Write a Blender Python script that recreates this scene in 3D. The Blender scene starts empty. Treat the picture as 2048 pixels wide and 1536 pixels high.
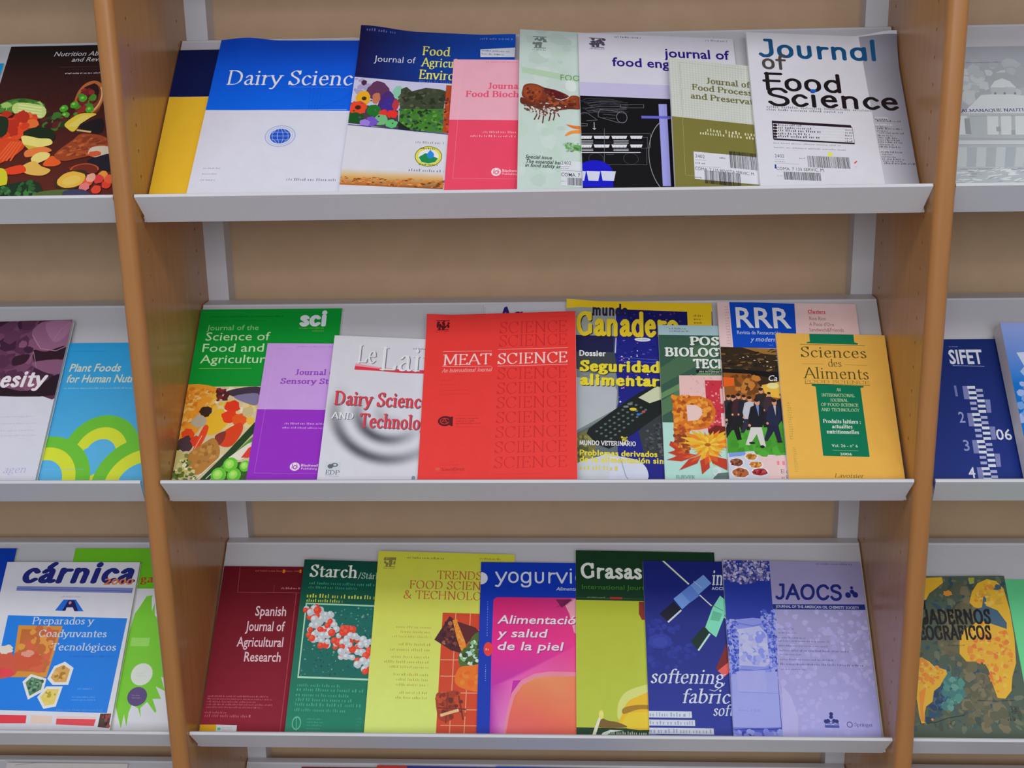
import bpy, bmesh, math, random
from mathutils import Matrix, Vector
from mathutils.geometry import delaunay_2d_cdt

# ------------------------------------------------------------------ camera, world, lamps, exposure
S = bpy.context.scene
COL = S.collection
cam = bpy.data.cameras.new('camera')
cam.sensor_width = 36.0
cam.lens = 36.0 * 2480.3 / 2048.0
cam.clip_start = 0.05
cam_ob = bpy.data.objects.new('camera', cam)
COL.objects.link(cam_ob)
cam_ob.matrix_world = Matrix(((0.998665, 0.005620, 0.051357, 0.058290), (0.048005, 0.266490, -0.962642, -1.518080), (-0.019096, 0.963821, 0.265864, 0.551680), (0.000000, 0.000000, 0.000000, 1.000000)))
S.camera = cam_ob

world = bpy.data.worlds.new('room_light')
S.world = world
world.use_nodes = True
wb = world.node_tree.nodes['Background']
wb.inputs['Color'].default_value = (0.90, 0.95, 1.0, 1)
wb.inputs['Strength'].default_value = 0.34


def area_lamp(name, loc, target, sx, sy, power, color):
    l = bpy.data.lights.new(name, 'AREA')
    l.shape = 'RECTANGLE'
    l.size, l.size_y, l.energy, l.color = sx, sy, power, color
    o = bpy.data.objects.new(name, l)
    COL.objects.link(o)
    o.location = loc
    o.rotation_euler = (Vector(target) - Vector(loc)).to_track_quat('-Z', 'Y').to_euler()
    return o


# fluorescent ceiling lamps over the aisle and the daylight side of the room behind the photographer
area_lamp('ceiling_lamp', (-1.0, -1.25, 1.72), (-1.0, -1.1, 0), 1.5, 0.4, 10.5, (1.0, 0.97, 0.93))
area_lamp('ceiling_lamp', (1.0, -1.25, 1.72), (1.0, -1.1, 0), 1.5, 0.4, 10.5, (1.0, 0.97, 0.93))
area_lamp('ceiling_lamp', (-1.0, -3.3, 1.72), (-1.0, -3.2, 0), 1.5, 0.4, 10.5, (1.0, 0.97, 0.93))
area_lamp('ceiling_lamp', (1.0, -3.3, 1.72), (1.0, -3.2, 0), 1.5, 0.4, 10.5, (1.0, 0.97, 0.93))
area_lamp('window_daylight', (0.2, -4.6, 1.45), (0.0, 0.1, 0.1), 3.2, 1.5, 66, (0.93, 0.96, 1.0))

S.view_settings.view_transform = 'Standard'
S.view_settings.look = 'None'
S.view_settings.exposure = -0.04
S.view_settings.gamma = 1.0
S.view_settings.use_curve_mapping = False
S.cycles.max_bounces = 8
S.cycles.use_denoising = True


# ------------------------------------------------------------------ materials
def lin(h):
    if not isinstance(h, tuple):
        h = (int(h[0:2], 16), int(h[2:4], 16), int(h[4:6], 16))
    return tuple(((c / 255) / 12.92 if c <= 10 else ((c / 255 + 0.055) / 1.055) ** 2.4)
                 for c in h)


def material(name, hexcol=None, rough=0.5, spec=0.5, metal=0.0):
    m = bpy.data.materials.new(name)
    m.use_nodes = True
    b = m.node_tree.nodes['Principled BSDF']
    if hexcol:
        b.inputs['Base Color'].default_value = lin(hexcol) + (1,)
    b.inputs['Roughness'].default_value = rough
    b.inputs['Specular IOR Level'].default_value = spec
    b.inputs['Metallic'].default_value = metal
    return m, m.node_tree.nodes, m.node_tree.links, b


def noise_mix(m, nodes, links, b, ca, cb, scale, stretch=(1, 1, 1), bump=0.0, detail=4):
    tc = nodes.new('ShaderNodeTexCoord')
    mp = nodes.new('ShaderNodeMapping')
    mp.inputs['Scale'].default_value = stretch
    nz = nodes.new('ShaderNodeTexNoise')
    nz.inputs['Scale'].default_value = scale
    nz.inputs['Detail'].default_value = detail
    rp = nodes.new('ShaderNodeValToRGB')
    rp.color_ramp.elements[0].position = 0.3
    rp.color_ramp.elements[1].position = 0.7
    rp.color_ramp.elements[0].color = lin(ca) + (1,)
    rp.color_ramp.elements[1].color = lin(cb) + (1,)
    links.new(tc.outputs['Object'], mp.inputs['Vector'])
    links.new(mp.outputs['Vector'], nz.inputs['Vector'])
    links.new(nz.outputs['Fac'], rp.inputs['Fac'])
    links.new(rp.outputs['Color'], b.inputs['Base Color'])
    if bump:
        bp = nodes.new('ShaderNodeBump')
        bp.inputs['Strength'].default_value = bump
        bp.inputs['Distance'].default_value = 0.0006
        links.new(nz.outputs['Fac'], bp.inputs['Height'])
        links.new(bp.outputs['Normal'], b.inputs['Normal'])


_w = material('beech_veneer', rough=0.26, spec=0.5)
noise_mix(*_w, 'b07c48', 'ba8650', 14, (6, 6, 0.55), 0.05)
WOOD = _w[0]
_w = material('beech_edge_lacquer', rough=0.36, spec=0.5)
noise_mix(*_w, 'ac7440', 'b47c48', 16, (6, 6, 0.5), 0.04)
WOOD_EDGE = _w[0]
_w = material('wall_paint', rough=0.85, spec=0.2)
noise_mix(*_w, 'c4a687', 'c9ab8c', 30, (1, 1, 1), 0.12)
PAINT = _w[0]
_w = material('white_powder_coat', rough=0.42, spec=0.45)
noise_mix(*_w, 'd2d2da', 'd6d6de', 420, (1, 1, 1), 0.05, 2)
METAL = _w[0]
_w = material('floor_tile', rough=0.5, spec=0.4)
noise_mix(*_w, '8a857e', '97928b', 3, (1, 1, 1))
FLOOR = _w[0]
_w = material('page_edges', rough=0.8, spec=0.2)
noise_mix(*_w, 'd8d4cc', 'e6e3dc', 60, (0.3, 0.3, 60), 0.05, 2)
PAGES = _w[0]


def print_material(name, rough, spec):
    m, nodes, links, b = material(name, None, rough, spec)
    at = nodes.new('ShaderNodeAttribute')
    at.attribute_name = 'ink'
    tc = nodes.new('ShaderNodeTexCoord')
    nz = nodes.new('ShaderNodeTexNoise')              # faint unevenness of the printed sheet
    nz.inputs['Scale'].default_value = 55
    nz.inputs['Detail'].default_value = 3
    mr = nodes.new('ShaderNodeMapRange')
    mr.inputs['To Min'].default_value = 0.955
    mr.inputs['To Max'].default_value = 1.045
    mx = nodes.new('ShaderNodeVectorMath')
    mx.operation = 'SCALE'
    links.new(tc.outputs['Object'], nz.inputs['Vector'])
    links.new(nz.outputs['Fac'], mr.inputs['Value'])
    links.new(at.outputs['Color'], mx.inputs[0])
    links.new(mr.outputs['Result'], mx.inputs['Scale'])
    links.new(mx.outputs['Vector'], b.inputs['Base Color'])
    return m


GLOSS = print_material('coated_cover_stock', 0.42, 0.30)
MATT = print_material('uncoated_cover_stock', 0.7, 0.2)


# ------------------------------------------------------------------ object helpers
def mesh_object(name, bm, mats, parent=None, smooth=False):
    me = bpy.data.meshes.new(name)
    bm.normal_update()
    bm.to_mesh(me)
    bm.free()
    for m in (mats if isinstance(mats, (list, tuple)) else [mats]):
        me.materials.append(m)
    if smooth:
        for p in me.polygons:
            p.use_smooth = True
    o = bpy.data.objects.new(name, me)
    COL.objects.link(o)
    if parent:
        o.parent = parent
    return o


def tag(o, label, category, group=None):
    o['label'] = label
    o['category'] = category
    if group:
        o['group'] = group


def structure(o):
    o['kind'] = 'structure'


def add_box(bm, x0, x1, y0, y1, z0, z1, mat=0):
    v = [bm.verts.new(p) for p in ((x0, y0, z0), (x1, y0, z0), (x1, y1, z0), (x0, y1, z0),
                                   (x0, y0, z1), (x1, y0, z1), (x1, y1, z1), (x0, y1, z1))]
    for q in ((3, 2, 1, 0), (4, 5, 6, 7), (0, 1, 5, 4), (1, 2, 6, 5), (2, 3, 7, 6), (3, 0, 4, 7)):
        f = bm.faces.new([v[i] for i in q])
        f.material_index = mat


# ------------------------------------------------------------------ stroke lettering (serif and monoline)
GLYPHS = {
'A': (64, '4,0 32,70;32,70 60,0;14,24 49,24', '4,0 60,0'),
'B': (58, '12,0 12,70;~12,68 34,68 46,59 44,45 34,38 12,37;~12,37 36,37 51,28 50,12 38,2 12,2', '12,0 12,70'),
'C': (64, '~56,56 46,66 34,69 18,62 9,48 8,32 15,12 30,1 46,4 57,15;56,50 56,68', ''),
'D': (70, '12,0 12,70;~12,68 34,68 54,56 60,36 54,14 34,2 12,2', '12,0 12,70'),
'E': (54, '12,0 12,70;12,68 46,68;46,68 46,57;12,37 36,37;36,31 36,43;12,2 47,2;47,2 49,13', '12,0 12,70'),
'F': (51, '12,0 12,70;12,68 46,68;46,68 46,57;12,37 36,37;36,31 36,43', '12,0 12,70'),
'G': (70, '~56,56 46,66 34,69 18,62 9,48 8,32 15,12 30,1 46,4 58,10;58,30 58,8;56,50 56,68', '58,32'),
'H': (72, '12,0 12,70;58,0 58,70;12,37 58,37', '12,0 12,70 58,0 58,70'),
'I': (32, '16,0 16,70', '16,0 16,70'),
'J': (40, '~24,70 24,40 24,14 18,2 6,-1', '24,70'),
'L': (54, '12,0 12,70;12,2 46,2;46,2 48,14', '12,0 12,70'),
'M': (84, '12,0 14,70;14,70 42,8;42,8 68,70;70,70 72,0', '12,0 72,0 10,70 74,70'),
'N': (74, '14,0 14,70;14,70 60,0;60,0 60,70', '14,0 11,70 60,70'),
'O': (74, '~36,69 16,60 8,36 16,10 36,1 56,10 64,36 56,60 z', ''),
'P': (56, '12,0 12,70;~12,68 36,68 50,58 49,42 36,33 12,33', '12,0 12,70'),
'Q': (74, '~36,69 16,60 8,36 16,10 36,1 56,10 64,36 56,60 z;34,6 60,-12', ''),
'R': (62, '12,0 12,70;~12,68 36,68 48,59 47,44 36,35 12,35;28,35 55,0', '12,0 12,70 57,0'),
'S': (52, '~43,58 34,68 22,68 11,58 14,46 27,37 40,28 43,14 34,3 20,1 8,13;44,52 44,69;7,2 7,18', ''),
'T': (62, '31,0 31,70;4,68 58,68;4,68 4,56;58,68 58,56', '31,0'),
'U': (70, '~12,70 12,44 12,20 20,4 35,1 50,4 58,20 58,44 58,70', '12,70 58,70'),
'V': (66, '4,70 33,0;33,0 62,70', '4,70 62,70'),
'Y': (62, '31,0 31,30;4,70 31,30;31,30 58,70', '31,0 4,70 58,70'),
'&': (72, '~62,34 50,10 30,0 12,8 12,24 30,38 42,52 38,66 26,68 20,56 28,40 46,16 66,2', ''),
'a': (46, '~11,36 19,45 29,44 33,34 33,20 33,8 38,1 45,4;~33,27 20,24 9,14 12,3 22,1 33,10', ''),
'b': (52, '10,72 10,3;~10,36 22,46 36,42 44,24 36,6 22,0 10,8', '7,72'),
'c': (44, '~38,36 28,45 16,41 8,24 14,6 26,0 39,9', ''),
'd': (52, '42,72 42,0;~42,36 30,46 16,42 8,24 14,5 28,0 42,10', '39,72 45,0'),
'e': (46, '9,26 38,26;~38,26 34,41 24,46 12,38 8,22 15,5 27,0 39,9', ''),
'f': (32, '~37,66 29,71 20,66 16,52 16,30 16,0;5,45 32,45', '16,0'),
'g': (48, '~22,46 10,41 8,33 12,24 22,20 33,25 35,33 32,41 z;32,42 45,46;~18,21 10,13 18,6 36,3 42,-8 30,-19 12,-17 7,-8 16,4', ''),
'h': (54, '12,0 12,72;~12,34 22,44 34,44 41,34 41,16 41,0', '12,0 41,0 9,72'),
'i': (27, '13,0 13,46', '13,0 10,46', (13, 63)),
'j': (27, '~14,46 14,20 14,-6 8,-17 -1,-18', '11,46', (14, 63)),
'k': (52, '12,0 12,72;12,20 40,46;22,28 44,0', '12,0 45,0 9,72'),
'l': (27, '13,0 13,72', '13,0 10,72'),
'm': (80, '12,0 12,46;~12,34 22,44 32,44 39,34 39,16 39,0;~39,34 49,44 59,44 66,34 66,16 66,0', '12,0 39,0 66,0 9,46'),
'n': (54, '12,0 12,46;~12,34 22,44 34,44 41,34 41,16 41,0', '12,0 41,0 9,46'),
'o': (50, '~25,46 12,39 8,23 12,7 25,0 38,7 42,23 38,39 z', ''),
'p': (52, '10,46 10,-20;~10,36 22,46 36,42 44,24 36,6 22,0 10,8', '10,-20 7,46'),
'q': (52, '42,46 42,-20;~42,36 30,46 16,42 8,24 14,5 28,0 42,10', '42,-20'),
'r': (38, '12,0 12,46;~12,30 20,42 34,43', '12,0 9,46'),
's': (38, '~31,37 22,45 12,42 10,33 20,25 30,16 30,5 18,0 8,9', ''),
't': (32, '~15,60 15,36 15,10 20,1 31,5;5,45 30,45', ''),
'u': (54, '~12,46 12,26 12,12 18,1 30,2 40,14;40,46 40,0', '9,46 37,46 43,0'),
'v': (48, '4,46 24,0;24,0 44,46', '4,46 44,46'),
'w': (70, '4,46 20,0;20,0 35,44;35,44 50,0;50,0 66,46', '4,46 66,46'),
'x': (48, '5,46 42,0;42,46 5,0', '5,46 42,46 5,0 42,0'),
'y': (48, '4,46 25,2;~44,46 24,0 14,-18 4,-17', '4,46 44,46'),
'z': (44, '7,45 38,45;38,45 7,1;7,1 39,1', ''),
' ': (26, '', ''), '.': (22, '', '', (11, 4)), ':': (24, '', '', (12, 36), (12, 4)),
'-': (34, '6,24 28,24', ''), '/': (36, '4,-6 32,74', ''), ',': (22, '12,4 8,-8', ''),
}
ACCENT = {'\u00e4': 'a', '\u00e1': 'a', '\u00f3': 'o', '\u00e9': 'e', '\u00ed': 'i', '\u00c1': 'A'}
MONO_ALT = {'a': (52, '42,46 42,0;~25,46 12,39 8,23 12,7 25,0 38,7 42,23 38,39 z', ''),
            'g': (52, '~42,46 42,20 42,-6 34,-18 14,-18 9,-10;~25,46 12,39 8,23 12,7 25,0 38,7 42,23 38,39 z', ''),
            'u': (54, '~12,46 12,24 13,10 20,1 32,1 40,10 41,24 41,46', ''),
            'l': (24, '12,0 12,72', ''), 'J': (46, '20,69 34,69;~34,69 34,40 34,16 26,3 12,1 4,8', ''),
            'S': (56, '~48,58 38,69 20,69 9,60 12,45 28,38 46,30 50,14 40,2 20,1 8,12', ''),
            'C': (64, '~56,56 46,66 34,69 18,62 9,48 8,32 15,12 30,1 46,4 57,15', ''),
            'F': (52, '12,0 12,70;10,68 48,68;4,37 42,37', ''), 'i': (25, '12,0 12,46', '', (12, 63))}


def smooth_path(pts, closed, n=4):
    out = []
    m = len(pts)
    segs = m if closed else m - 1
    for i in range(segs):
        if closed:
            a, b, c, d = (pts[(i + k) % m] for k in (-1, 0, 1, 2))
        else:
            b, c = pts[i], pts[i + 1]
            a = pts[i - 1] if i else (2 * b[0] - c[0], 2 * b[1] - c[1])
            d = pts[i + 2] if i + 2 < m else (2 * c[0] - b[0], 2 * c[1] - b[1])
        for k in range(n):
            t = k / n
            out.append(tuple(0.5 * (2 * b[j] + (c[j] - a[j]) * t + (2 * a[j] - 5 * b[j] + 4 * c[j] - d[j]) * t * t
                                    + (3 * b[j] - a[j] - 3 * c[j] + d[j]) * t ** 3) for j in (0, 1)))
    out.append(out[0] if closed else pts[-1])
    return out


def hull(pts):
    pts = sorted(set(pts))
    if len(pts) < 3:
        return pts
    def half(ps):
        h = []
        for p in ps:
            while len(h) > 1 and (h[-1][0] - h[-2][0]) * (p[1] - h[-2][1]) - (h[-1][1] - h[-2][1]) * (p[0] - h[-2][0]) <= 1e-12:
                h.pop()
            h.append(p)
        return h[:-1]
    return half(pts) + half(pts[::-1])


def merge(faces):
    """one flat shape without overlaps out of the strokes of a letter"""
    co, fs = [], []
    for f in faces:
        if sum(f[i - 1][0] * f[i][1] - f[i][0] * f[i - 1][1] for i in range(len(f))) < 0:
            f = f[::-1]
        fs.append(list(range(len(co), len(co) + len(f))))
        co += [Vector(p) for p in f]
    v, _, tri, _, _, src = delaunay_2d_cdt(co, [], fs, 1, 0.02)
    return [[tuple(v[i]) for i in tr] for tr, s in zip(tri, src) if s]


LETTERS = {}


def stroke_text(text, stem, hair, ang, serif, mono):
    """faces of a lettered line in units of cap height 70, and the advance after every letter"""
    ca, sa = math.cos(ang), math.sin(ang)
    nib = []
    for k in range(8):
        t = 2 * math.pi * (k + 0.5) / 8
        x, y = stem / 2 * math.cos(t) * 1.05, hair / 2 * math.sin(t) * 1.05
        nib.append((x * ca - y * sa, x * sa + y * ca))
    faces, ends, X = [], [], 0.0
    for ch in text:
        base = ACCENT.get(ch, ch)
        key = (ch, stem, hair, ang, serif, mono)
        if key in LETTERS:
            adv, shape = LETTERS[key]
            faces += [[(p[0] + X, p[1]) for p in f] for f in shape]
            X += adv
            ends.append(X)
            continue
        all_faces, faces, x_run, X = faces, [], X, 0.0
        g = (MONO_ALT.get(base) if mono else None) or GLYPHS.get(base) or GLYPHS.get(base.lower()) or GLYPHS['o']
        strokes = [s for s in g[1].split(';') if s]
        if ch in ACCENT:
            hi = 78 if ch.isupper() else 54
            strokes.append('%d,%d %d,%d' % (g[0] // 2 - 2, hi, g[0] // 2 + 9, hi + 13))
        for s in strokes:
            sm = s[0] == '~'
            toks = s.lstrip('~').split()
            closed = toks[-1] == 'z'
            if closed:
                toks = toks[:-1]
            pts = [tuple(float(c) for c in t.split(',')) for t in toks]
            if sm:
                pts = smooth_path(pts, closed)
            for p, q in zip(pts[:-1], pts[1:]):
                h = hull([(X + p[0] + n[0], p[1] + n[1]) for n in nib] + [(X + q[0] + n[0], q[1] + n[1]) for n in nib])
                if len(h) > 2:
                    faces.append(h)
        if serif:
            for t in g[2].split():
                x, y = (float(c) for c in t.split(','))
                hw, th = stem * 0.5 + serif, max(hair, 3.2)
                y0 = y if y in (0.0, -20.0) else y - th
                faces.append([(X + x - hw, y0), (X + x + hw, y0), (X + x + hw, y0 + th), (X + x - hw, y0 + th)])
        for d in g[3:]:
            r = max(stem * 0.56, 4)
            faces.append([(X + d[0] + r * math.cos(k * math.pi / 5), d[1] + r * math.sin(k * math.pi / 5)) for k in range(10)])
        adv = g[0] + (stem - 8) * 0.5
        LETTERS[key] = (adv, merge(faces) if faces else [])
        faces = all_faces + [[(p[0] + x_run, p[1]) for p in f] for f in LETTERS[key][1]]
        X = x_run + adv
        ends.append(X)
    return faces, ends


def font_text(text, bold, n_vis):
    """faces of a line in the built-in sans face, scaled to cap height 70"""
    def run(t):
        cu = bpy.data.curves.new('line', 'FONT')
        cu.body = t
        cu.size = 100
        cu.offset = bold
        cu.resolution_u = 2
        ob = bpy.data.objects.new('line', cu)
        COL.objects.link(ob)
        bpy.context.view_layer.update()
        me = ob.to_mesh()
        fs = [[tuple(me.vertices[i].co[:2]) for i in p.vertices] for p in me.polygons]
        ob.to_mesh_clear()
        bpy.data.objects.remove(ob)
        bpy.data.curves.remove(cu)
        return fs
    fs = run(text)
    vis = fs if n_vis >= len(text) else run(text[:n_vis])
    xs = [p[0] for f in vis for p in f]
    return fs, min(xs), max(xs)


FONT_CAP = None


def text_faces(font, text, n_vis, x, y, cap, width, weight, shear):
    """lay a line out so that its first n_vis letters fill [x, x+width] on baseline y with capitals of height cap"""
    global FONT_CAP
    if font == 's':
        if FONT_CAP is None:
            f0, _, _ = font_text('H', 0, 1)
            FONT_CAP = max(p[1] for f in f0 for p in f)
        fs, xa, xb = font_text(text, weight, n_vis)
        ky = cap / FONT_CAP
    else:
        stem, hair, ang, serif, mono = {'r': (10, 3.2, 0.3, 6, False), 'R': (14, 4.5, 0.25, 6, False),
                                        'L': (8, 2.6, 0.3, 5, False), 'H': (15, 11.5, 0.0, 0, False), 'B': (18, 8, 0.1, 6, False),
                                        'm': (7.5, 7.5, 0, 0, True), 'M': (10.5, 10.5, 0, 0, True)}[font]
        fs, ends = stroke_text(text, stem + weight, hair + weight * (1 if mono else 0.3), ang, serif, mono)
        vis, _ = stroke_text(text[:n_vis], stem + weight, hair + weight * (1 if mono else 0.3), ang, serif, mono)
        xs = [p[0] for f in vis for p in f]
        xa, xb = min(xs), max(xs)
        ky = cap / 70.0
    kx = width / (xb - xa)
    return [[(x + (p[0] - xa) * kx + p[1] * ky * shear, y + p[1] * ky) for p in f] for f in fs]


# ------------------------------------------------------------------ printed covers (all sizes in mm on the cover)
class Cover:
    def __init__(self, w, h, paper):
        self.w, self.h = w, h
        self.faces = []                # (layer, points, colours)
        self.boxes = []
        self.paper = paper

    def clip(self, pts):
        for axis, lim, sgn in ((0, 0.0, 1), (0, self.w, -1), (1, 0.0, 1), (1, self.h, -1)):
            out = []
            for i in range(len(pts)):
                a, b = pts[i - 1], pts[i]
                da, db = sgn * (a[axis] - lim), sgn * (b[axis] - lim)
                if (da >= 0) != (db >= 0):
                    t = da / (da - db)
                    out.append(tuple(a[k] + (b[k] - a[k]) * t for k in range(5)))
                if db >= 0:
                    out.append(b)
            pts = out
            if len(pts) < 3:
                return []
        return pts

    def put(self, polys):
        """polys: lists of (x, y, r, g, b); they share one ink layer above whatever they cover"""
        polys = [q for q in (self.clip(p) for p in polys) if q]
        if not polys:
            return
        bb = (min(v[0] for p in polys for v in p), min(v[1] for p in polys for v in p),
              max(v[0] for p in polys for v in p), max(v[1] for p in polys for v in p))
        L = 0
        for b in self.boxes:
            if b[4] > L and b[0] < bb[2] and b[2] > bb[0] and b[1] < bb[3] and b[3] > bb[1]:
                L = b[4]
        L += 1
        self.boxes.append(bb + (L,))
        for p in polys:
            self.faces.append((L, p))

    def flat(self, polys, col):
        c = lin(col)
        self.put([[(x, y) + c for x, y in p] for p in polys])

    # --- the drawing commands used by the cover data
    def p(self, col, *xy):
        self.flat([list(zip(xy[0::2], xy[1::2]))], col)

    def s(self, col, *xy):                             # soft-cornered patch
        self.flat([smooth_path(list(zip(xy[0::2], xy[1::2])), True, 4)[:-1]], col)

    def r(self, col, x0, y0, x1, y1):
        self.flat([[(x0, y0), (x1, y0), (x1, y1), (x0, y1)]], col)

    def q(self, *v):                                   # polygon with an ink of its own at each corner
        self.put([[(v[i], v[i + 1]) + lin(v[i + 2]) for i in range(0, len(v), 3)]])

    def e(self, col, cx, cy, rx, ry, rot=0.0, n=18, wob=0.0, seed=0):
        rnd = random.Random(seed)
        c, s = math.cos(rot), math.sin(rot)
        pts = []
        for k in range(n):
            t = 2 * math.pi * k / n
            f = 1 + wob * rnd.uniform(-1, 1)
            x, y = rx * f * math.cos(t), ry * f * math.sin(t)
            pts.append((cx + x * c - y * s, cy + x * s + y * c))
        self.flat([pts], col)

    def o(self, col, cx, cy, rx, ry, wid, a0=0.0, a1=360.0, n=40):   # ring or arc
        ps = []
        for k in range(n):
            t0, t1 = (math.radians(a0 + (a1 - a0) * (k + j) / n) for j in (0, 1))
            kx, ky = rx - wid, ry - wid * ry / max(rx, 1e-6)
            ps.append([(cx + rx * math.cos(t0), cy + ry * math.sin(t0)), (cx + rx * math.cos(t1), cy + ry * math.sin(t1)),
                       (cx + kx * math.cos(t1), cy + ky * math.sin(t1)), (cx + kx * math.cos(t0), cy + ky * math.sin(t0))])
        self.flat(ps, col)

    def l(self, col, wid, *xy):                        # ruled or drawn line
        pts = list(zip(xy[0::2], xy[1::2]))
        ps = []
        for (ax, ay), (bx, by) in zip(pts[:-1], pts[1:]):
            d = math.hypot(bx - ax, by - ay) or 1
            nx, ny = -(by - ay) / d * wid / 2, (bx - ax) / d * wid / 2
            ps.append([(ax + nx, ay + ny), (ax - nx, ay - ny), (bx - nx, by - ny), (bx + nx, by + ny)])
        self.flat(ps, col)

    def t(self, font, text, n_vis, col, x, y, cap, width, weight=0.0, shear=0.0):
        fs = text_faces(font, text, n_vis, x, y, cap, width, weight, shear)
        self.flat([f if sum(f[i - 1][0] * f[i][1] - f[i][0] * f[i - 1][1] for i in range(len(f))) > 0 else f[::-1]
                   for f in fs], col)

    def k(self, col, x0, y0, x1, y1, rows, seed, fill=0.5, align=0):   # lines of print too small to read
        rnd = random.Random(seed)
        ps = []
        ph = (y1 - y0) / rows
        for i in range(rows):
            yb = y1 - (i + 1) * ph + ph * (1 - fill) / 2
            full = (x1 - x0) * (rnd.uniform(0.72, 1.0) if rows > 1 else 1)
            xs = x0 if align == 0 else (x1 - full if align == 2 else (x0 + x1 - full) / 2)
            x, end = xs, xs + full
            while x < end - 0.4:
                wl = min(rnd.uniform(1.6, 5.2) * ph * 0.5, end - x)
                n = max(1, int(wl / (ph * fill * 0.62)))
                for c in range(n):                    # letters: short upright marks, some taller, joined by a thin line
                    xa = x + wl * c / n
                    xb = xa + wl / n * rnd.uniform(0.3, 0.52)
                    up = ph * fill * (1.0 if rnd.random() < 0.28 else 0.68)
                    ps.append([(xa, yb), (xb, yb), (xb, yb + up), (xa, yb + up)])
                x += wl + ph * 0.24
        self.flat(ps, col)

    def bar(self, col, x0, y0, x1, y1, seed):          # bar code
        rnd = random.Random(seed)
        ps, x = [], x0
        while x < x1:
            wl = rnd.choice((0.25, 0.25, 0.5, 0.75))
            ps.append([(x, y0), (min(x + wl, x1), y0), (min(x + wl, x1), y1), (x, y1)])
            x += wl + rnd.choice((0.3, 0.3, 0.5, 0.8))
        self.flat(ps, col)

    def sc(self, cols, n, r0, r1, seed, *xy, asp=1.0, rot=None):  # small irregular patches strewn inside an outline
        rnd = random.Random(seed)
        poly = list(zip(xy[0::2], xy[1::2]))
        xs, ys = [p[0] for p in poly], [p[1] for p in poly]
        done = 0
        tries = 0
        while done < n and tries < n * 30:
            tries += 1
            x, y = rnd.uniform(min(xs), max(xs)), rnd.uniform(min(ys), max(ys))
            ins = False
            for i in range(len(poly)):
                (ax, ay), (bx, by) = poly[i - 1], poly[i]
                if (ay > y) != (by > y) and x < (bx - ax) * (y - ay) / (by - ay) + ax:
                    ins = not ins
            if not ins:
                continue
            r = rnd.uniform(r0, r1)
            self.e(rnd.choice(cols), x, y, r, r * asp, rnd.uniform(0, 6.28) if rot is None else rot + rnd.uniform(-0.25, 0.25),
                   7, 0.28, rnd.random())
            done += 1

    def ripple(self, cx, cy, rx, ry, dark, light):     # round waves on milk
        a, b = lin(dark), lin(light)
        NR, NT = 40, 48
        def ink(i, j):
            r, th = i / NR, 2 * math.pi * j / NT
            wave = 0.5 - 0.5 * math.cos(r * 2 * math.pi * 3.1)
            side = max(0.0, -math.sin(th) * 0.75 + (-math.cos(th)) * 0.45)
            k = min(1.0, wave * side * (1.15 if r < 0.97 else 0)) * min(1, r * 2.2)
            return tuple(b[c] + (a[c] - b[c]) * k for c in range(3))
        ps = []
        for i in range(NR):
            for j in range(NT):
                q = []
                for ii, jj in ((i, j), (i + 1, j), (i + 1, j + 1), (i, j + 1)):
                    if i == 0 and (ii, jj) == (0, j + 1):
                        continue
                    t = 2 * math.pi * jj / NT
                    q.append((cx + rx * ii / NR * math.cos(t), cy + ry * ii / NR * math.sin(t)) + ink(ii, jj))
                ps.append(q)
        self.put(ps)

    def tree(self, col, x0, y0, x1, y1, seed):         # publisher's tree emblem
        w, h = x1 - x0, y1 - y0
        self.r(col, x0, y0 + h * 0.94, x1, y1)
        self.sc([col], 26, w * 0.07, w * 0.13, seed, x0 + w * .04, y0 + h * 0.42, x1 - w * .04, y0 + h * 0.42, x1 - w * .04, y0 + h * 0.92, x0 + w * .04, y0 + h * 0.92)
        self.p(col, x0 + w * .45, y0 + h * .2, x0 + w * .62, y0 + h * .2, x0 + w * .66, y0 + h * .5, x0 + w * .40, y0 + h * .5)
        self.e(col, x0 + w * .25, y0 + h * .3, w * .09, h * .12)
        self.l(col, h * .05, x0 + w * .08, y0 + h * .19, x1 - w * .05, y0 + h * .19)
        self.k(col, x0, y0, x1, y0 + h * .12, 1, seed, 0.8)


def warp_fn(terms, w, h):
    """bend of the limp magazine: sum of (corner_x, corner_y, reach_x, reach_y, lift) bumps, mm"""
    def f(x, y):
        z = 0.0
        for cx, cy, rx, ry, lift in terms:
            a = max(0.0, 1 - abs(x - cx * w) / rx)
            b = max(0.0, 1 - abs(y - cy * h) / ry)
            z += lift * (a * a * (3 - 2 * a)) * (b * b)
        return z
    return f


def bend(bm, terms, w, h):
    """cut the sheet finely where it curls and lift it"""
    if not terms:
        return
    for k in range(1, int(w / 3) + 1):
        if not any(abs(k * 3 - c[0] * w) < c[2] + 3 for c in terms):
            continue
        bmesh.ops.bisect_plane(bm, geom=bm.verts[:] + bm.edges[:] + bm.faces[:], plane_co=(k * 3, 0, 0), plane_no=(1, 0, 0))
    for k in range(1, int(h / 3) + 1):
        if h - k * 3 < 76:
            bmesh.ops.bisect_plane(bm, geom=bm.verts[:] + bm.edges[:] + bm.faces[:], plane_co=(0, k * 3, 0), plane_no=(0, 1, 0))
    f = warp_fn(terms, w, h)
    for v in bm.verts:
        v.co.z += f(v.co.x, v.co.y)


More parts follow.
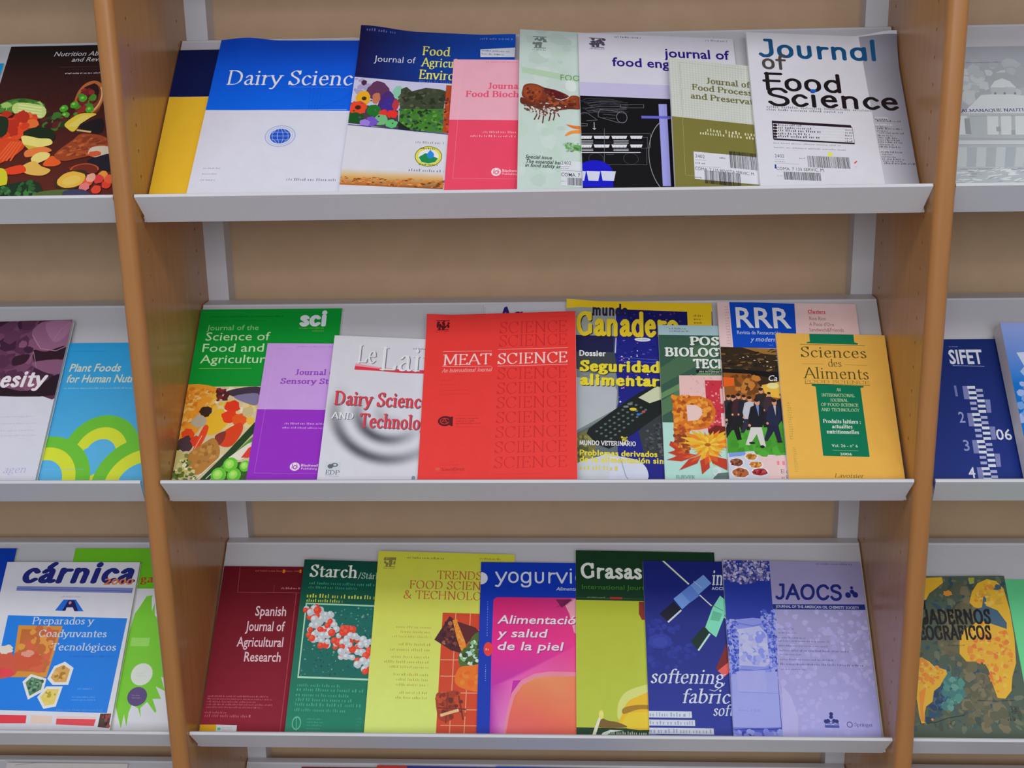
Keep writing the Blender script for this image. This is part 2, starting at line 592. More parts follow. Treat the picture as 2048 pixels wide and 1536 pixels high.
def cover_mesh(cv, t, terms, eps, sheet):
    """front sheet with its printing, spine and back sheet, one mesh"""
    bm = bmesh.new()
    ink = bm.loops.layers.float_color.new('ink')
    pc = lin(cv.paper)

    def face(pts, cols):
        vs = [bm.verts.new(p) for p in pts]
        try:
            f = bm.faces.new(vs)
        except ValueError:
            return
        for lp, c in zip(f.loops, cols):
            lp[ink] = tuple(c) + (1,)
    w, h = cv.w, cv.h
    # sheets: front (two skins), spine, back
    def slab(x0, x1, y0, y1, z0, z1):
        P = [(x0, y0, z0), (x1, y0, z0), (x1, y1, z0), (x0, y1, z0), (x0, y0, z1), (x1, y0, z1), (x1, y1, z1), (x0, y1, z1)]
        for q in ((3, 2, 1, 0), (4, 5, 6, 7), (0, 1, 5, 4), (1, 2, 6, 5), (2, 3, 7, 6), (3, 0, 4, 7)):
            face([P[i] for i in q], [pc] * 4)
    slab(0, w, 0, h, t - sheet, t)
    slab(0, w, 0, h, 0, sheet)
    slab(0, sheet, 0, h, sheet, t - sheet)
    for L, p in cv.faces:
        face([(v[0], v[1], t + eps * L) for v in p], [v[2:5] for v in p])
    bend(bm, terms, w, h)
    for v in bm.verts:
        v.co *= 0.001
    return bm


def pages_mesh(w, h, t, terms, sheet, inset=0.6):
    bm = bmesh.new()
    x0, x1, y0, y1, z0, z1 = sheet, w - inset, inset * 0.5, h - inset, sheet, t - sheet
    nx, ny = (34, 40) if terms else (1, 1)
    grid = [[[bm.verts.new((x0 + (x1 - x0) * i / nx, y0 + (y1 - y0) * j / ny, z)) for j in range(ny + 1)]
             for i in range(nx + 1)] for z in (z0, z1)]
    for i in range(nx):
        for j in range(ny):
            bm.faces.new([grid[1][i][j], grid[1][i + 1][j], grid[1][i + 1][j + 1], grid[1][i][j + 1]])
            bm.faces.new([grid[0][i][j + 1], grid[0][i + 1][j + 1], grid[0][i + 1][j], grid[0][i][j]])
    for i in range(nx):
        bm.faces.new([grid[0][i][0], grid[0][i + 1][0], grid[1][i + 1][0], grid[1][i][0]])
        bm.faces.new([grid[0][i + 1][ny], grid[0][i][ny], grid[1][i][ny], grid[1][i + 1][ny]])
    for j in range(ny):
        bm.faces.new([grid[0][0][j + 1], grid[0][0][j], grid[1][0][j], grid[1][0][j + 1]])
        bm.faces.new([grid[0][nx][j], grid[0][nx][j + 1], grid[1][nx][j + 1], grid[1][nx][j]])
    f = warp_fn(terms, w, h)
    for v in bm.verts:
        v.co.z += f(v.co.x, v.co.y)
        v.co *= 0.001
    return bm


def sticker_mesh(cv, corners, t, eps, base_layers, terms, w, h):
    """a stuck-on label: its own paper with its own printing, bent with the cover under it"""
    bm = bmesh.new()
    ink = bm.loops.layers.float_color.new('ink')
    pc = lin(cv.paper)
    z0 = t + eps * base_layers

    def face(pts, cols):
        fa = bm.faces.new([bm.verts.new(p) for p in pts])
        for lp, c in zip(fa.loops, cols):
            lp[ink] = tuple(c) + (1,)
    n = len(corners)
    zt = z0 + 0.12
    face([(x, y, zt) for x, y in corners], [pc] * n)
    for i in range(n):
        (ax, ay), (bx, by) = corners[i - 1], corners[i]
        face([(ax, ay, z0), (bx, by, z0), (bx, by, zt), (ax, ay, zt)], [pc] * 4)
    for L, p in cv.faces:
        face([(v[0], v[1], zt + 0.04 * L) for v in p], [v[2:5] for v in p])
    bend(bm, terms, w, h)
    for v in bm.verts:
        v.co *= 0.001
    return bm


# ------------------------------------------------------------------ room shell
BETA = 0.77926
ALPHA = 0.92611
LIP = 0.04328
PLATE = 0.31451
BAY = 1.0065
HALF = 0.4905                       # half the clear width between two side panels
THICK = 0.0255
ROWS = [(0.00858, 0.37482), (0.0, 0.0), (0.01575, -0.38252), (0.022, -0.776)]                       # lip edge of each row: (y, z)
FLOOR_Z = -1.06
BACK_Y = 0.2845

bm = bmesh.new()
add_box(bm, -3.2, 3.2, BACK_Y + 0.034, BACK_Y + 0.134, FLOOR_Z, 1.85)
structure(mesh_object('wall_back', bm, PAINT))
bm = bmesh.new()
add_box(bm, -3.2, 3.2, -5.0, BACK_Y + 0.034, FLOOR_Z - 0.05, FLOOR_Z)
structure(mesh_object('floor', bm, FLOOR))


# ------------------------------------------------------------------ shelving frame: side panels with pin holes, steel uprights
def panel_mesh(x0, x1, z0, z1, y0, y1, hole_sides):
    """upright board, rounded front edge, 32 mm rows of shelf-pin holes let into its faces"""
    bm = bmesh.new()
    rad = 0.0095
    prof = []
    for k in range(7):
        a = math.pi / 2 * k / 6
        prof.append((x0 + rad - rad * math.cos(a), y0 + rad - rad * math.sin(a)))
    for k in range(7):
        a = math.pi / 2 * k / 6
        prof.append((x1 - rad + rad * math.sin(a), y0 + rad - rad * math.cos(a)))
    lo = [bm.verts.new((x, y, z0)) for x, y in prof]
    hi = [bm.verts.new((x, y, z1)) for x, y in prof]
    for i in range(len(prof) - 1):
        f = bm.faces.new([lo[i], lo[i + 1], hi[i + 1], hi[i]])
        f.material_index = 1
        f.smooth = True
    ys = y0 + rad

    def quad(x, ya, yb, za, zb, flip, mat=0):
        v = [bm.verts.new(p) for p in ((x, ya, za), (x, yb, za), (x, yb, zb), (x, ya, zb))]
        f = bm.faces.new(v[::-1] if flip else v)
        f.material_index = mat
    for x, inward, flip in ((x0, 1, True), (x1, -1, False)):
        rows = (0.043, 0.245) if x in hole_sides else ()
        cuts = [ys]
        for r in rows:
            cuts += [r - 0.006, r + 0.006]
        cuts.append(y1)
        for i in range(0, len(cuts), 2):
            quad(x, cuts[i], cuts[i + 1], z0, z1, flip)
        for r in rows:
            n = int((z1 - z0) / 0.032)
            for j in range(n):
                za, zb = z0 + j * 0.032, z0 + (j + 1) * 0.032
                zc = (za + zb) / 2
                quad(x, r - 0.006, r + 0.006, za, zc - 0.006, flip)
                quad(x, r - 0.006, r + 0.006, zc + 0.006, zb, flip)
                C = [(r + 0.006 * sy, zc + 0.006 * sz) for sy, sz in ((1, 1), (-1, 1), (-1, -1), (1, -1))]
                hv = [(r + 0.0024 * math.cos(math.pi / 4 * k), zc + 0.0024 * math.sin(math.pi / 4 * k)) for k in range(8)]
                for c in range(4):
                    a = 2 * c + 1
                    ring = [C[c], C[(c + 1) % 4], hv[(a + 2) % 8], hv[(a + 1) % 8], hv[a]]
                    vs = [bm.verts.new((x, y, z)) for y, z in ring]
                    bm.faces.new(vs[::-1] if flip else vs)
                d = x + inward * 0.009
                for k in range(8):
                    (ya, zA), (yb, zB) = hv[k], hv[(k + 1) % 8]
                    vs = [bm.verts.new(p) for p in ((x, ya, zA), (x, yb, zB), (d, yb, zB), (d, ya, zA))]
                    bm.faces.new(vs)
                bm.faces.new([bm.verts.new((d, y, z)) for y, z in hv])
            quad(x, r - 0.006, r + 0.006, z0 + n * 0.032, z1, flip)
    v = [bm.verts.new(p) for p in ((x0, y1, z0), (x1, y1, z0), (x1, y1, z1), (x0, y1, z1))]
    bm.faces.new(v[::-1])
    for z, fl in ((z0, True), (z1, False)):
        v = [bm.verts.new(p) for p in [(x, y, z) for x, y in prof] + [(x1, y1, z), (x0, y1, z)]]
        bm.faces.new(v[::-1] if fl else v)
    return bm


frame = bpy.data.objects.new('shelving_frame', None)
COL.objects.link(frame)
frame.location = (0, BACK_Y, FLOOR_Z)
tag(frame, 'beech side panels and pale steel uprights that carry all the sloping journal shelves', 'shelving')
OFF = Vector((0, BACK_Y, FLOOR_Z))
PANEL_TOP = 0.93
for k in (-1.5, -0.5, 0.5, 1.5):
    xc = k * BAY
    a, b = xc - THICK / 2, xc + THICK / 2
    bm = panel_mesh(a, b, FLOOR_Z, PANEL_TOP, 0.0, BACK_Y, (a, b))
    bmesh.ops.translate(bm, verts=bm.verts[:], vec=-OFF)
    mesh_object('side_panel', bm, [WOOD, WOOD_EDGE], frame)
    bm = bmesh.new()                                   # C-section upright behind the panel, slotted on its front
    hw = 0.0435
    add_box(bm, xc - hw, xc + hw, BACK_Y, BACK_Y + 0.0025, FLOOR_Z, PANEL_TOP)
    add_box(bm, xc - hw, xc - hw + 0.0025, BACK_Y + 0.0025, BACK_Y + 0.034, FLOOR_Z, PANEL_TOP)
    add_box(bm, xc + hw - 0.0025, xc + hw, BACK_Y + 0.0025, BACK_Y + 0.034, FLOOR_Z, PANEL_TOP)
    bmesh.ops.translate(bm, verts=bm.verts[:], vec=-OFF)
    mesh_object('upright', bm, METAL, frame)


# ------------------------------------------------------------------ sloping display shelves
def bent_sheet(profile, th, x_at):
    """sheet of thickness th swept along x; profile = (y, z) points, x_at(i) = half length at each point"""
    bm = bmesh.new()
    n = len(profile)
    nor = []
    for i in range(n):
        a = profile[max(i - 1, 0)]
        b = profile[min(i + 1, n - 1)]
        d = math.hypot(b[0] - a[0], b[1] - a[1])
        nor.append(((b[1] - a[1]) / d, -(b[0] - a[0]) / d))
    rings = []
    for i, (y, z) in enumerate(profile):
        y2, z2 = y + nor[i][0] * th, z + nor[i][1] * th
        xx = x_at(i)
        rings.append([bm.verts.new(p) for p in ((-xx, y, z), (xx, y, z), (xx, y2, z2), (-xx, y2, z2))])
    for a, b in zip(rings[:-1], rings[1:]):
        for k in range(4):
            bm.faces.new([a[k], a[(k + 1) % 4], b[(k + 1) % 4], b[k]])
    bm.faces.new(rings[0][::-1])
    bm.faces.new(rings[-1])
    bmesh.ops.recalc_face_normals(bm, faces=bm.faces[:])
    return bm


def row_frame(row):
    """origin of the tray (inner corner of plate and lip)"""
    y, z = ROWS[row]
    return y + LIP * math.cos(ALPHA), z - LIP * math.sin(ALPHA)


def make_shelf(bay, row, label):
    y0, z0 = row_frame(row)
    root = bpy.data.objects.new('display_shelf', None)
    COL.objects.link(root)
    root.location = (bay * BAY, y0, z0)
    tag(root, label, 'shelf', 'sloping display shelves of the journal bays')
    cb, sb = math.cos(BETA), math.sin(BETA)
    th = 0.0013
    yt, zt = PLATE * cb, PLATE * sb
    back = BACK_Y - 0.001 - y0
    prof = [(0.0, 0.0), (yt - 0.003 * cb, zt - 0.003 * sb), (yt - 0.0008, zt + 0.0004), (yt + 0.0035, zt + 0.0008), (back, zt + 0.0008)]
    mesh_object('sloped_plate', bent_sheet(prof, th, lambda i: 0.4888), METAL, root)
    ly, lz = -LIP * math.cos(ALPHA), LIP * math.sin(ALPHA)
    py, pz = math.sin(ALPHA), math.cos(ALPHA)          # inward normal of the lip
    hem = 0.0027
    prof = [(0.0, -0.0002), (ly * 0.5, lz * 0.5), (ly, lz), (ly + py * hem * .6, lz + pz * hem * .6 + .0008), (ly + py * hem * 1.3, lz + pz * hem * 1.3 - .0004),
            (ly * .86 + py * hem * 1.3, lz * .86 + pz * hem * 1.3)]
    xs = [0.4845, 0.487, 0.4898, 0.4898, 0.4898, 0.489]
    bm = bent_sheet(prof, -0.0011, lambda i: xs[i])
    mesh_object('front_lip', bm, METAL, root)
    return root


# the shelf above the picture: it is out of view and only part of the frame, but it shades the wall and the top row
for bay in (-1, 0, 1):
    bm = bmesh.new()
    y0, z0 = 0.002 - OFF.y, 0.692 - OFF.z
    xx = 0.4888
    prof = [(y0, z0 + 0.034), (y0 + 0.026, z0), (y0 + 0.25, z0 + 0.222), (y0 + 0.266, z0 + 0.222)]
    q = [[bm.verts.new((bay * BAY + s * xx, y, z)) for s in (-1, 1)] for y, z in prof]
    for r, s in zip(q[:-1], q[1:]):
        bm.faces.new([r[0], r[1], s[1], s[0]])
    bmesh.ops.solidify(bm, geom=bm.faces[:], thickness=0.0013)
    mesh_object('upper_shelf', bm, METAL, frame)


BAY_NAMES = {-1: 'left', 0: 'middle', 1: 'right'}
ROW_NAMES = ['topmost visible row', 'second row from the top', 'third row from the top', 'lowest row, cut off by the photo edge']
for bay in (-1, 0, 1):
    for row in range(4):
        make_shelf(bay, row, 'white metal sloping shelf, %s bay, %s' % (BAY_NAMES[bay], ROW_NAMES[row]))


# ------------------------------------------------------------------ journals, magazines and books
def place(row, u, v, n, phi, tau):
    """frame of a journal lying on the sloped plate: u along the shelf, v up the slope, n off the plate (m),
    phi its turn in the plane of the plate, tau its tilt over whatever lies under it"""
    y0, z0 = row_frame(row)
    U, D, N = Vector((1, 0, 0)), Vector((0, math.cos(BETA), math.sin(BETA))), Vector((0, -math.sin(BETA), math.cos(BETA)))
    ex0 = U * math.cos(tau) + N * math.sin(tau)
    n1 = N * math.cos(tau) - U * math.sin(tau)
    ex = ex0 * math.cos(phi) + D * math.sin(phi)
    ey = D * math.cos(phi) - ex0 * math.sin(phi)
    o = Vector((0, y0, z0)) + U * u + D * v + N * n
    return Matrix(((ex.x, ey.x, n1.x, o.x), (ex.y, ey.y, n1.y, o.y), (ex.z, ey.z, n1.z, o.z), (0, 0, 0, 1)))


def journal(name, label, category, group, row, pose, size, paper, stock, terms, ops, stickers=()):
    w, h, t = size
    root = bpy.data.objects.new(name, None)
    COL.objects.link(root)
    root.empty_display_size = 0.02
    root.matrix_world = place(row, *pose)
    tag(root, label, category, group)
    cv = Cover(w, h, paper)
    for op in ops:
        kw = op[-1] if isinstance(op[-1], dict) else {}
        getattr(cv, op[0])(*(op[1:-1] if kw else op[1:]), **kw)
    eps = 0.034 if terms else 0.02
    sheet = 0.35
    cover = mesh_object('cover', cover_mesh(cv, t, terms, eps, sheet), GLOSS if stock == 'g' else MATT, root)
    mesh_object('pages', pages_mesh(w, h, t, terms, sheet + 0.02), PAGES, root)
    top = max([f[0] for f in cv.faces], default=0) + 1
    for sname, slabel, spaper, corners, sops in stickers:
        sv = Cover(w, h, spaper)
        for op in sops:
            kw = op[-1] if isinstance(op[-1], dict) else {}
            getattr(sv, op[0])(*(op[1:-1] if kw else op[1:]), **kw)
        edge = [p[:2] for p in sv.clip([(x, y, 0, 0, 0) for x, y in zip(corners[0::2], corners[1::2])])]
        so = mesh_object(sname, sticker_mesh(sv, edge, t, eps, top, terms, w, h), MATT, cover)
        so['label'] = slabel
    return root


journal('journal', 'yellow journal with a plain navy top band, leaning against the left side panel', 'journal', 'journals on the top visible shelf of the middle bay',
        0, (-0.4885, 0.00194, 0.0005, 0.0, 0.0), (210.0, 290.12, 5), (247, 247, 249), 'g', [], [
 ('r',(249,200,52),0,0,210,290.1),
 ('r',(3,22,82),0,203.5,210,290.1),
 ('l',(249,234,189),0.5,-9.35,203.8,67.7,202)])

journal('journal', 'journal with bright blue upper half, white lower half and a small blue globe emblem', 'journal', 'journals on the top visible shelf of the middle bay',
        0, (-0.43722, 0.00928, 0.0066, -0.03039, 0.0), (210.0, 292.99, 6), (247, 247, 249), 'g', [(0.18, 1, 45, 50, 5)], [
 ('r',(232,232,248),0,0,210,293),
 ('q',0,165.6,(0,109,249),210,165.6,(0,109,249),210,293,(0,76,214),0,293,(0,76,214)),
 ('l',(5,91,221),0.6,116.9,302.4,133.7,233.8,138.8,167.9),
 ('l',(5,91,221),0.6,134.1,302.5,141.2,233.9,142.5,167.9),
 ('l',(5,91,221),0.6,151.3,302.5,148.7,233.9,146.2,168),
 ('l',(5,91,221),0.6,168.5,302.6,156.2,233.9,149.8,168),
 ('l',(5,91,221),0.6,82.6,199,117.7,213.9,168.4,256.6,193.8,264.2),
 ('l',(5,91,221),0.6,83.6,294.5,134.5,256.4,187.1,256.6),
 ('l',(5,91,221),0.6,149.8,168,180.8,185.1,193.8,199.7),
 ('l',(234,234,249),0.5,-0.01,164.4,190.1,167.8),
 ('t','L','Dairy Science',12,(246,244,249),20.61,210.9,25.85,171.8,1,0),
 ('l',(125,177,249),0.35,107.5,207,185.5,207),
 ('e',(33,89,214),107.4,121.3,13.77,12.61,0,18,0,0),
 ('l',(202,218,249),0.5,101.5,133.9,96.3,125,97.5,116.8,105.1,109.2),
 ('l',(202,218,249),0.5,104.1,133.9,103,125,104.2,116.9,107.7,109.3),
 ('l',(202,218,249),0.5,107,134,110.6,125.1,111.8,117,110.6,109.3),
 ('l',(202,218,249),0.5,109.5,134,117.3,125.2,118.5,117,113.1,109.3),
 ('l',(202,218,249),0.5,94.2,127.8,118.8,128),
 ('l',(202,218,249),0.5,95.2,121.2,119.7,121.5),
 ('l',(202,218,249),0.5,96.2,114.7,120.6,115),
 ('o',(170,192,242),107.4,121.3,20.29,18.25,1.27,0,360,40),
 ('o',(192,205,242),107.4,121.3,16.67,15.43,0.91,0,360,40),
 ('k',(136,140,158),14.66,64.3,36.7,68.7,1,1,0.5,0),
 ('k',(136,140,158),14.91,54.9,34.8,59.2,1,2,0.5,0),
 ('k',(136,140,158),14.52,45,33.8,49.3,1,3,0.5,0),
 ('k',(136,140,158),126,46,191.4,53,1,4,0.6,0)])

journal('journal', 'journal with dark blue top, fruit and green landscape photo strip and wheat along its bottom', 'journal', 'journals on the top visible shelf of the middle bay',
        0, (-0.23952, 0.00669, 0.01537, -0.02148, -0.06794), (212.0, 302.46, 6), (247, 247, 249), 'g', [(0.02, 1, 75, 60, 8), (1, 1, 55, 30, 4)], [
 ('r',(230,229,239),0,0,212,302.5),
 ('q',0,210.3,(20,13,76),212,210.3,(0,84,203),212,302.5,(0,84,203),0,302.5,(20,13,76)),
 ('k',(125,125,192),8.59,291.3,48.8,302.1,1,3,0.4,0),
 ('k',(136,158,226),163.9,290.8,210.4,299.4,1,3,0.4,0),
 ('t','s','Journal of',10,(231,231,242),22.7,243.8,10.97,56.1,-0.3,0),
 ('t','L','Food',4,(249,245,99),86.8,259.9,15.9,38,4,0),
 ('t','L','Agriculture',6,(249,245,99),86.6,239.3,15.45,44.3,4,0),
 ('t','L','Environment',6,(249,245,99),85.6,216.6,16.24,46.8,4,0),
 ('k',(80,102,214),86.6,209.3,129.6,216.4,1,8,0.6,0),
 ('p',(214,212,242),-0.54,214.7,125.1,207.8,131.2,206.7,128.8,121.6,-1.65,130.7),
 ('p',(80,69,80),-0.89,133.5,-0.77,169.1,63.3,158.7,66.1,127.1),
 ('sc',[(214,209,242),(181,170,214)],30,2,5,5,-0.1,214,59.1,206.6,59.4,182.3,0.9,178.8,{'asp':1,'rot':None}),
 ('e',(105,58,97),33.3,190.4,14.48,16.95,0,18,0.12,350),
 ('e',(80,46,125),47.7,172,12.6,19.17,0,18,0.12,420),
 ('e',(249,183,33),15.54,177.2,9.37,11.99,0,18,0.12,245),
 ('e',(214,125,91),32.6,178.3,5.41,10.07,0,18,0.12,340),
 ('e',(249,77,43),10.08,160.2,11.83,11.4,0,18,0.12,205),
 ('e',(30,125,41),31.1,156.7,8.96,10.65,0,18,0.12,320),
 ('e',(69,46,158),49.9,167.4,9.34,11.92,0,18,0.12,430),
 ('e',(242,58,52),44.1,152.3,5.72,6.61,0,18,0.12,390),
 ('e',(248,52,41),55.9,151.6,7.16,7.07,0,18,0.12,455),
 ('e',(24,91,35),7.4,143,12.47,9.38,0,18,0.12,180),
 ('e',(125,198,136),42.5,140.9,8.92,9.38,0,18,0.12,375),
 ('e',(125,91,214),29.4,137.7,8.91,7.95,0,18,0.12,300),
 ('e',(102,203,125),56.5,134.7,8,7,0,18,0.12,450),
 ('e',(170,136,237),21.64,134.9,7.11,5.83,0,18,0.12,255),
 ('e',(147,214,181),60.6,189.7,7.24,12.08,0,18,0.12,500),
 ('e',(80,46,69),13.62,205,3.63,4.87,0,18,0.12,250),
 ('e',(203,58,69),58.9,167.9,4.49,9.53,0,18,0.12,480),
 ('e',(69,46,24),16.48,176.8,3.25,3.35,0,18,0,0),
 ('e',(69,35,24),10.03,160.7,3.95,3.79,0,18,0,0),
 ('sc',[(80,46,58),(46,102,53),(125,80,147),(35,69,35)],16,0.8,1.6,9,0,178.7,62.1,172.9,64,130.5,0.73,138.3,{'asp':1,'rot':None}),
 ('p',(67,76,55),63.7,195.9,70.6,200.5,78.5,193.2,96.1,200.3,114.4,199.1,123.7,196,122.4,162.3,65.1,158.8),
 ('sc',[(53,60,46),(80,89,67),(100,109,80),(46,53,35)],60,1.5,4,11,64,192.3,96.2,199.1,123.9,193.6,124,164.8,64.9,161.1,{'asp':1,'rot':None}),
 ('p',(73,136,49),64.9,161.1,123.1,164.7,124.2,123.6,66.1,127.1),
 ('sc',[(58,125,41),(102,170,69),(42,80,35),(69,102,91),(35,58,29)],90,1,3.2,12,65.2,161.2,123.7,164.7,124,124.3,66.1,127.1,{'asp':1,'rot':None}),
 ('p',(33,42,31),65,139.9,84.1,124.7,102,123,66.2,125.9),
 ('p',(192,76,35),123.3,206.9,132.1,206.2,132.3,123,124,123.8),
 ('sc',[(125,58,35),(226,102,46),(91,46,24)],20,1,3,13,123.3,206.9,132.1,206.2,132.3,123,124,123.8,{'asp':1,'rot':None}),
 ('l',(29,29,125),1,-1.63,130.4,66.2,126.4,132.4,121.6),
 ('k',(153,153,170),90.3,103.6,127.8,110,1,4,0.6,0),
 ('e',(242,231,80),108.6,83.7,17.18,16.32,0,18,0,0),
 ('e',(245,245,249),108.6,83.7,13.32,12.22,0,18,0,0),
 ('p',(29,147,80),96.1,81.8,104.6,89.1,121.1,81,118,75.2,109.5,71.8,100.5,74.2),
 ('e',(42,147,231),111,86.1,4.56,5.88,0,18,0,0),
 ('p',(42,147,231),106.9,87.5,110.3,95.2,114.9,87.9),
 ('o',(102,125,46),108.6,83.7,17.5,16.77,0.88,0,360,40),
 ('k',(69,91,35),97.2,94.4,118,99,1,5,0.6,0),
 ('k',(69,91,35),97.5,67.9,121.7,72.5,1,6,0.6,0),
 ('k',(136,136,158),85.3,56.9,130.7,64.1,1,6,0.6,0),
 ('q',-2.81,57.9,(231,226,226),129.7,58,(231,226,226),130,48,(232,181,109),-2.96,46.8,(232,192,125)),
 ('q',-2.96,46.8,(232,192,125),130,48,(232,181,109),130.8,31.6,(147,76,24),-2.96,31.4,(199,105,35)),
 ('sc',[(231,147,58),(192,108,41),(249,167,74),(125,69,31),(249,122,41),(214,136,69)],170,1,3.4,21,-2.37,44.6,131.4,45.5,130.7,33.1,-3.25,34,{'asp':0.4,'rot':0.1})], [
 ('address_label', 'white adhesive label', (230, 234, 249), [165.7,259.9,214.1,262.9,214.1,280.4,164.9,274], [
  ('k',(69,69,91),167.3,263,209.5,275.3,2,5,0.4,0)])])

journal('journal', 'small pink journal, pale rose upper half over deep rose lower half', 'journal', 'journals on the top visible shelf of the middle bay',
        0, (-0.10604, 0.00498, 0.01353, -0.01051, -0.02438), (155.0, 247.06, 5), (247, 247, 249), 'm', [], [
 ('r',(249,182,201),0,0,155,247.1),
 ('r',(249,78,109),0,0,155,140.4),
 ('l',(249,204,214),0.35,11.04,237.2,11.26,139.6),
 ('l',(249,153,168),0.35,11.26,139.6,9.98,43.1,96.7,43.1),
 ('l',(242,158,181),0.3,11.04,237.2,91.3,238.6),
 ('k',(226,125,147),43.6,240.7,88.4,245.1,1,3,0.5,0),
 ('t','B','Journal of',6,(243,89,123),48.2,195.1,10.18,41,-3,0),
 ('t','B','Food Biochemistry',10,(243,89,123),19.36,180.5,10.11,70.4,-3,0),
 ('k',(249,193,204),44.9,117.2,88.9,123,1,4,0.6,0),
 ('k',(249,193,204),28.89,110.6,89.1,115.9,1,5,0.6,0),
 ('e',(249,234,241),64.4,54.2,6.23,6.65,0,18,0,0),
 ('l',(249,78,109),0.9,61.8,59,61,51.1),
 ('o',(249,78,109),64.8,53.3,2.59,3.33,1.04,0,360,40),
 ('l',(249,78,109),0.6,66.6,59.1,68.3,51.6),
 ('t','s','Blackwell',9,(249,234,241),72.2,54.4,3.99,20.77,0.6,0),
 ('t','s','Publishing',10,(249,218,229),72.3,49.5,3.31,19.88,0,0)])

journal('journal', 'pale grey-green journal with a brown bull and vegetables drawn on it', 'journal', 'journals on the top visible shelf of the middle bay',
        0, (-0.0136, 0.00494, 0.02315, 0.0046, -0.10816), (208.0, 289.56, 6), (247, 247, 249), 'g', [], [
 ('r',(210,228,221),0,0,208,289.6),
 ('sc',[(201,221,212),(217,232,226),(205,228,214)],60,4,14,3,3.12,288.3,116.5,292.1,102.2,29.63,-2.27,27.13,{'asp':1,'rot':None}),
 ('p',(192,223,190),3.2,221.4,55.1,212.6,96.4,205.9,96.3,197.5,55.1,201.9,2.97,211.1),
 ('tree',(125,136,134),17.3,252.1,36.1,278.2,4),
 ('t','s','FOOD CONTROL',3,(100,140,100),54.7,200.9,10.19,25.68,-0.8,0),
 ('s',(109,51,35),3.5,168,17.14,159.5,42.1,159,65.3,163,77.8,159.2,79.5,152.2,65.2,151.2,47.4,147.6,24.34,147.1,8.29,154.2,2.19,158.4),
 ('s',(138,60,33),4.77,181.2,7.01,189.2,15.07,192.7,24.98,191,33.1,186.8,47.5,183.6,60,178,67.2,172.6,72.5,168.2,67.1,160.8,56.4,162.3,47.4,157,35,160.8,22.5,157.6,11.77,161.5,4.18,170.4),
 ('s',(170,76,40),6.19,182.4,13.3,189.7,24.09,188.6,30.4,183,27.78,169.7,17.1,164.2,8.11,170.7),
 ('s',(96,26,35),32.7,185.6,47.5,182.4,60,176.4,65.4,169.6,58.2,165.3,47.5,166.9,36.7,175.1),
 ('s',(149,67,37),65.4,172.5,74.4,175.5,80.1,172.3,88.6,164.7,84.9,155,74.2,153,68,160.8),
 ('sc',[(170,76,35),(118,49,33),(100,42,31),(187,91,49)],70,1,3,6,5.31,181.2,9.71,188.7,31.3,185.5,58.2,175.5,77.9,168.6,74.2,156.6,47.4,157,15.36,159.4,{'asp':1,'rot':None}),
 ('l',(80,73,69),0.8,31.6,187.9,35.3,175,45.7,165.1,56.4,162.3),
 ('l',(239,234,226),1,47.5,168.3,55,166,63.6,170,71.9,179.6),
 ('l',(232,230,223),0.8,56.5,183.3,58.3,195.9,60.1,198.9),
 ('e',(231,241,239),68.2,191.8,7.25,10.62,0,18,0.1,4),
 ('l',(109,60,42),1.7,22.2,148.1,23.68,138.9,20.2,129.9),
 ('l',(109,60,42),1.7,27.17,148.5,27.93,139.2,25.49,131.2),
 ('l',(109,60,42),1.7,31.4,150,32.5,137.2,31.2,125.1),
 ('l',(109,60,42),1.7,42.1,149.6,41.4,140.2,39.3,129.3),
 ('l',(109,60,42),1.7,46,149.8,46.7,138.2,44.9,130.7),
 ('l',(109,60,42),1.7,52.1,157.3,50.6,143.2,53.1,137.5),
 ('l',(109,60,42),1.7,13.62,154.6,15.46,147.7,12.82,145.1),
 ('sc',[(221,210,199),(125,80,60),(96,64,51),(232,223,214)],90,0.8,2,7,3.79,158.6,10.06,155.5,42.1,154.3,63.5,155.8,54.5,145.8,42.1,141.4,31.5,138.3,20.84,139.9,6.6,147,{'asp':1,'rot':None}),
 ('s',(241,138,58),61.9,125.4,72.1,123.8,95.1,122.7,95,118.5,73.8,118.2,65,122.2),
 ('s',(248,158,69),60,106.9,66.8,114.2,80.9,117.5,95,119.7,94.9,111.6,72,110.5,63.2,106.2),
 ('l',(226,102,35),0.8,63.3,124.3,77.4,118.4,95,116.2),
 ('e',(114,181,102),71.8,87.3,12.27,5.87,0,18,0.2,4),
 ('e',(170,214,170),64.8,91.4,7.02,4.08,0,18,0.2,5),
 ('sc',[(80,125,80),(170,192,170),(125,170,114)],20,1,2.4,8,59.6,93.3,79.2,94.6,79.1,81.1,63,78.9,{'asp':1,'rot':None}),
 ('t','s','Special issue',13,(33,46,46),9.59,65.8,5.78,33.4,1.4,0.2),
 ('t','s','The essential balance',17,(33,46,46),9.66,58.4,5.76,44.2,1.4,0.2),
 ('t','s','in food safety and',17,(33,46,46),9.38,52.1,5.74,45.2,1.4,0.2)], [
 ('barcode_label', 'white library label with bar codes', (228, 232, 239), [54.3,64.7,54.5,24.78,100.3,21.93,101.1,63.6], [
  ('t','s','2402',4,(80,84,91),54.9,58.4,5.76,12.8,-0.6,0),
  ('l',(58,62,69),0.4,54.9,55,66.3,55.3),
  ('k',(80,84,91),54.9,50.6,64.6,53.9,1,3,0.5,0),
  ('l',(46,51,58),0.4,54.9,48.8,93.9,48.8),
  ('t','s','COMA. 7 135',8,(46,51,58),54.9,39.5,5.69,23.74,0.2,0),
  ('k',(69,69,80),54.8,30.4,61.4,33,1,5,0.5,0),
  ('bar',(46,46,53),63,25.77,93.7,37.8,3)])])

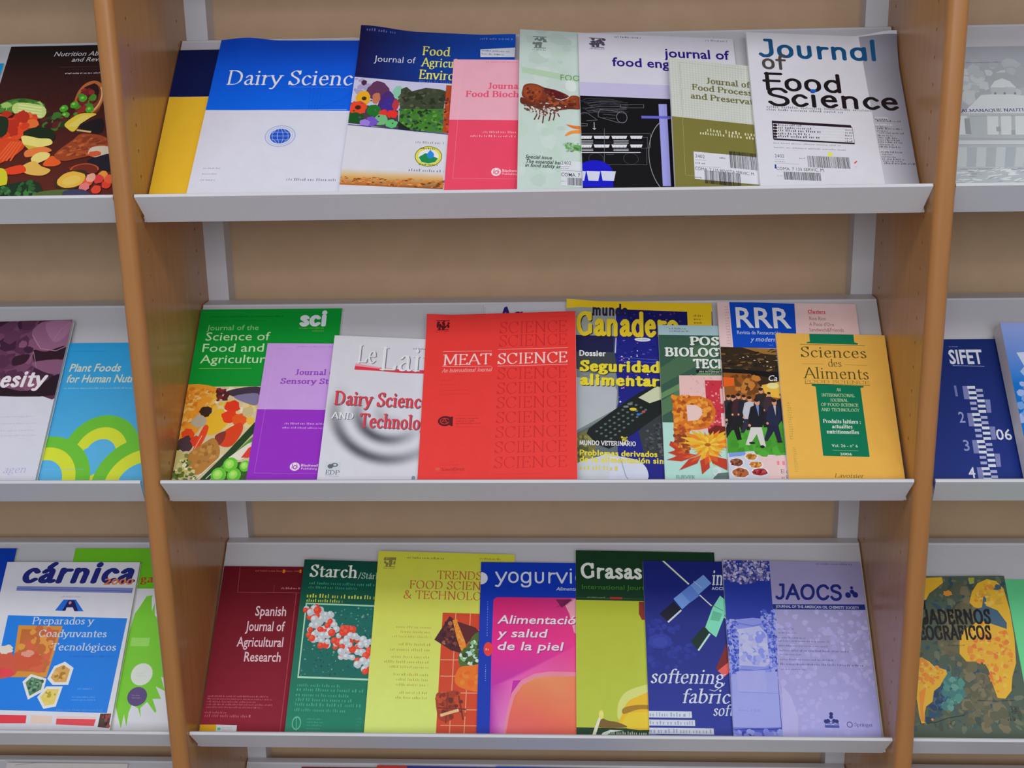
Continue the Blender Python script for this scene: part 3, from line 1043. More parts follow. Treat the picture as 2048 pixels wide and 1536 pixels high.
journal('journal', 'white journal with navy lowercase title above black technical line drawing and lilac bars', 'journal', 'journals on the top visible shelf of the middle bay',
        0, (0.06813, 0.00581, 0.02142, 0.01635, -0.0989), (210.0, 281.55, 6), (247, 247, 249), 'g', [], [
 ('r',(228,226,239),0,0,210,281.6),
 ('tree',(89,82,100),14.8,252.1,35.1,273.3,5),
 ('k',(102,91,125),49,274.1,85.3,279.6,1,3,0.6,0),
 ('k',(125,125,147),172.2,274.5,202.8,279.7,1,4,0.6,0),
 ('t','s','journal of',10,(40,22,134),114.7,243.2,15.97,88.1,2,0),
 ('t','s','food engineering',8,(40,22,134),44,223.5,15.25,76.8,2,0),
 ('r',(210,203,239),0,168.9,210,192.8),
 ('r',(8,8,15),0,0,210,168.9),
 ('l',(109,111,120),0.35,1.09,159.4,8.34,164.5,33.4,165.3,44,164),
 ('l',(109,111,120),0.35,3.19,158,14.87,161.9,42.8,163.3,49.5,162.8),
 ('l',(109,111,120),0.35,5.29,156.6,21.39,159.3,52.1,161.4,55,161.5),
 ('l',(109,111,120),0.35,7.39,155.2,28.04,160.9,61.5,159.4,60.5,160.3),
 ('l',(109,111,120),0.35,9.49,153.8,13.14,157.2,42.4,159.7,46.3,158),
 ('l',(109,111,120),0.35,11.59,152.3,19.65,154.6,51.8,157.7,51.8,156.8),
 ('l',(109,111,120),0.35,13.68,150.9,26.28,156.3,61.2,155.7,57.3,155.5),
 ('l',(109,111,120),0.35,15.77,149.5,11.41,152.6,42,152.3,62.7,154.3),
 ('l',(109,111,120),0.35,1.87,147.3,17.92,150,51.5,154.1,48.6,152),
 ('l',(109,111,120),0.35,3.97,145.9,24.54,151.6,60.9,152.1,54,150.8),
 ('l',(109,111,120),0.35,6.06,144.5,9.69,147.9,41.7,148.6,59.5,149.5),
 ('l',(109,111,120),0.35,8.15,143.1,16.19,145.3,51,146.7,45.4,147.3),
 ('l',(109,111,120),0.35,10.24,141.7,22.8,147,60.5,148.4,50.8,146.1),
 ('l',(109,111,120),0.35,12.33,140.2,7.98,143.3,41.4,145,56.3,144.8),
 ('l',(109,111,120),0.35,14.41,138.8,14.46,140.7,50.7,143,61.8,143.6),
 ('l',(109,111,120),0.35,0.56,136.6,21.06,142.3,60,141.1,47.6,141.3),
 ('l',(136,138,147),0.5,52.6,155.8,82.7,157.3,82.4,151.9,52.4,150.3,52.6,155.8),
 ('l',(136,138,147),0.6,25.63,146.6,53,142.9),
 ('l',(136,138,147),0.6,22.57,133.7,49.6,124.7),
 ('l',(136,138,147),0.6,25.63,146.6,22.75,139.5,22.57,133.7),
 ('l',(136,138,147),0.4,28.9,138,45.7,137.2),
 ('l',(136,138,147),0.4,28.74,132.8,44.6,131.8),
 ('o',(136,138,147),53.2,134.1,7.1,9.78,0.71,0,360,40),
 ('l',(136,138,147),0.5,14.9,143.8,23.69,141.4),
 ('l',(136,138,147),0.5,-0.28,138.3,7.71,139.9,21.52,127.9,7.36,126),
 ('l',(136,138,147),0.6,-0.69,121,8.12,121.4,8.02,117.5,-0.78,117.1),
 ('l',(239,240,249),0.7,17,124.2,17,112,15.13,114.2),
 ('l',(239,240,249),0.7,17,112,19,114.4),
 ('l',(136,138,147),0.35,-1.07,104.3,89.1,108.8,87.9,85.6,83,84.9,82,57.5,-2.25,53.5),
 ('l',(136,138,147),0.3,76.8,102,84.8,102.4,83.8,84.3,76,83.9),
 ('o',(170,172,181),118,71.4,33.2,65,0.7,90,270,40),
 ('p',(239,240,249),-1.15,100.7,14.07,101.4,12.54,96.4,-1.27,95.7),
 ('l',(136,136,147),0.3,2.6,98.6,2.53,95.9),
 ('l',(136,136,147),0.3,6.4,98.8,6.33,96),
 ('l',(136,136,147),0.3,10.2,99,10.13,96.2),
 ('p',(239,240,249),15.83,101.5,36.5,102.5,34.9,97.5,17.08,96.6),
 ('l',(136,136,147),0.3,20.93,99.5,20.85,96.8),
 ('l',(136,136,147),0.3,26.09,99.7,26.01,97),
 ('l',(136,136,147),0.3,31.3,100,31.2,97.3),
 ('p',(239,240,249),38.6,102.6,59,103.6,57.4,98.6,39.9,97.7),
 ('l',(136,136,147),0.3,43.6,100.6,43.5,97.9),
 ('l',(136,136,147),0.3,48.7,100.9,48.6,98.1),
 ('l',(136,136,147),0.3,53.8,101.1,53.7,98.4),
 ('p',(239,240,249),62.5,103.8,78.7,104.6,77.1,99.5,63.7,98.9),
 ('l',(136,136,147),0.3,66.5,101.7,66.3,99),
 ('l',(136,136,147),0.3,70.5,101.9,70.4,99.2),
 ('l',(136,136,147),0.3,74.5,102.1,74.4,99.4),
 ('p',(239,240,249),-1.49,86.2,13.67,87,12.14,81.9,-1.6,81.3),
 ('l',(136,136,147),0.3,2.24,84.1,2.18,81.5),
 ('l',(136,136,147),0.3,6.03,84.3,5.96,81.6),
 ('l',(136,136,147),0.3,9.82,84.5,9.75,81.8),
 ('p',(239,240,249),15.41,87,36,88,34.4,83,16.67,82.2),
 ('l',(136,136,147),0.3,20.49,85,20.41,82.3),
 ('l',(136,136,147),0.3,25.64,85.3,25.55,82.6),
 ('l',(136,136,147),0.3,30.8,85.5,30.7,82.8),
 ('p',(239,240,249),38.1,88.1,58.4,89.1,56.8,84.1,39.3,83.3),
 ('l',(136,136,147),0.3,43.1,86.1,43,83.4),
 ('l',(136,136,147),0.3,48.2,86.4,48,83.7),
 ('l',(136,136,147),0.3,53.2,86.6,53.1,83.9),
 ('p',(239,240,249),61.9,89.3,78,90.1,76.4,85.1,63.1,84.4),
 ('l',(136,136,147),0.3,65.8,87.2,65.7,84.5),
 ('l',(136,136,147),0.3,69.8,87.4,69.7,84.7),
 ('l',(136,136,147),0.3,73.9,87.6,73.8,84.9),
 ('l',(239,240,249),0.7,-1.33,93,14.91,93.8),
 ('l',(239,240,249),0.7,41.1,95,60.4,96),
 ('l',(239,240,249),0.7,-1.39,90.7,14.84,91.5),
 ('l',(239,240,249),0.7,41.1,92.8,60.3,93.7),
 ('l',(239,240,249),0.7,-1.44,88.5,14.78,89.2),
 ('l',(239,240,249),0.7,41,90.5,60.2,91.5),
 ('l',(239,240,249),0.7,-1.67,78.6,14.5,79.4),
 ('l',(239,240,249),0.7,40.6,80.6,59.8,81.6),
 ('l',(239,240,249),0.7,-1.72,76.3,14.44,77.1),
 ('l',(239,240,249),0.7,40.5,78.4,59.7,79.3),
 ('l',(239,240,249),1,-1.79,73.2,74.8,76.9),
 ('l',(80,80,91),0.5,16.93,91.2,39.6,92.3),
 ('l',(80,80,91),0.5,62.4,93.4,80,94.2),
 ('l',(125,125,147),0.5,29.9,114.5,27.84,51.6),
 ('l',(136,136,147),0.4,31.1,71.7,40.7,72.1),
 ('o',(80,82,96),17.87,63.9,9.53,9.35,0.52,0,360,40),
 ('o',(80,82,96),62.1,66.1,9.57,9.37,0.52,0,360,40),
 ('e',(20,20,210),16.37,42.3,22.4,19.37,0,18,0,0),
 ('p',(20,20,210),-2.17,56.8,38.6,39,37.9,19.45,-3.08,17.57),
 ('p',(224,228,249),-2.48,43.2,4.54,42.9,1.77,27.72,-2.84,27.93),
 ('p',(224,228,249),5.25,43.5,22.43,43.7,19.56,28.54,7.25,28.4),
 ('p',(224,228,249),23.14,44.4,42.1,44.6,39.1,29.44,25.06,29.23),
 ('p',(172,172,246),102.1,159.5,112.9,160,110.5,24.51,100.2,24.04),
 ('p',(111,111,221),78.5,138.2,119,139.5,118.7,135.1,78.7,133.8)])

journal('journal', 'small olive journal with a pale woven-grid upper half, turned a little clockwise', 'journal', 'journals on the top visible shelf of the middle bay',
        0, (0.1812, 0.01071, 0.02763, -0.00622, -0.16757), (155.0, 223.81, 5), (247, 247, 249), 'm', [], [
 ('r',(221,226,217),0,0,155,223.8),
 ('r',(132,127,62),0,0,155,121.8),
 ('l',(199,203,194),0.45,0.03,223.4,0.89,121.5),
 ('l',(199,203,194),0.45,3.88,223.4,4.55,121.6),
 ('l',(199,203,194),0.45,7.74,223.4,8.22,121.6),
 ('l',(199,203,194),0.45,11.59,223.3,11.89,121.6),
 ('l',(199,203,194),0.45,15.45,223.3,15.55,121.6),
 ('l',(199,203,194),0.45,19.31,223.3,19.23,121.6),
 ('l',(199,203,194),0.45,23.17,223.3,22.9,121.6),
 ('l',(199,203,194),0.45,27.03,223.2,26.57,121.6),
 ('l',(199,203,194),0.45,30.9,223.2,30.2,121.7),
 ('l',(199,203,194),0.45,34.8,223.2,33.9,121.7),
 ('l',(199,203,194),0.45,38.6,223.2,37.6,121.7),
 ('l',(199,203,194),0.45,42.5,223.1,41.3,121.7),
 ('l',(199,203,194),0.45,46.4,223.1,45,121.7),
 ('l',(199,203,194),0.45,50.2,223.1,48.6,121.7),
 ('l',(199,203,194),0.45,54.1,223,52.3,121.7),
 ('l',(199,203,194),0.45,58,223,56,121.7),
 ('l',(199,203,194),0.45,61.9,223,59.7,121.8),
 ('l',(199,203,194),0.45,65.8,222.9,63.4,121.8),
 ('l',(199,203,194),0.45,69.6,222.9,67.1,121.8),
 ('l',(199,203,194),0.45,73.5,222.9,70.8,121.8),
 ('l',(199,203,194),0.45,77.4,222.9,74.5,121.8),
 ('l',(199,203,194),0.45,81.3,222.8,78.2,121.8),
 ('l',(199,203,194),0.45,85.2,222.8,81.9,121.8),
 ('l',(199,203,194),0.45,89,222.8,85.6,121.8),
 ('l',(199,203,194),0.45,92.9,222.8,89.3,121.8),
 ('l',(199,203,194),0.45,96.8,222.7,93,121.9),
 ('l',(199,203,194),0.45,100.7,222.7,96.7,121.9),
 ('l',(199,203,194),0.45,104.6,222.7,100.4,121.9),
 ('l',(199,203,194),0.45,108.5,222.6,104.1,121.9),
 ('l',(199,203,194),0.45,112.4,222.6,107.8,121.9),
 ('l',(203,208,199),0.45,-0.06,221,117.3,221.3),
 ('l',(203,208,199),0.45,-0.01,216.8,117,217.1),
 ('l',(203,208,199),0.45,0.04,212.7,116.7,212.9),
 ('l',(203,208,199),0.45,0.08,208.6,116.4,208.7),
 ('l',(203,208,199),0.45,0.13,204.4,116.1,204.5),
 ('l',(203,208,199),0.45,0.18,200.3,115.8,200.4),
 ('l',(203,208,199),0.45,0.23,196.3,115.5,196.2),
 ('l',(203,208,199),0.45,0.27,192.2,115.2,192.1),
 ('l',(203,208,199),0.45,0.32,188.1,114.9,188),
 ('l',(203,208,199),0.45,0.37,184.1,114.6,183.8),
 ('l',(203,208,199),0.45,0.42,180,114.3,179.7),
 ('l',(203,208,199),0.45,0.46,176,114,175.6),
 ('l',(203,208,199),0.45,0.51,171.9,113.7,171.6),
 ('l',(203,208,199),0.45,0.56,167.9,113.4,167.5),
 ('l',(203,208,199),0.45,0.6,163.9,113.1,163.4),
 ('l',(203,208,199),0.45,0.65,159.9,112.8,159.4),
 ('l',(203,208,199),0.45,0.7,155.9,112.5,155.3),
 ('l',(203,208,199),0.45,0.74,151.9,112.2,151.3),
 ('l',(203,208,199),0.45,0.79,147.9,111.9,147.3),
 ('l',(203,208,199),0.45,0.84,144,111.6,143.3),
 ('l',(203,208,199),0.45,0.88,140,111.3,139.3),
 ('l',(203,208,199),0.45,0.93,136.1,111,135.3),
 ('l',(203,208,199),0.45,0.97,132.2,110.8,131.3),
 ('l',(203,208,199),0.45,1.02,128.2,110.5,127.3),
 ('l',(203,208,199),0.45,1.06,124.3,110.2,123.4),
 ('l',(170,165,114),0.35,13.73,217.3,13.74,122.6),
 ('l',(192,190,136),0.35,13.74,122.6,13.5,27.29,37.1,28.08),
 ('l',(181,185,170),0.3,13.73,217.3,106.8,216.8),
 ('k',(147,149,125),43.3,219.9,107.1,234.5,1,3,0.3,0),
 ('t','B','Journal of',10,(118,114,69),48.2,184.9,9.67,59.5,-4,0),
 ('t','B','Food Processing',12,(118,114,69),28.48,171.2,9.57,79.7,-4,0),
 ('t','B','and Preservation',12,(118,114,69),26,155.9,9.49,78.9,-4,0),
 ('k',(232,230,192),45,96.9,109.4,113.2,1,4,0.35,0),
 ('k',(232,230,192),35.3,90.2,110.8,107.4,1,5,0.3,0)], [
 ('barcode_label', 'white library label with bar codes', (232, 232, 243), [25.37,66.5,25.04,22.68,120.4,23.74,122.1,67.8], [
  ('t','s','2402',4,(46,46,53),27.16,57.1,5.38,12.17,-0.6,0),
  ('l',(46,46,53),0.3,27,53.2,40.9,54.3),
  ('k',(46,46,53),26.64,45.8,39.9,51.5,1,3,0.4,0),
  ('l',(46,46,53),0.25,26.49,42.5,59.4,45.1),
  ('k',(46,46,53),58.5,58.7,66.6,63,1,5,0.6,0),
  ('bar',(46,46,53),71.6,46.1,120.6,73.2,7),
  ('t','s','COMA. 7 135 REVISTA SERVIC. M.',30,(46,46,53),26.1,37.2,4.82,76.3,-0.4,0),
  ('k',(46,46,53),25.57,23.36,34.4,27.74,1,6,0.5,0),
  ('bar',(46,46,53),38.1,17.32,83.2,38,9)])])

journal('journal', 'white journal with large teal and black title and grey column down its right side', 'journal', 'journals on the top visible shelf of the middle bay',
        0, (0.28716, 0.00814, 0.01573, -0.00544, -0.07531), (199.0, 280.47, 6), (247, 247, 249), 'g', [(1, 1, 60, 70, 14)], [
 ('r',(232,232,243),0,0,199,280.5),
 ('q',151,278.6,(165,165,179),203.6,275.2,(127,127,143),213.6,28.73,(136,136,154),156.1,25.93,(210,210,223)),
 ('t','M','Journal',7,(17,87,140),14.2,238,29.45,155.6,2,0),
 ('t','M','of',2,(82,76,76),17.2,216,24.11,34.1,1,0),
 ('t','M','Food',4,(29,20,26),15.39,179,28.44,102.3,0.5,0),
 ('t','M','Science',7,(29,20,26),20.28,152.4,27.93,169.4,0.5,0),
 ('e',(20,102,214),80.8,179.1,3.96,3.11,0,18,0,0),
 ('k',(136,136,147),17.83,142.5,154.4,155.6,1,3,0.3,0),
 ('k',(102,102,114),17.58,139.2,116.5,149.5,1,4,0.35,0),
 ('p',(42,24,40),22.32,125.6,123.4,123,125.1,118.5,23.02,121.1),
 ('l',(42,24,40),1.2,22.97,125,22.33,94.7),
 ('l',(42,24,40),2.6,22.33,94.7,125.2,92.4),
 ('l',(42,24,40),0.5,125.1,118.5,125.2,92.4),
 ('e',(42,24,40),26.28,118,2.81,2.06,0,18,0,0),
 ('k',(58,51,62),30.3,116.2,60.9,121.4,1,2,0.6,0),
 ('l',(192,192,199),0.25,30.6,115.7,123.4,115.4),
 ('k',(58,51,62),115.8,113,125.6,116.7,1,0,0.7,0),
 ('e',(42,24,40),25.9,113.2,2.8,2.06,0,18,0,0),
 ('k',(58,51,62),29.94,111.4,73,117.2,1,3,0.6,0),
 ('l',(192,192,199),0.25,30.3,110.9,122.9,110.6),
 ('k',(58,51,62),115.3,108.2,125.1,111.9,1,1,0.7,0),
 ('e',(42,24,40),25.51,108.4,2.81,2.05,0,18,0,0),
 ('k',(58,51,62),29.55,106.6,85,113,1,4,0.6,0),
 ('l',(192,192,199),0.25,29.87,106.1,122.3,105.8),
 ('k',(58,51,62),114.7,103.4,124.6,107.1,1,2,0.7,0),
 ('e',(42,24,40),25.13,103.6,2.8,2.05,0,18,0,0),
 ('k',(58,51,62),29.16,101.8,70.7,107.5,1,5,0.6,0),
 ('l',(192,192,199),0.25,29.48,101.4,121.8,101),
 ('k',(58,51,62),114.2,98.6,124,102.3,1,3,0.7,0),
 ('e',(42,24,40),24.75,98.8,2.8,2.05,0,18,0,0),
 ('k',(58,51,62),28.78,97,82.6,103.4,1,6,0.6,0),
 ('l',(192,192,199),0.25,29.09,96.6,121.3,96.3),
 ('k',(58,51,62),113.7,93.9,123.5,97.5,1,4,0.7,0),
 ('k',(125,125,136),22.02,77.6,127.4,91.9,2,7,0.3,0),
 ('t','s','2402',4,(58,58,69),21.68,64.8,5.34,11.72,-0.6,0),
 ('l',(91,91,102),0.3,21.43,61.6,33.1,61.5),
 ('l',(91,91,102),0.25,21.44,55.2,51.5,55.2),
 ('k',(91,91,102),21.05,56.7,34.7,59.6,1,3,0.5,0),
 ('k',(69,69,80),52.6,63.6,60.4,66.6,1,3,0.7,0),
 ('p',(51,80,170),20.46,53.6,22.49,53.3,21.96,46.7,19.93,47),
 ('bar',(46,46,53),62.8,50.9,115.7,69.4,5),
 ('t','s','COMA. 7 135 SERVIC. M.',22,(46,46,53),21.8,44.6,4.83,60.5,-0.4,0),
 ('k',(102,102,114),22.31,34.1,30,36.6,1,4,0.5,0),
 ('bar',(46,46,53),30.5,29.71,76.8,42.4,8),
 ('e',(240,249,80),91.9,73.1,2.95,3.36,0,18,0,0),
 ('p',(242,69,80),120.8,61.2,124.7,64.5,125.2,63.2,122,59.1),
 ('l',(242,91,102),0.5,120.9,54.2,124,54.4),
 ('k',(242,242,249),156.5,136,174.1,139.9,1,0,0.62,0),
 ('k',(51,46,62),156.1,132.7,172.5,136.6,1,1,0.62,0),
 ('k',(51,46,62),158.5,130.1,189.9,134.7,1,2,0.62,0),
 ('k',(242,242,249),156,124.2,178.5,128.3,1,3,0.62,0),
 ('k',(51,46,62),155.5,120.3,172.7,124.1,1,4,0.62,0),
 ('k',(51,46,62),157.2,117.2,189.9,121.8,1,5,0.62,0),
 ('k',(51,46,62),156.4,113.5,170.9,117.2,1,6,0.62,0),
 ('k',(51,46,62),159.2,110,191.3,114.6,1,7,0.62,0),
 ('k',(51,46,62),156.6,105.8,177,109.7,1,8,0.62,0),
 ('k',(51,46,62),157.2,101.9,182.1,106.1,1,9,0.62,0),
 ('k',(51,46,62),156.3,98.3,184.5,102.6,1,10,0.62,0),
 ('k',(51,46,62),156.3,94.7,187.9,99.2,1,11,0.62,0),
 ('k',(51,46,62),156.8,90.9,175.9,94.8,1,12,0.62,0),
 ('k',(51,46,62),156.4,87,183.7,91.3,1,13,0.62,0),
 ('k',(242,242,249),157,81.9,168.7,85.4,1,14,0.62,0),
 ('k',(51,46,62),157.1,78.6,184.8,82.9,1,15,0.62,0),
 ('k',(51,46,62),158.7,74.9,172.1,78.4,1,16,0.62,0),
 ('k',(51,46,62),157.2,70.8,176,74.6,1,17,0.62,0),
 ('k',(51,46,62),157.7,67.1,185.9,71.3,1,18,0.62,0),
 ('k',(51,46,62),158.2,63.8,182.9,67.9,1,19,0.62,0),
 ('k',(51,46,62),159.5,60.1,201.5,65,1,20,0.62,0)])

journal('journal', 'green journal with white lettering above a colourful photo of vegetables', 'journal', 'journals on the second shelf of the middle bay',
        1, (-0.4885, 0.00213, 0.0005, -0.00024, 0.0), (208.0, 300.53, 6), (247, 247, 249), 'g', [], [
 ('r',(0,161,54),0,0,208,300.5),
 ('k',(0,93,34),15.26,285.2,122.9,290.5,1,3,0.45,0),
 ('k',(0,111,41),51.1,279.5,98.1,282.5,1,4,0.5,0),
 ('k',(0,111,41),16.24,278.4,42.6,281.8,1,4,0.5,0),
 ('t','s','Journal of the',14,(155,227,144),13.18,264.4,8.66,75.8,-0.2,0),
 ('t','s','Science of',10,(209,249,196),13.64,246.9,13.85,93.9,0.3,0),
 ('t','s','Food and',8,(209,249,196),11.71,227.7,13.7,89,0.3,0),
 ('t','s','Agriculture',10,(209,249,196),11.23,208.9,13.56,94.2,0.3,0),
 ('l',(187,220,89),0.5,11.4,199.9,87,199.9),
 ('t','H','sci',3,(235,244,249),147.8,271.8,23.69,39.1,7,0),
 ('k',(165,209,78),148.2,265.2,184.6,268.7,1,3,0.6,0),
 ('k',(165,209,78),168.1,260.7,185.1,263.6,1,4,0.6,0),
 ('p',(227,209,165),-8.64,170.2,195.1,171,209.5,22.07,-17.89,22.41),
 ('s',(249,165,45),-10.97,168.4,40,169.3,45.3,145.5,36.6,123.3,17.9,90.5,-9.21,88.4,-14.89,99.3),
 ('sc',[(249,185,73),(244,155,45),(226,133,34),(249,207,117)],110,2,5,3,-8.96,168.4,40.1,168.1,43.3,145.6,14.91,110.2,-9.56,90.6,{'asp':0.6,'rot':None}),
 ('sc',[(249,239,202),(242,220,155),(249,197,63)],60,3,7,4,38.1,168.1,103.8,170,102.5,101.1,41.8,101.3,32.7,123.3,{'asp':1,'rot':None}),
 ('s',(71,56,74),55.2,160.1,70.3,166.8,103.9,168.9,102.9,145.2,87,145.3,72.2,152.1),
 ('s',(133,128,165),68,154.4,101.2,158.7,102.4,140.8,87.3,143.1),
 ('sc',[(93,34,41),(133,45,45)],16,2,5,5,41.8,163.6,58.1,168,58.6,150,45,147.8,{'asp':1,'rot':None}),
 ('s',(249,196,45),32,101.3,38.3,125.5,54.8,134.3,65.5,114.4,55.8,99.1,43,92.6),
 ('e',(244,58,25),68.2,137.6,10.88,10.07,0,18,0.15,590),
 ('e',(249,65,22),66.4,122.1,11.83,9.98,0,18,0.15,570),
 ('e',(249,96,28),80.9,116.5,10.81,9.94,0,18,0.15,640),
 ('e',(244,78,34),11.35,94.9,8.83,8.75,0,18,0.15,270),
 ('e',(216,198,144),91,129.7,8.87,7.79,0,18,0.15,700),
 ('e',(65,39,30),31.7,130,8.9,8.02,0,18,0.15,400),
 ('e',(194,183,161),24.11,114.5,9.86,9.72,0,18,0.15,350),
 ('e',(80,58,67),10.75,79.7,11.72,11.93,0,18,0.15,255),
 ('e',(67,60,34),-2.89,73.3,7.81,6.04,0,18,0.15,180),
 ('e',(238,67,34),24.75,84,7.82,8.68,0,18,0.15,330),
 ('s',(235,69,25),55.1,90.4,67,103.4,83.5,112.1,87.1,98.9,76.4,77.3,63,75.2,54.4,81.7),
 ('s',(144,56,45),50,91.5,63.6,99,63.5,86,56.9,77.4),
 ('s',(246,78,34),21.66,65.7,31.3,105.7,39.3,104.6,33.2,79.6),
 ('l',(249,211,201),0.8,23.12,68.9,31.7,92.6),
 ('s',(194,133,58),16.32,62.5,35.2,79.6,49.5,88.2,60.1,68.8,55,49.6,34.4,32.8,16.04,39.1),
 ('sc',[(209,155,78),(172,115,49),(187,133,67)],24,2,4,6,20.2,62.5,48.2,83.9,55.8,58.1,31.8,37,{'asp':1,'rot':None}),
 ('s',(209,198,122),-13.56,66.8,7.87,66.8,20.54,47.6,16.07,26.54,-10.54,24.49),
 ('sc',[(220,216,155),(133,144,67),(100,122,45),(249,245,206),(67,89,41)],70,1.5,4,7,-11.96,69,14.37,62.5,32.7,30.7,39.6,23.36,-12.29,23.44,{'asp':1,'rot':None}),
 ('p',(32,69,30),37.6,23.99,71.7,68.8,101.3,110.9,111.5,123,113.2,109.8,86.7,73,51,23.97),
 ('p',(89,155,56),63.6,43.3,100.3,88,114.5,98.8,116.4,83.7,81.8,51.7,68.4,36.9),
 ('l',(243,249,230),1.2,33.4,26.51,64.8,62.4),
 ('l',(243,249,230),1,46.8,26.49,58.3,40.1),
 ('p',(244,238,220),73.2,58.1,97.5,79.4,113.9,88,116.3,68.6,89.2,53.8),
 ('p',(235,67,56),90.6,58,99.3,73,116.4,83.7,118.5,66.5,100.2,58),
 ('p',(56,100,41),52.9,23.97,67.5,43.2,89.5,51.7,105.2,49.5,108.4,23.88),
 ('e',(106,209,52),77.5,47.5,10.02,11.04,0,18,0,0),
 ('e',(165,244,95),76.2,48.3,6.21,6.84,0,18,0,0),
 ('e',(200,249,129),75.7,49.1,3.01,3.31,0,18,0,0),
 ('e',(106,209,52),63.3,31.7,10.56,11.57,0,18,0,0),
 ('e',(165,244,95),62.1,32.5,6.55,7.17,0,18,0,0),
 ('e',(200,249,129),61.6,33.4,3.18,3.47,0,18,0,0),
 ('e',(106,209,52),84.5,31.6,9.59,10.51,0,18,0,0),
 ('e',(165,244,95),83.2,32.5,5.94,6.51,0,18,0,0),
 ('e',(200,249,129),82.7,33.3,2.88,3.15,0,18,0,0),
 ('e',(106,209,52),98,45.3,7.7,8.47,0,18,0,0),
 ('e',(165,244,95),96.8,46.1,4.77,5.25,0,18,0,0),
 ('e',(200,249,129),96.2,47,2.31,2.53,0,18,0,0)])

journal('journal', 'small purple journal, pale lilac upper half over vivid purple lower half', 'journal', 'journals on the second shelf of the middle bay',
        1, (-0.38531, 0.00547, 0.0076, -0.0166, 0.0), (155.0, 234.66, 5), (247, 247, 249), 'm', [], [
 ('r',(214,168,242),0,0,155,234.7),
 ('r',(161,54,209),0,0,155,127),
 ('l',(228,194,249),0.35,12.25,225.4,11.16,126.4),
 ('l',(200,133,233),0.35,11.16,126.4,9.9,29.01,134.5,29.98),
 ('l',(194,144,227),0.3,12.25,225.4,113.9,226.7),
 ('k',(165,122,209),43.3,227.5,95.7,231.2,1,3,0.5,0),
 ('t','B','Journal of',7,(155,74,198),46.1,182.9,8.68,44.1,-3,0),
 ('t','B','Sensory Studies',10,(155,74,198),26.85,168.3,8.62,69,-3,0),
 ('k',(232,190,249),41.4,102.4,106.9,108,1,4,0.55,0),
 ('k',(232,190,249),39.3,95.8,111.5,101.5,1,5,0.5,0),
 ('e',(249,234,241),63.8,39.4,6.86,6.29,0,18,0,0),
 ('l',(161,54,209),0.9,60.5,44,60.3,36.4),
 ('o',(161,54,209),64.2,38.6,2.86,3.14,1.14,0,360,40),
 ('l',(161,54,209),0.6,65.8,44.1,68.3,37),
 ('t','s','Blackwell',9,(249,234,241),72.3,39.7,3.77,22.86,0.6,0),
 ('t','s','Publishing',10,(249,218,229),72.9,35.1,3.14,21.88,0,0)])

journal('journal', 'white journal with red title lettering over grey milk ripples', 'journal', 'journals on the second shelf of the middle bay',
        1, (-0.28674, 0.00484, 0.01853, -0.01266, -0.07408), (205.0, 241.0, 5), (247, 247, 249), 'g', [], [
 ('r',(227,227,238),0,0,205,241),
 ('ripple',91,123.7,97.1,93.1,(93,95,106),(227,227,238)),
 ('p',(235,58,80),33.9,195.7,67.7,190.9,95.5,189.5,135.2,189.7,135.6,184.2,96,183.8,68.1,185.4,33.2,186),
 ('p',(249,165,176),33.8,196.2,67.6,191.4,67.8,189.1,33.8,192),
 ('t','r','Le',2,(124,126,141),37.1,197.1,28.99,26.12,0,0),
 ('t','r','Lait',3,(124,126,141),69.8,186.8,37,55.8,0,0),
 ('t','r','Le',2,(243,243,249),35.6,197.9,29,26.13,0,0),
 ('t','r','Lait',3,(243,243,249),68.3,187.5,37,55.8,0,0),
 ('k',(100,100,122),113,222,130.7,226.7,1,3,0.6,0),
 ('t','r','Dairy Science',12,(106,89,102),11.41,128.3,20.96,119.8,4,0),
 ('t','r','Technology',8,(106,89,102),49.2,94.9,20.99,82.4,4,0),
 ('t','r','Dairy Science',12,(235,65,82),10.11,129.6,20.98,119.9,4,0),
 ('t','r','Technology',8,(235,65,82),47.9,96.1,21,82.4,4,0),
 ('t','r','AND',3,(106,109,124),9.33,106.5,9.65,30.8,3,0),
 ('t','r','AND',3,(243,243,249),8.26,107.6,9.66,30.8,3,0),
 ('r',(216,222,227),8.46,29.13,29.65,41.4),
 ('e',(100,109,117),15.8,34.8,3.78,3.36,0,18,0,0),
 ('e',(100,109,117),21.24,37.1,4.53,2.94,0,18,0,0),
 ('e',(216,222,227),21.62,37.2,2.26,1.47,0,18,0,0),
 ('t','r','EDP',3,(122,128,144),10.12,22.79,6.26,18.83,3,0),
 ('k',(144,148,159),10.48,19.24,28.47,22.16,1,3,0.5,0),
 ('e',(133,155,187),127.6,22.15,2.63,3.75,0,18,0,0)])

journal('journal', 'white magazine almost hidden behind the red journal, dark letter tops showing', 'journal', 'journals on the second shelf of the middle bay',
        1, (-0.06886, 0.00167, 0.0005, 0.01745, 0.0), (165.0, 306.6, 3), (247, 247, 249), 'g', [], [
 ('r',(220,220,231),0,0,165,306.6),
 ('t','r','Ag',2,(49,34,122),20.06,275,26.66,36.7,7,0),
 ('l',(144,144,155),0.4,1.66,303.1,2.69,230)])

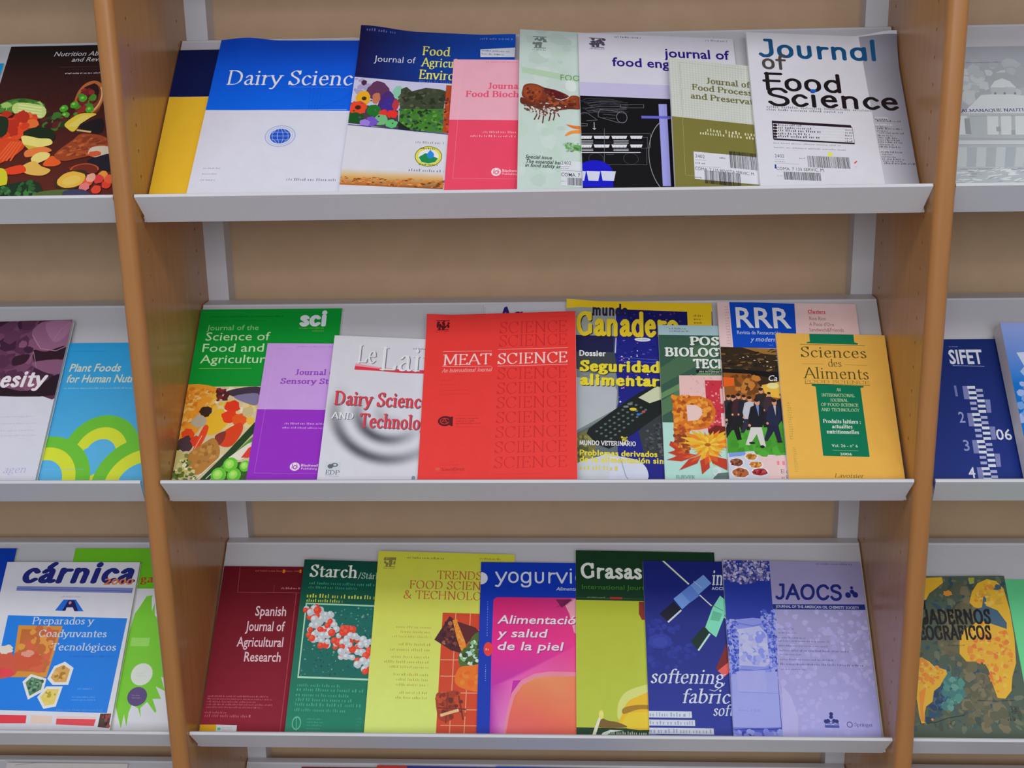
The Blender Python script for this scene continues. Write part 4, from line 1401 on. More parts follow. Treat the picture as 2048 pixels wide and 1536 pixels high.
journal('magazine', 'yellow-topped magazine with a keypad handset photo and fat yellow headlines', 'magazine', 'journals on the second shelf of the middle bay',
        1, (0.04032, 0.00648, 0.00615, -0.01745, -0.02645), (208.0, 303.31, 5), (247, 247, 249), 'g', [(0, 1, 50, 40, 4)], [
 ('r',(100,115,122),0,0,208,303.3),
 ('p',(28,34,141),67,294.1,218.8,290.6,206.5,14.51,73.7,10.75),
 ('p',(165,172,165),-1.29,294.8,71,291.8,70.9,244.4,-0.42,242.6),
 ('sc',[(56,67,165),(19,23,100),(100,111,198)],150,1,2.6,31,69,286.9,174.8,285.9,135.2,117.6,74.3,124.7,{'asp':0.5,'rot':0}),
 ('sc',[(220,226,248),(242,133,187),(239,239,249)],26,0.7,1.4,32,78.8,239.9,129.9,234.2,128,139.3,74.3,137.8,{'asp':1,'rot':None}),
 ('l',(67,82,187),1.5,74.7,209.7,129.4,206.5),
 ('l',(67,82,187),1.5,74.6,204,129.3,202),
 ('l',(198,205,235),1.6,70.9,242,69.8,216.5),
 ('p',(32,34,82),12.43,245.2,67.9,244.3,67.8,217.6,12.8,217.3),
 ('p',(67,76,82),12.8,217.3,67.8,217.6,70.7,205,70.7,182.3,13.15,189.9),
 ('p',(133,144,148),13.15,189.9,41.5,181.6,70.7,184.6,73.5,162.2,73.9,137.8,70.4,122.4,28.62,95.3,14.5,86.3),
 ('p',(190,198,205),13.33,176.3,66.7,168.7,72.1,155.5,70.5,126.8,14.44,90.6),
 ('p',(124,122,67),14.51,85.3,32.4,93.3,43.9,72.3,40.3,44.9,15.1,40),
 ('sc',[(155,150,89),(89,93,56)],30,2,5,33,14.53,84.2,40.1,82.8,40.3,42.8,15.1,40,{'asp':1,'rot':None}),
 ('p',(58,63,67),100.6,93,135.4,130.7,137.4,51.7,107.7,59.3),
 ('sc',[(78,84,93),(45,49,56),(100,106,115)],60,1,2.4,34,108.1,88.9,135.2,117.6,135.6,55.9,109.7,67.7,{'asp':1,'rot':None}),
 ('p',(25,32,32),30.6,87.9,33.4,95.4,85.8,140.3,107.2,156.4,120.8,163.4,140.3,175.1,139.2,126.4,100.6,95.1,74,73.1,60.8,65.3,43.9,72.3),
 ('p',(216,222,187),101.2,145.2,126.6,163.6,140,161.7,139.6,146.2,116.5,136.8),
 ('e',(93,122,115),44.2,91.4,2.08,1.5,0.3,8,0,0),
 ('e',(93,122,115),50.6,88,2.09,1.5,0.3,8,0,0),
 ('e',(93,122,115),57.1,84.5,2.08,1.49,0.3,8,0,0),
 ('e',(93,122,115),63.5,81.1,2.07,1.49,0.3,8,0,0),
 ('e',(93,122,115),50,97.1,2.09,1.51,0.3,8,0,0),
 ('e',(93,122,115),56.5,93.6,2.08,1.5,0.3,8,0,0),
 ('e',(93,122,115),62.9,90.1,2.08,1.5,0.3,8,0,0),
 ('e',(93,122,115),69.4,86.7,2.08,1.49,0.3,8,0,0),
 ('e',(93,122,115),55.9,102.7,2.09,1.51,0.3,8,0,0),
 ('e',(93,122,115),62.4,99.2,2.09,1.5,0.3,8,0,0),
 ('e',(93,122,115),68.8,95.8,2.09,1.5,0.3,8,0,0),
 ('e',(93,122,115),75.2,92.3,2.08,1.5,0.3,8,0,0),
 ('e',(93,122,115),61.8,108.4,2.1,1.51,0.3,8,0,0),
 ('e',(93,122,115),68.3,104.9,2.09,1.51,0.3,8,0,0),
 ('e',(93,122,115),74.7,101.4,2.09,1.51,0.3,8,0,0),
 ('e',(93,122,115),81.2,97.9,2.09,1.5,0.3,8,0,0),
 ('e',(93,122,115),67.7,114.1,2.09,1.52,0.3,8,0,0),
 ('e',(93,122,115),74.2,110.6,2.09,1.52,0.3,8,0,0),
 ('e',(93,122,115),80.6,107.1,2.09,1.51,0.3,8,0,0),
 ('e',(93,122,115),87.1,103.6,2.09,1.51,0.3,8,0,0),
 ('e',(93,122,115),73.7,119.8,2.1,1.53,0.3,8,0,0),
 ('e',(93,122,115),80.1,116.2,2.1,1.52,0.3,8,0,0),
 ('e',(93,122,115),86.6,112.7,2.09,1.51,0.3,8,0,0),
 ('e',(93,122,115),93,109.2,2.09,1.51,0.3,8,0,0),
 ('e',(93,122,115),79.6,125.5,2.1,1.53,0.3,8,0,0),
 ('e',(93,122,115),86.1,122,2.1,1.52,0.3,8,0,0),
 ('e',(93,122,115),92.5,118.4,2.1,1.52,0.3,8,0,0),
 ('e',(93,122,115),99,114.9,2.09,1.52,0.3,8,0,0),
 ('e',(93,122,115),85.6,131.2,2.11,1.53,0.3,8,0,0),
 ('e',(93,122,115),92,127.7,2.11,1.53,0.3,8,0,0),
 ('e',(93,122,115),98.5,124.1,2.1,1.53,0.3,8,0,0),
 ('e',(93,122,115),105,120.6,2.09,1.53,0.3,8,0,0),
 ('e',(93,122,115),91.6,137,2.11,1.54,0.3,8,0,0),
 ('e',(93,122,115),98,133.4,2.11,1.54,0.3,8,0,0),
 ('e',(93,122,115),104.5,129.9,2.1,1.53,0.3,8,0,0),
 ('e',(93,122,115),110.9,126.3,2.1,1.53,0.3,8,0,0),
 ('e',(235,209,56),93.8,126.7,4.97,2.41,0,18,0,0),
 ('e',(67,122,209),100.9,118.9,2.67,1.96,0,18,0,0),
 ('e',(220,78,100),108,123.4,2.48,1.74,0,18,0,0),
 ('e',(122,137,137),83.9,130.4,3.82,1.76,0,18,0,0),
 ('e',(122,137,137),89.6,134.9,3.83,1.76,0,18,0,0),
 ('s',(223,228,249),57.1,55.8,75.8,54.2,100,48.6,111.9,34.4,107,17.82,57.1,15.38),
 ('s',(216,222,233),15.1,40,47.7,53.4,59,55.8,57.1,14.36,15.45,13.18),
 ('l',(165,172,198),1.2,75.8,53.1,83.1,25.35,88.6,17.29),
 ('sc',[(227,209,67),(187,176,67)],12,1,2.5,35,77.8,83.8,85.4,84,85.3,73.4,77.8,73.2,{'asp':1,'rot':None}),
 ('r',(249,211,41),0,291.8,208,303.3),
 ('p',(249,211,41),-1.49,306.9,219.6,306.2,218.7,287,87,289.8,30.9,293.2,-1.19,288.8),
 ('p',(23,25,102),87,289.8,173.9,287.6,173.2,265.7,86.9,265.9),
 ('sc',[(165,78,122),(67,67,155)],14,0.8,1.6,36,91,287.5,170.9,285.8,170.4,270.4,90.9,268.4,{'asp':1,'rot':None}),
 ('p',(249,211,41),172.5,288.3,207.2,288.4,206.6,264.2,172.6,264.3),
 ('k',(67,56,34),181.8,266.9,198.7,284.8,3,3,0.55,0),
 ('p',(30,32,122),207.2,289.1,218.8,288.9,217.7,264.5,206.6,264.6),
 ('t','H','mundo',5,(39,34,67),37.4,279.6,17.77,50.4,3,0),
 ('t','H','Ganadero',8,(34,34,45),15.79,245.3,36,145.1,3,0),
 ('t','H','Ganadero',8,(249,219,49),14.58,246.6,36,145.2,3,0),
 ('e',(235,240,249),108.3,239.5,11.44,3.27,0,18,0,0),
 ('k',(67,67,89),101.4,237.7,115.3,241.3,1,3,0.5,0),
 ('t','H','Dossier',7,(247,249,249),19.36,211.1,8.29,37.3,2,0),
 ('t','H','Seguridad',9,(45,49,45),21,185.4,15.93,111.2,5,0),
 ('t','H','alimentaria',9,(45,49,45),21.63,163.2,15.72,110.1,5,0),
 ('t','H','Seguridad',9,(249,230,57),20.01,186.5,15.94,111.2,5,0),
 ('t','H','alimentaria',9,(249,230,57),20.65,164.3,15.73,110.2,5,0),
 ('t','H','MUNDO VETERINARIO',17,(245,245,249),21.3,70.4,6.37,75.6,1,0),
 ('t','H','Problemas derivados',19,(244,229,71),21.49,54.8,7.57,104,2,0),
 ('t','H','de la alimentación sin',22,(244,229,71),21.59,45.1,7.52,111.9,2,0),
 ('k',(235,220,74),22.1,32.3,75.7,40,1,5,0.8,0)])

journal('journal', 'bright red journal with faded rows of capital lettering down its right side', 'journal', 'journals on the second shelf of the middle bay',
        1, (-0.15199, 0.0047, 0.01495, 0.00492, 0.03263), (212.0, 274.8, 6), (247, 247, 249), 'g', [(0, 1, 40, 30, 4)], [
 ('r',(249,64,60),0,0,212,274.8),
 ('tree',(93,17,28),14.06,245.7,33.1,265.3,7),
 ('k',(216,45,49),47.6,266.4,106.4,267.4,1,3,0.6,0),
 ('k',(216,45,49),171.8,265.8,200.9,268.1,1,4,0.6,0),
 ('t','L','SCIENCE',7,(216,45,49),104.9,240.9,18.99,95.1,-2,0),
 ('t','L','SCIENCE',7,(216,45,49),104.4,219,18.75,95.5,-2,0),
 ('t','L','SCIENCE',7,(216,45,49),103.3,166,18.18,96.2,-2,0),
 ('t','L','SCIENCE',7,(216,45,49),103,142.8,17.95,96.3,-2,0),
 ('t','L','SCIENCE',7,(216,45,49),103.1,120.3,17.71,96.1,-2,0),
 ('t','L','SCIENCE',7,(216,45,49),102.9,97.4,17.47,96.2,-2,0),
 ('t','L','SCIENCE',7,(216,45,49),102.6,75.1,17.24,96.3,-2,0),
 ('t','L','SCIENCE',7,(216,45,49),102,52.4,17.01,96.8,-2,0),
 ('t','L','SCIENCE',7,(216,45,49),101.8,29.73,16.77,96.9,-2,0),
 ('t','L','MEAT',4,(249,225,223),26.16,191,17.36,68.3,1,0),
 ('t','L','SCIENCE',7,(249,225,223),103,190.6,17.29,97.5,1,0),
 ('l',(249,225,223),0.45,25.59,213.5,94.5,212.4),
 ('l',(249,225,223),0.45,103.1,214.5,200.6,214.2),
 ('l',(249,225,223),0.45,25.68,188.8,94.5,187.5),
 ('l',(249,225,223),0.45,102.7,187.3,200.4,187.3),
 ('t','L','An International Journal',24,(249,189,184),25.07,179.5,5.96,69.7,3,0.25),
 ('k',(216,45,49),24.77,164.6,39.5,167.8,1,640,0.6,0),
 ('k',(216,45,49),24.07,158.3,45.6,161.3,1,668,0.6,0),
 ('k',(216,45,49),25.46,149.3,62.1,151.8,1,708,0.6,0),
 ('k',(216,45,49),24.74,143.3,67.4,145.6,1,735,0.6,0),
 ('e',(93,19,28),33.4,102.6,10.09,7.88,0,18,0,0),
 ('o',(249,64,60),32.8,102.6,6.6,4.82,0.97,0,360,40),
 ('l',(249,64,60),0.7,28.6,100.7,32.6,106.5,36.4,99.4),
 ('l',(249,64,60),0.6,30.5,102.2,35.5,102.1),
 ('p',(93,19,28),38,108.1,43.8,109.5,44,94.9,41.6,94.5,38.8,97.2),
 ('l',(216,45,49),0.35,47.6,110.5,83.5,110),
 ('k',(165,32,39),48.1,96.5,83.5,107.8,3,5,0.5,0),
 ('l',(216,45,49),0.35,48.3,93.5,84,92.7),
 ('k',(216,45,49),29.62,35.1,55.2,37.4,1,6,0.6,0),
 ('e',(235,100,67),26.41,30.3,3.05,2.52,0,18,0,0),
 ('t','s','ScienceDirect',13,(165,30,39),31.8,27.54,4.6,30.3,0,0),
 ('k',(216,45,49),25.4,23.45,58.5,25.61,1,8,0.6,0),
 ('k',(187,39,45),101,20.48,170.4,21.39,1,9,0.6,0)])

journal('journal', 'grey-green journal with a big orange letter P built of flower petals', 'journal', 'journals on the second shelf of the middle bay',
        1, (0.17511, 0.00417, 0.00992, 0.00089, -0.04025), (192.0, 259.96, 5), (247, 247, 249), 'g', [], [
 ('r',(190,235,225),0,0,192,260),
 ('r',(58,98,80),0,103.9,192,243.6),
 ('p',(89,130,93),-2.65,135.2,103.2,210.6,101.2,181.2,-2.03,112.5),
 ('p',(78,117,87),-0.55,188.6,49.5,225.8,105.4,242.9,104.3,226.7,-0.07,161.7),
 ('p',(109,150,102),-1.37,148.4,54.9,182.7,102.7,203.8,102.4,199.2,-0.95,139.7),
 ('r',(179,211,220),0,243.6,192,260),
 ('k',(78,89,106),15.77,252.2,40.3,256.8,1,3,0.6,0),
 ('k',(78,89,106),15.59,248,43.4,252.2,1,4,0.6,0),
 ('t','B','POSTHARVEST',3,(34,56,49),44,226.5,13.42,41.1,1,0),
 ('t','B','BIOLOGY AND',6,(34,56,49),8.37,207.9,13.74,75.6,1,0),
 ('t','B','TECHNOLOGY',3,(34,56,49),46.7,189.1,14.04,34.1,1,0),
 ('t','B','POSTHARVEST',3,(242,249,244),43.3,227.4,13.42,41.1,1,0),
 ('t','B','BIOLOGY AND',6,(242,249,244),7.63,208.8,13.75,75.6,1,0),
 ('t','B','TECHNOLOGY',3,(242,249,244),46,190,14.05,34.1,1,0),
 ('r',(19,28,28),49.7,182.3,118.6,187.1),
 ('t','s','AN INTERNATIONAL JOURNAL',11,(216,227,220),53.4,182.9,2.92,30.9,0.8,0),
 ('p',(249,205,203),25.68,177.8,118.3,178.8,111.9,91.8,23.82,90.4),
 ('sc',[(249,216,211),(235,187,185)],40,0.8,1.6,41,26.04,177.3,89.4,177.8,87.2,145.4,25.06,144.5,{'asp':1,'rot':None}),
 ('p',(216,54,74),60.8,170.5,117.8,170.7,111.1,81.2,60.6,82.5),
 ('sc',[(242,122,133),(187,41,58),(249,162,168)],50,0.8,1.8,42,61.1,169.8,86.9,170.2,82.9,93.5,61.2,93.1,{'asp':1,'rot':None}),
 ('r',(246,198,198),80.4,134.5,90.3,157.5),
 ('r',(246,209,209),79.8,95.7,87.7,119.2),
 ('p',(229,124,34),14.97,145.4,52.8,145.6,67.7,138.6,72.9,123.4,70.6,108.2,61.4,96.3,48,92.9,35.8,92.7,33.7,52.7,14.56,52.4),
 ('sc',[(249,155,45),(205,98,30),(176,78,28),(249,169,64)],150,1.5,4,43,15.49,144.3,52.8,144.9,71.5,123.4,61.5,97.4,36.7,92.7,32.9,54.7,15.21,54.4,{'asp':1,'rot':None}),
 ('sc',[(144,63,34),(176,78,45)],40,1.5,3.5,44,15.25,96.6,34.1,96.9,32.8,52.6,15.11,52.4,{'asp':1,'rot':None}),
 ('p',(249,214,208),33.4,131,46.3,131.2,54,125.3,54.3,116.6,47.9,107.9,34,105.9),
 ('p',(122,32,28),61.2,93.1,71.1,100.7,87.9,97.8,86.7,80.8,60.5,81.4),
 ('p',(249,189,44),59.9,69.8,80.9,69,94.7,73.3,80.6,75),
 ('p',(249,144,34),59.9,69.8,83.8,74,98,81.5,81.7,80.4),
 ('p',(249,201,64),59.9,69.8,83,79.2,95.1,89.1,79.1,85),
 ('p',(249,189,44),59.9,69.8,78.7,82.6,86.9,93.3,73.6,86.9),
 ('p',(249,144,34),59.9,69.8,72.6,83.5,76.7,93.3,67.4,86.1),
 ('p',(249,201,64),59.9,69.8,67.2,82.8,67.9,91.1,62.3,83.9),
 ('p',(249,189,44),59.9,69.8,63.2,82.4,61.5,89.6,58.6,82.4),
 ('p',(249,144,34),59.9,69.8,59.7,83.5,55.5,90.5,54.8,82.5),
 ('p',(249,201,64),59.9,69.8,55.2,85.5,47.4,92.6,49.7,83.1),
 ('p',(249,189,44),59.9,69.8,49.2,86.6,37.3,92.8,43.5,82.4),
 ('p',(249,144,34),59.9,69.8,43.2,85,27.99,89.1,38.3,79.2),
 ('p',(249,201,64),59.9,69.8,39.5,80.7,23.23,81.7,36.3,74.2),
 ('p',(249,189,44),59.9,69.8,39.3,75.2,24.59,73.4,38,69.1),
 ('p',(249,144,34),59.9,69.8,41.8,70.5,30.1,66.9,42.1,65.4),
 ('p',(249,201,64),59.9,69.8,44.8,67.2,36,62.5,46.2,63.2),
 ('p',(249,189,44),59.9,69.8,46.4,64.3,39.4,58.6,48.7,61),
 ('p',(249,144,34),59.9,69.8,46.5,60.7,40.7,53.1,50.1,57.6),
 ('p',(249,201,64),59.9,69.8,46.8,55.8,42.7,45.9,52.2,53.2),
 ('p',(249,189,44),59.9,69.8,49.2,51,48.2,39.2,56.3,49.4),
 ('p',(249,144,34),59.9,69.8,54.1,48.3,57,36.2,62,48.2),
 ('p',(249,201,64),59.9,69.8,60.1,49,66.5,38.6,67.5,50.6),
 ('p',(249,189,44),59.9,69.8,64.9,52.6,73.4,45.1,70.9,55.3),
 ('p',(249,144,34),59.9,69.8,67.8,57.2,76.7,52.6,72.1,60.3),
 ('p',(249,201,64),59.9,69.8,69.7,60.9,78.6,58.5,72.6,64.2),
 ('p',(249,189,44),59.9,69.8,72.2,63.2,82,62.6,74.2,67.1),
 ('p',(249,144,34),59.9,69.8,76.2,65.5,88.1,66.9,77.3,70.4),
 ('p',(205,63,39),2.79,47,29.34,57.8,46,54.9,23.14,45.2),
 ('p',(229,93,45),24.35,51,37.6,56.4,46,54.9,34.5,50.1),
 ('p',(205,63,39),18.79,31.7,32.6,48.5,49.7,55,43.4,42.5),
 ('p',(229,93,45),34.2,43.3,41.1,51.7,49.7,55,46.5,48.7),
 ('p',(205,63,39),49,26.5,47.4,46.6,58.9,53.1,59.7,36.5),
 ('p',(229,93,45),53.9,39.7,53.1,49.9,58.9,53.1,59.3,44.8),
 ('p',(205,63,39),82.6,32.8,63.8,42.8,59,55.1,82.8,49.3),
 ('p',(229,93,45),70.8,43.9,61.4,49,59,55.1,70.9,52.2),
 ('p',(205,63,39),7.46,69,9.61,75.3,18.78,71.2,20.06,58.7),
 ('p',(229,93,45),13.12,70.1,14.2,73.3,18.78,71.2,19.43,65),
 ('p',(205,63,39),4.75,58,20.26,62.9,29.39,58.8,14.28,54.4),
 ('p',(229,93,45),17.07,58.4,24.83,60.9,29.39,58.8,21.83,56.6),
 ('p',(249,214,73),59.9,70.9,70.6,68.8,75.8,71.1,70.8,73.2),
 ('p',(249,174,40),59.9,70.9,70.9,72.8,74.6,76.9,68.8,76.8),
 ('p',(249,214,73),59.9,70.9,69.1,76.4,70.5,81.5,65,79.1),
 ('p',(249,174,40),59.9,70.9,65.5,78.9,64.2,84,60.2,79.8),
 ('p',(249,214,73),59.9,70.9,60.7,79.8,57.1,83.9,55.3,78.8),
 ('p',(249,174,40),59.9,70.9,55.8,79,50.6,81.2,51.3,76.1),
 ('p',(249,214,73),59.9,70.9,51.7,76.5,45.9,76.5,49.1,72.5),
 ('p',(249,174,40),59.9,70.9,49.2,72.9,44,70.6,49,68.5),
 ('p',(249,214,73),59.9,70.9,48.9,68.9,45.3,64.8,51.1,65),
 ('p',(249,174,40),59.9,70.9,50.7,65.3,49.4,60.2,54.9,62.6),
 ('p',(249,214,73),59.9,70.9,54.4,62.8,55.6,57.8,59.7,62),
 ('p',(249,174,40),59.9,70.9,59.1,61.9,62.7,57.9,64.5,63),
 ('p',(249,214,73),59.9,70.9,64,62.8,69.2,60.6,68.5,65.6),
 ('p',(249,174,40),59.9,70.9,68.1,65.3,73.9,65.3,70.7,69.3),
 ('e',(187,100,23),58.9,70.2,4.12,2.52,0,18,0,0),
 ('e',(227,235,235),68.6,30.5,6.28,6.99,0,18,0,0),
 ('e',(190,235,225),66.8,31.3,3.7,3.29,0,18,0,0),
 ('p',(100,122,122),63.4,21.22,70.3,28.49,94.5,30.9,93.8,20.29,64.2,19.19),
 ('t','r','ELSEVIER',8,(67,93,89),14.56,20.41,4.5,24.9,2,0)])

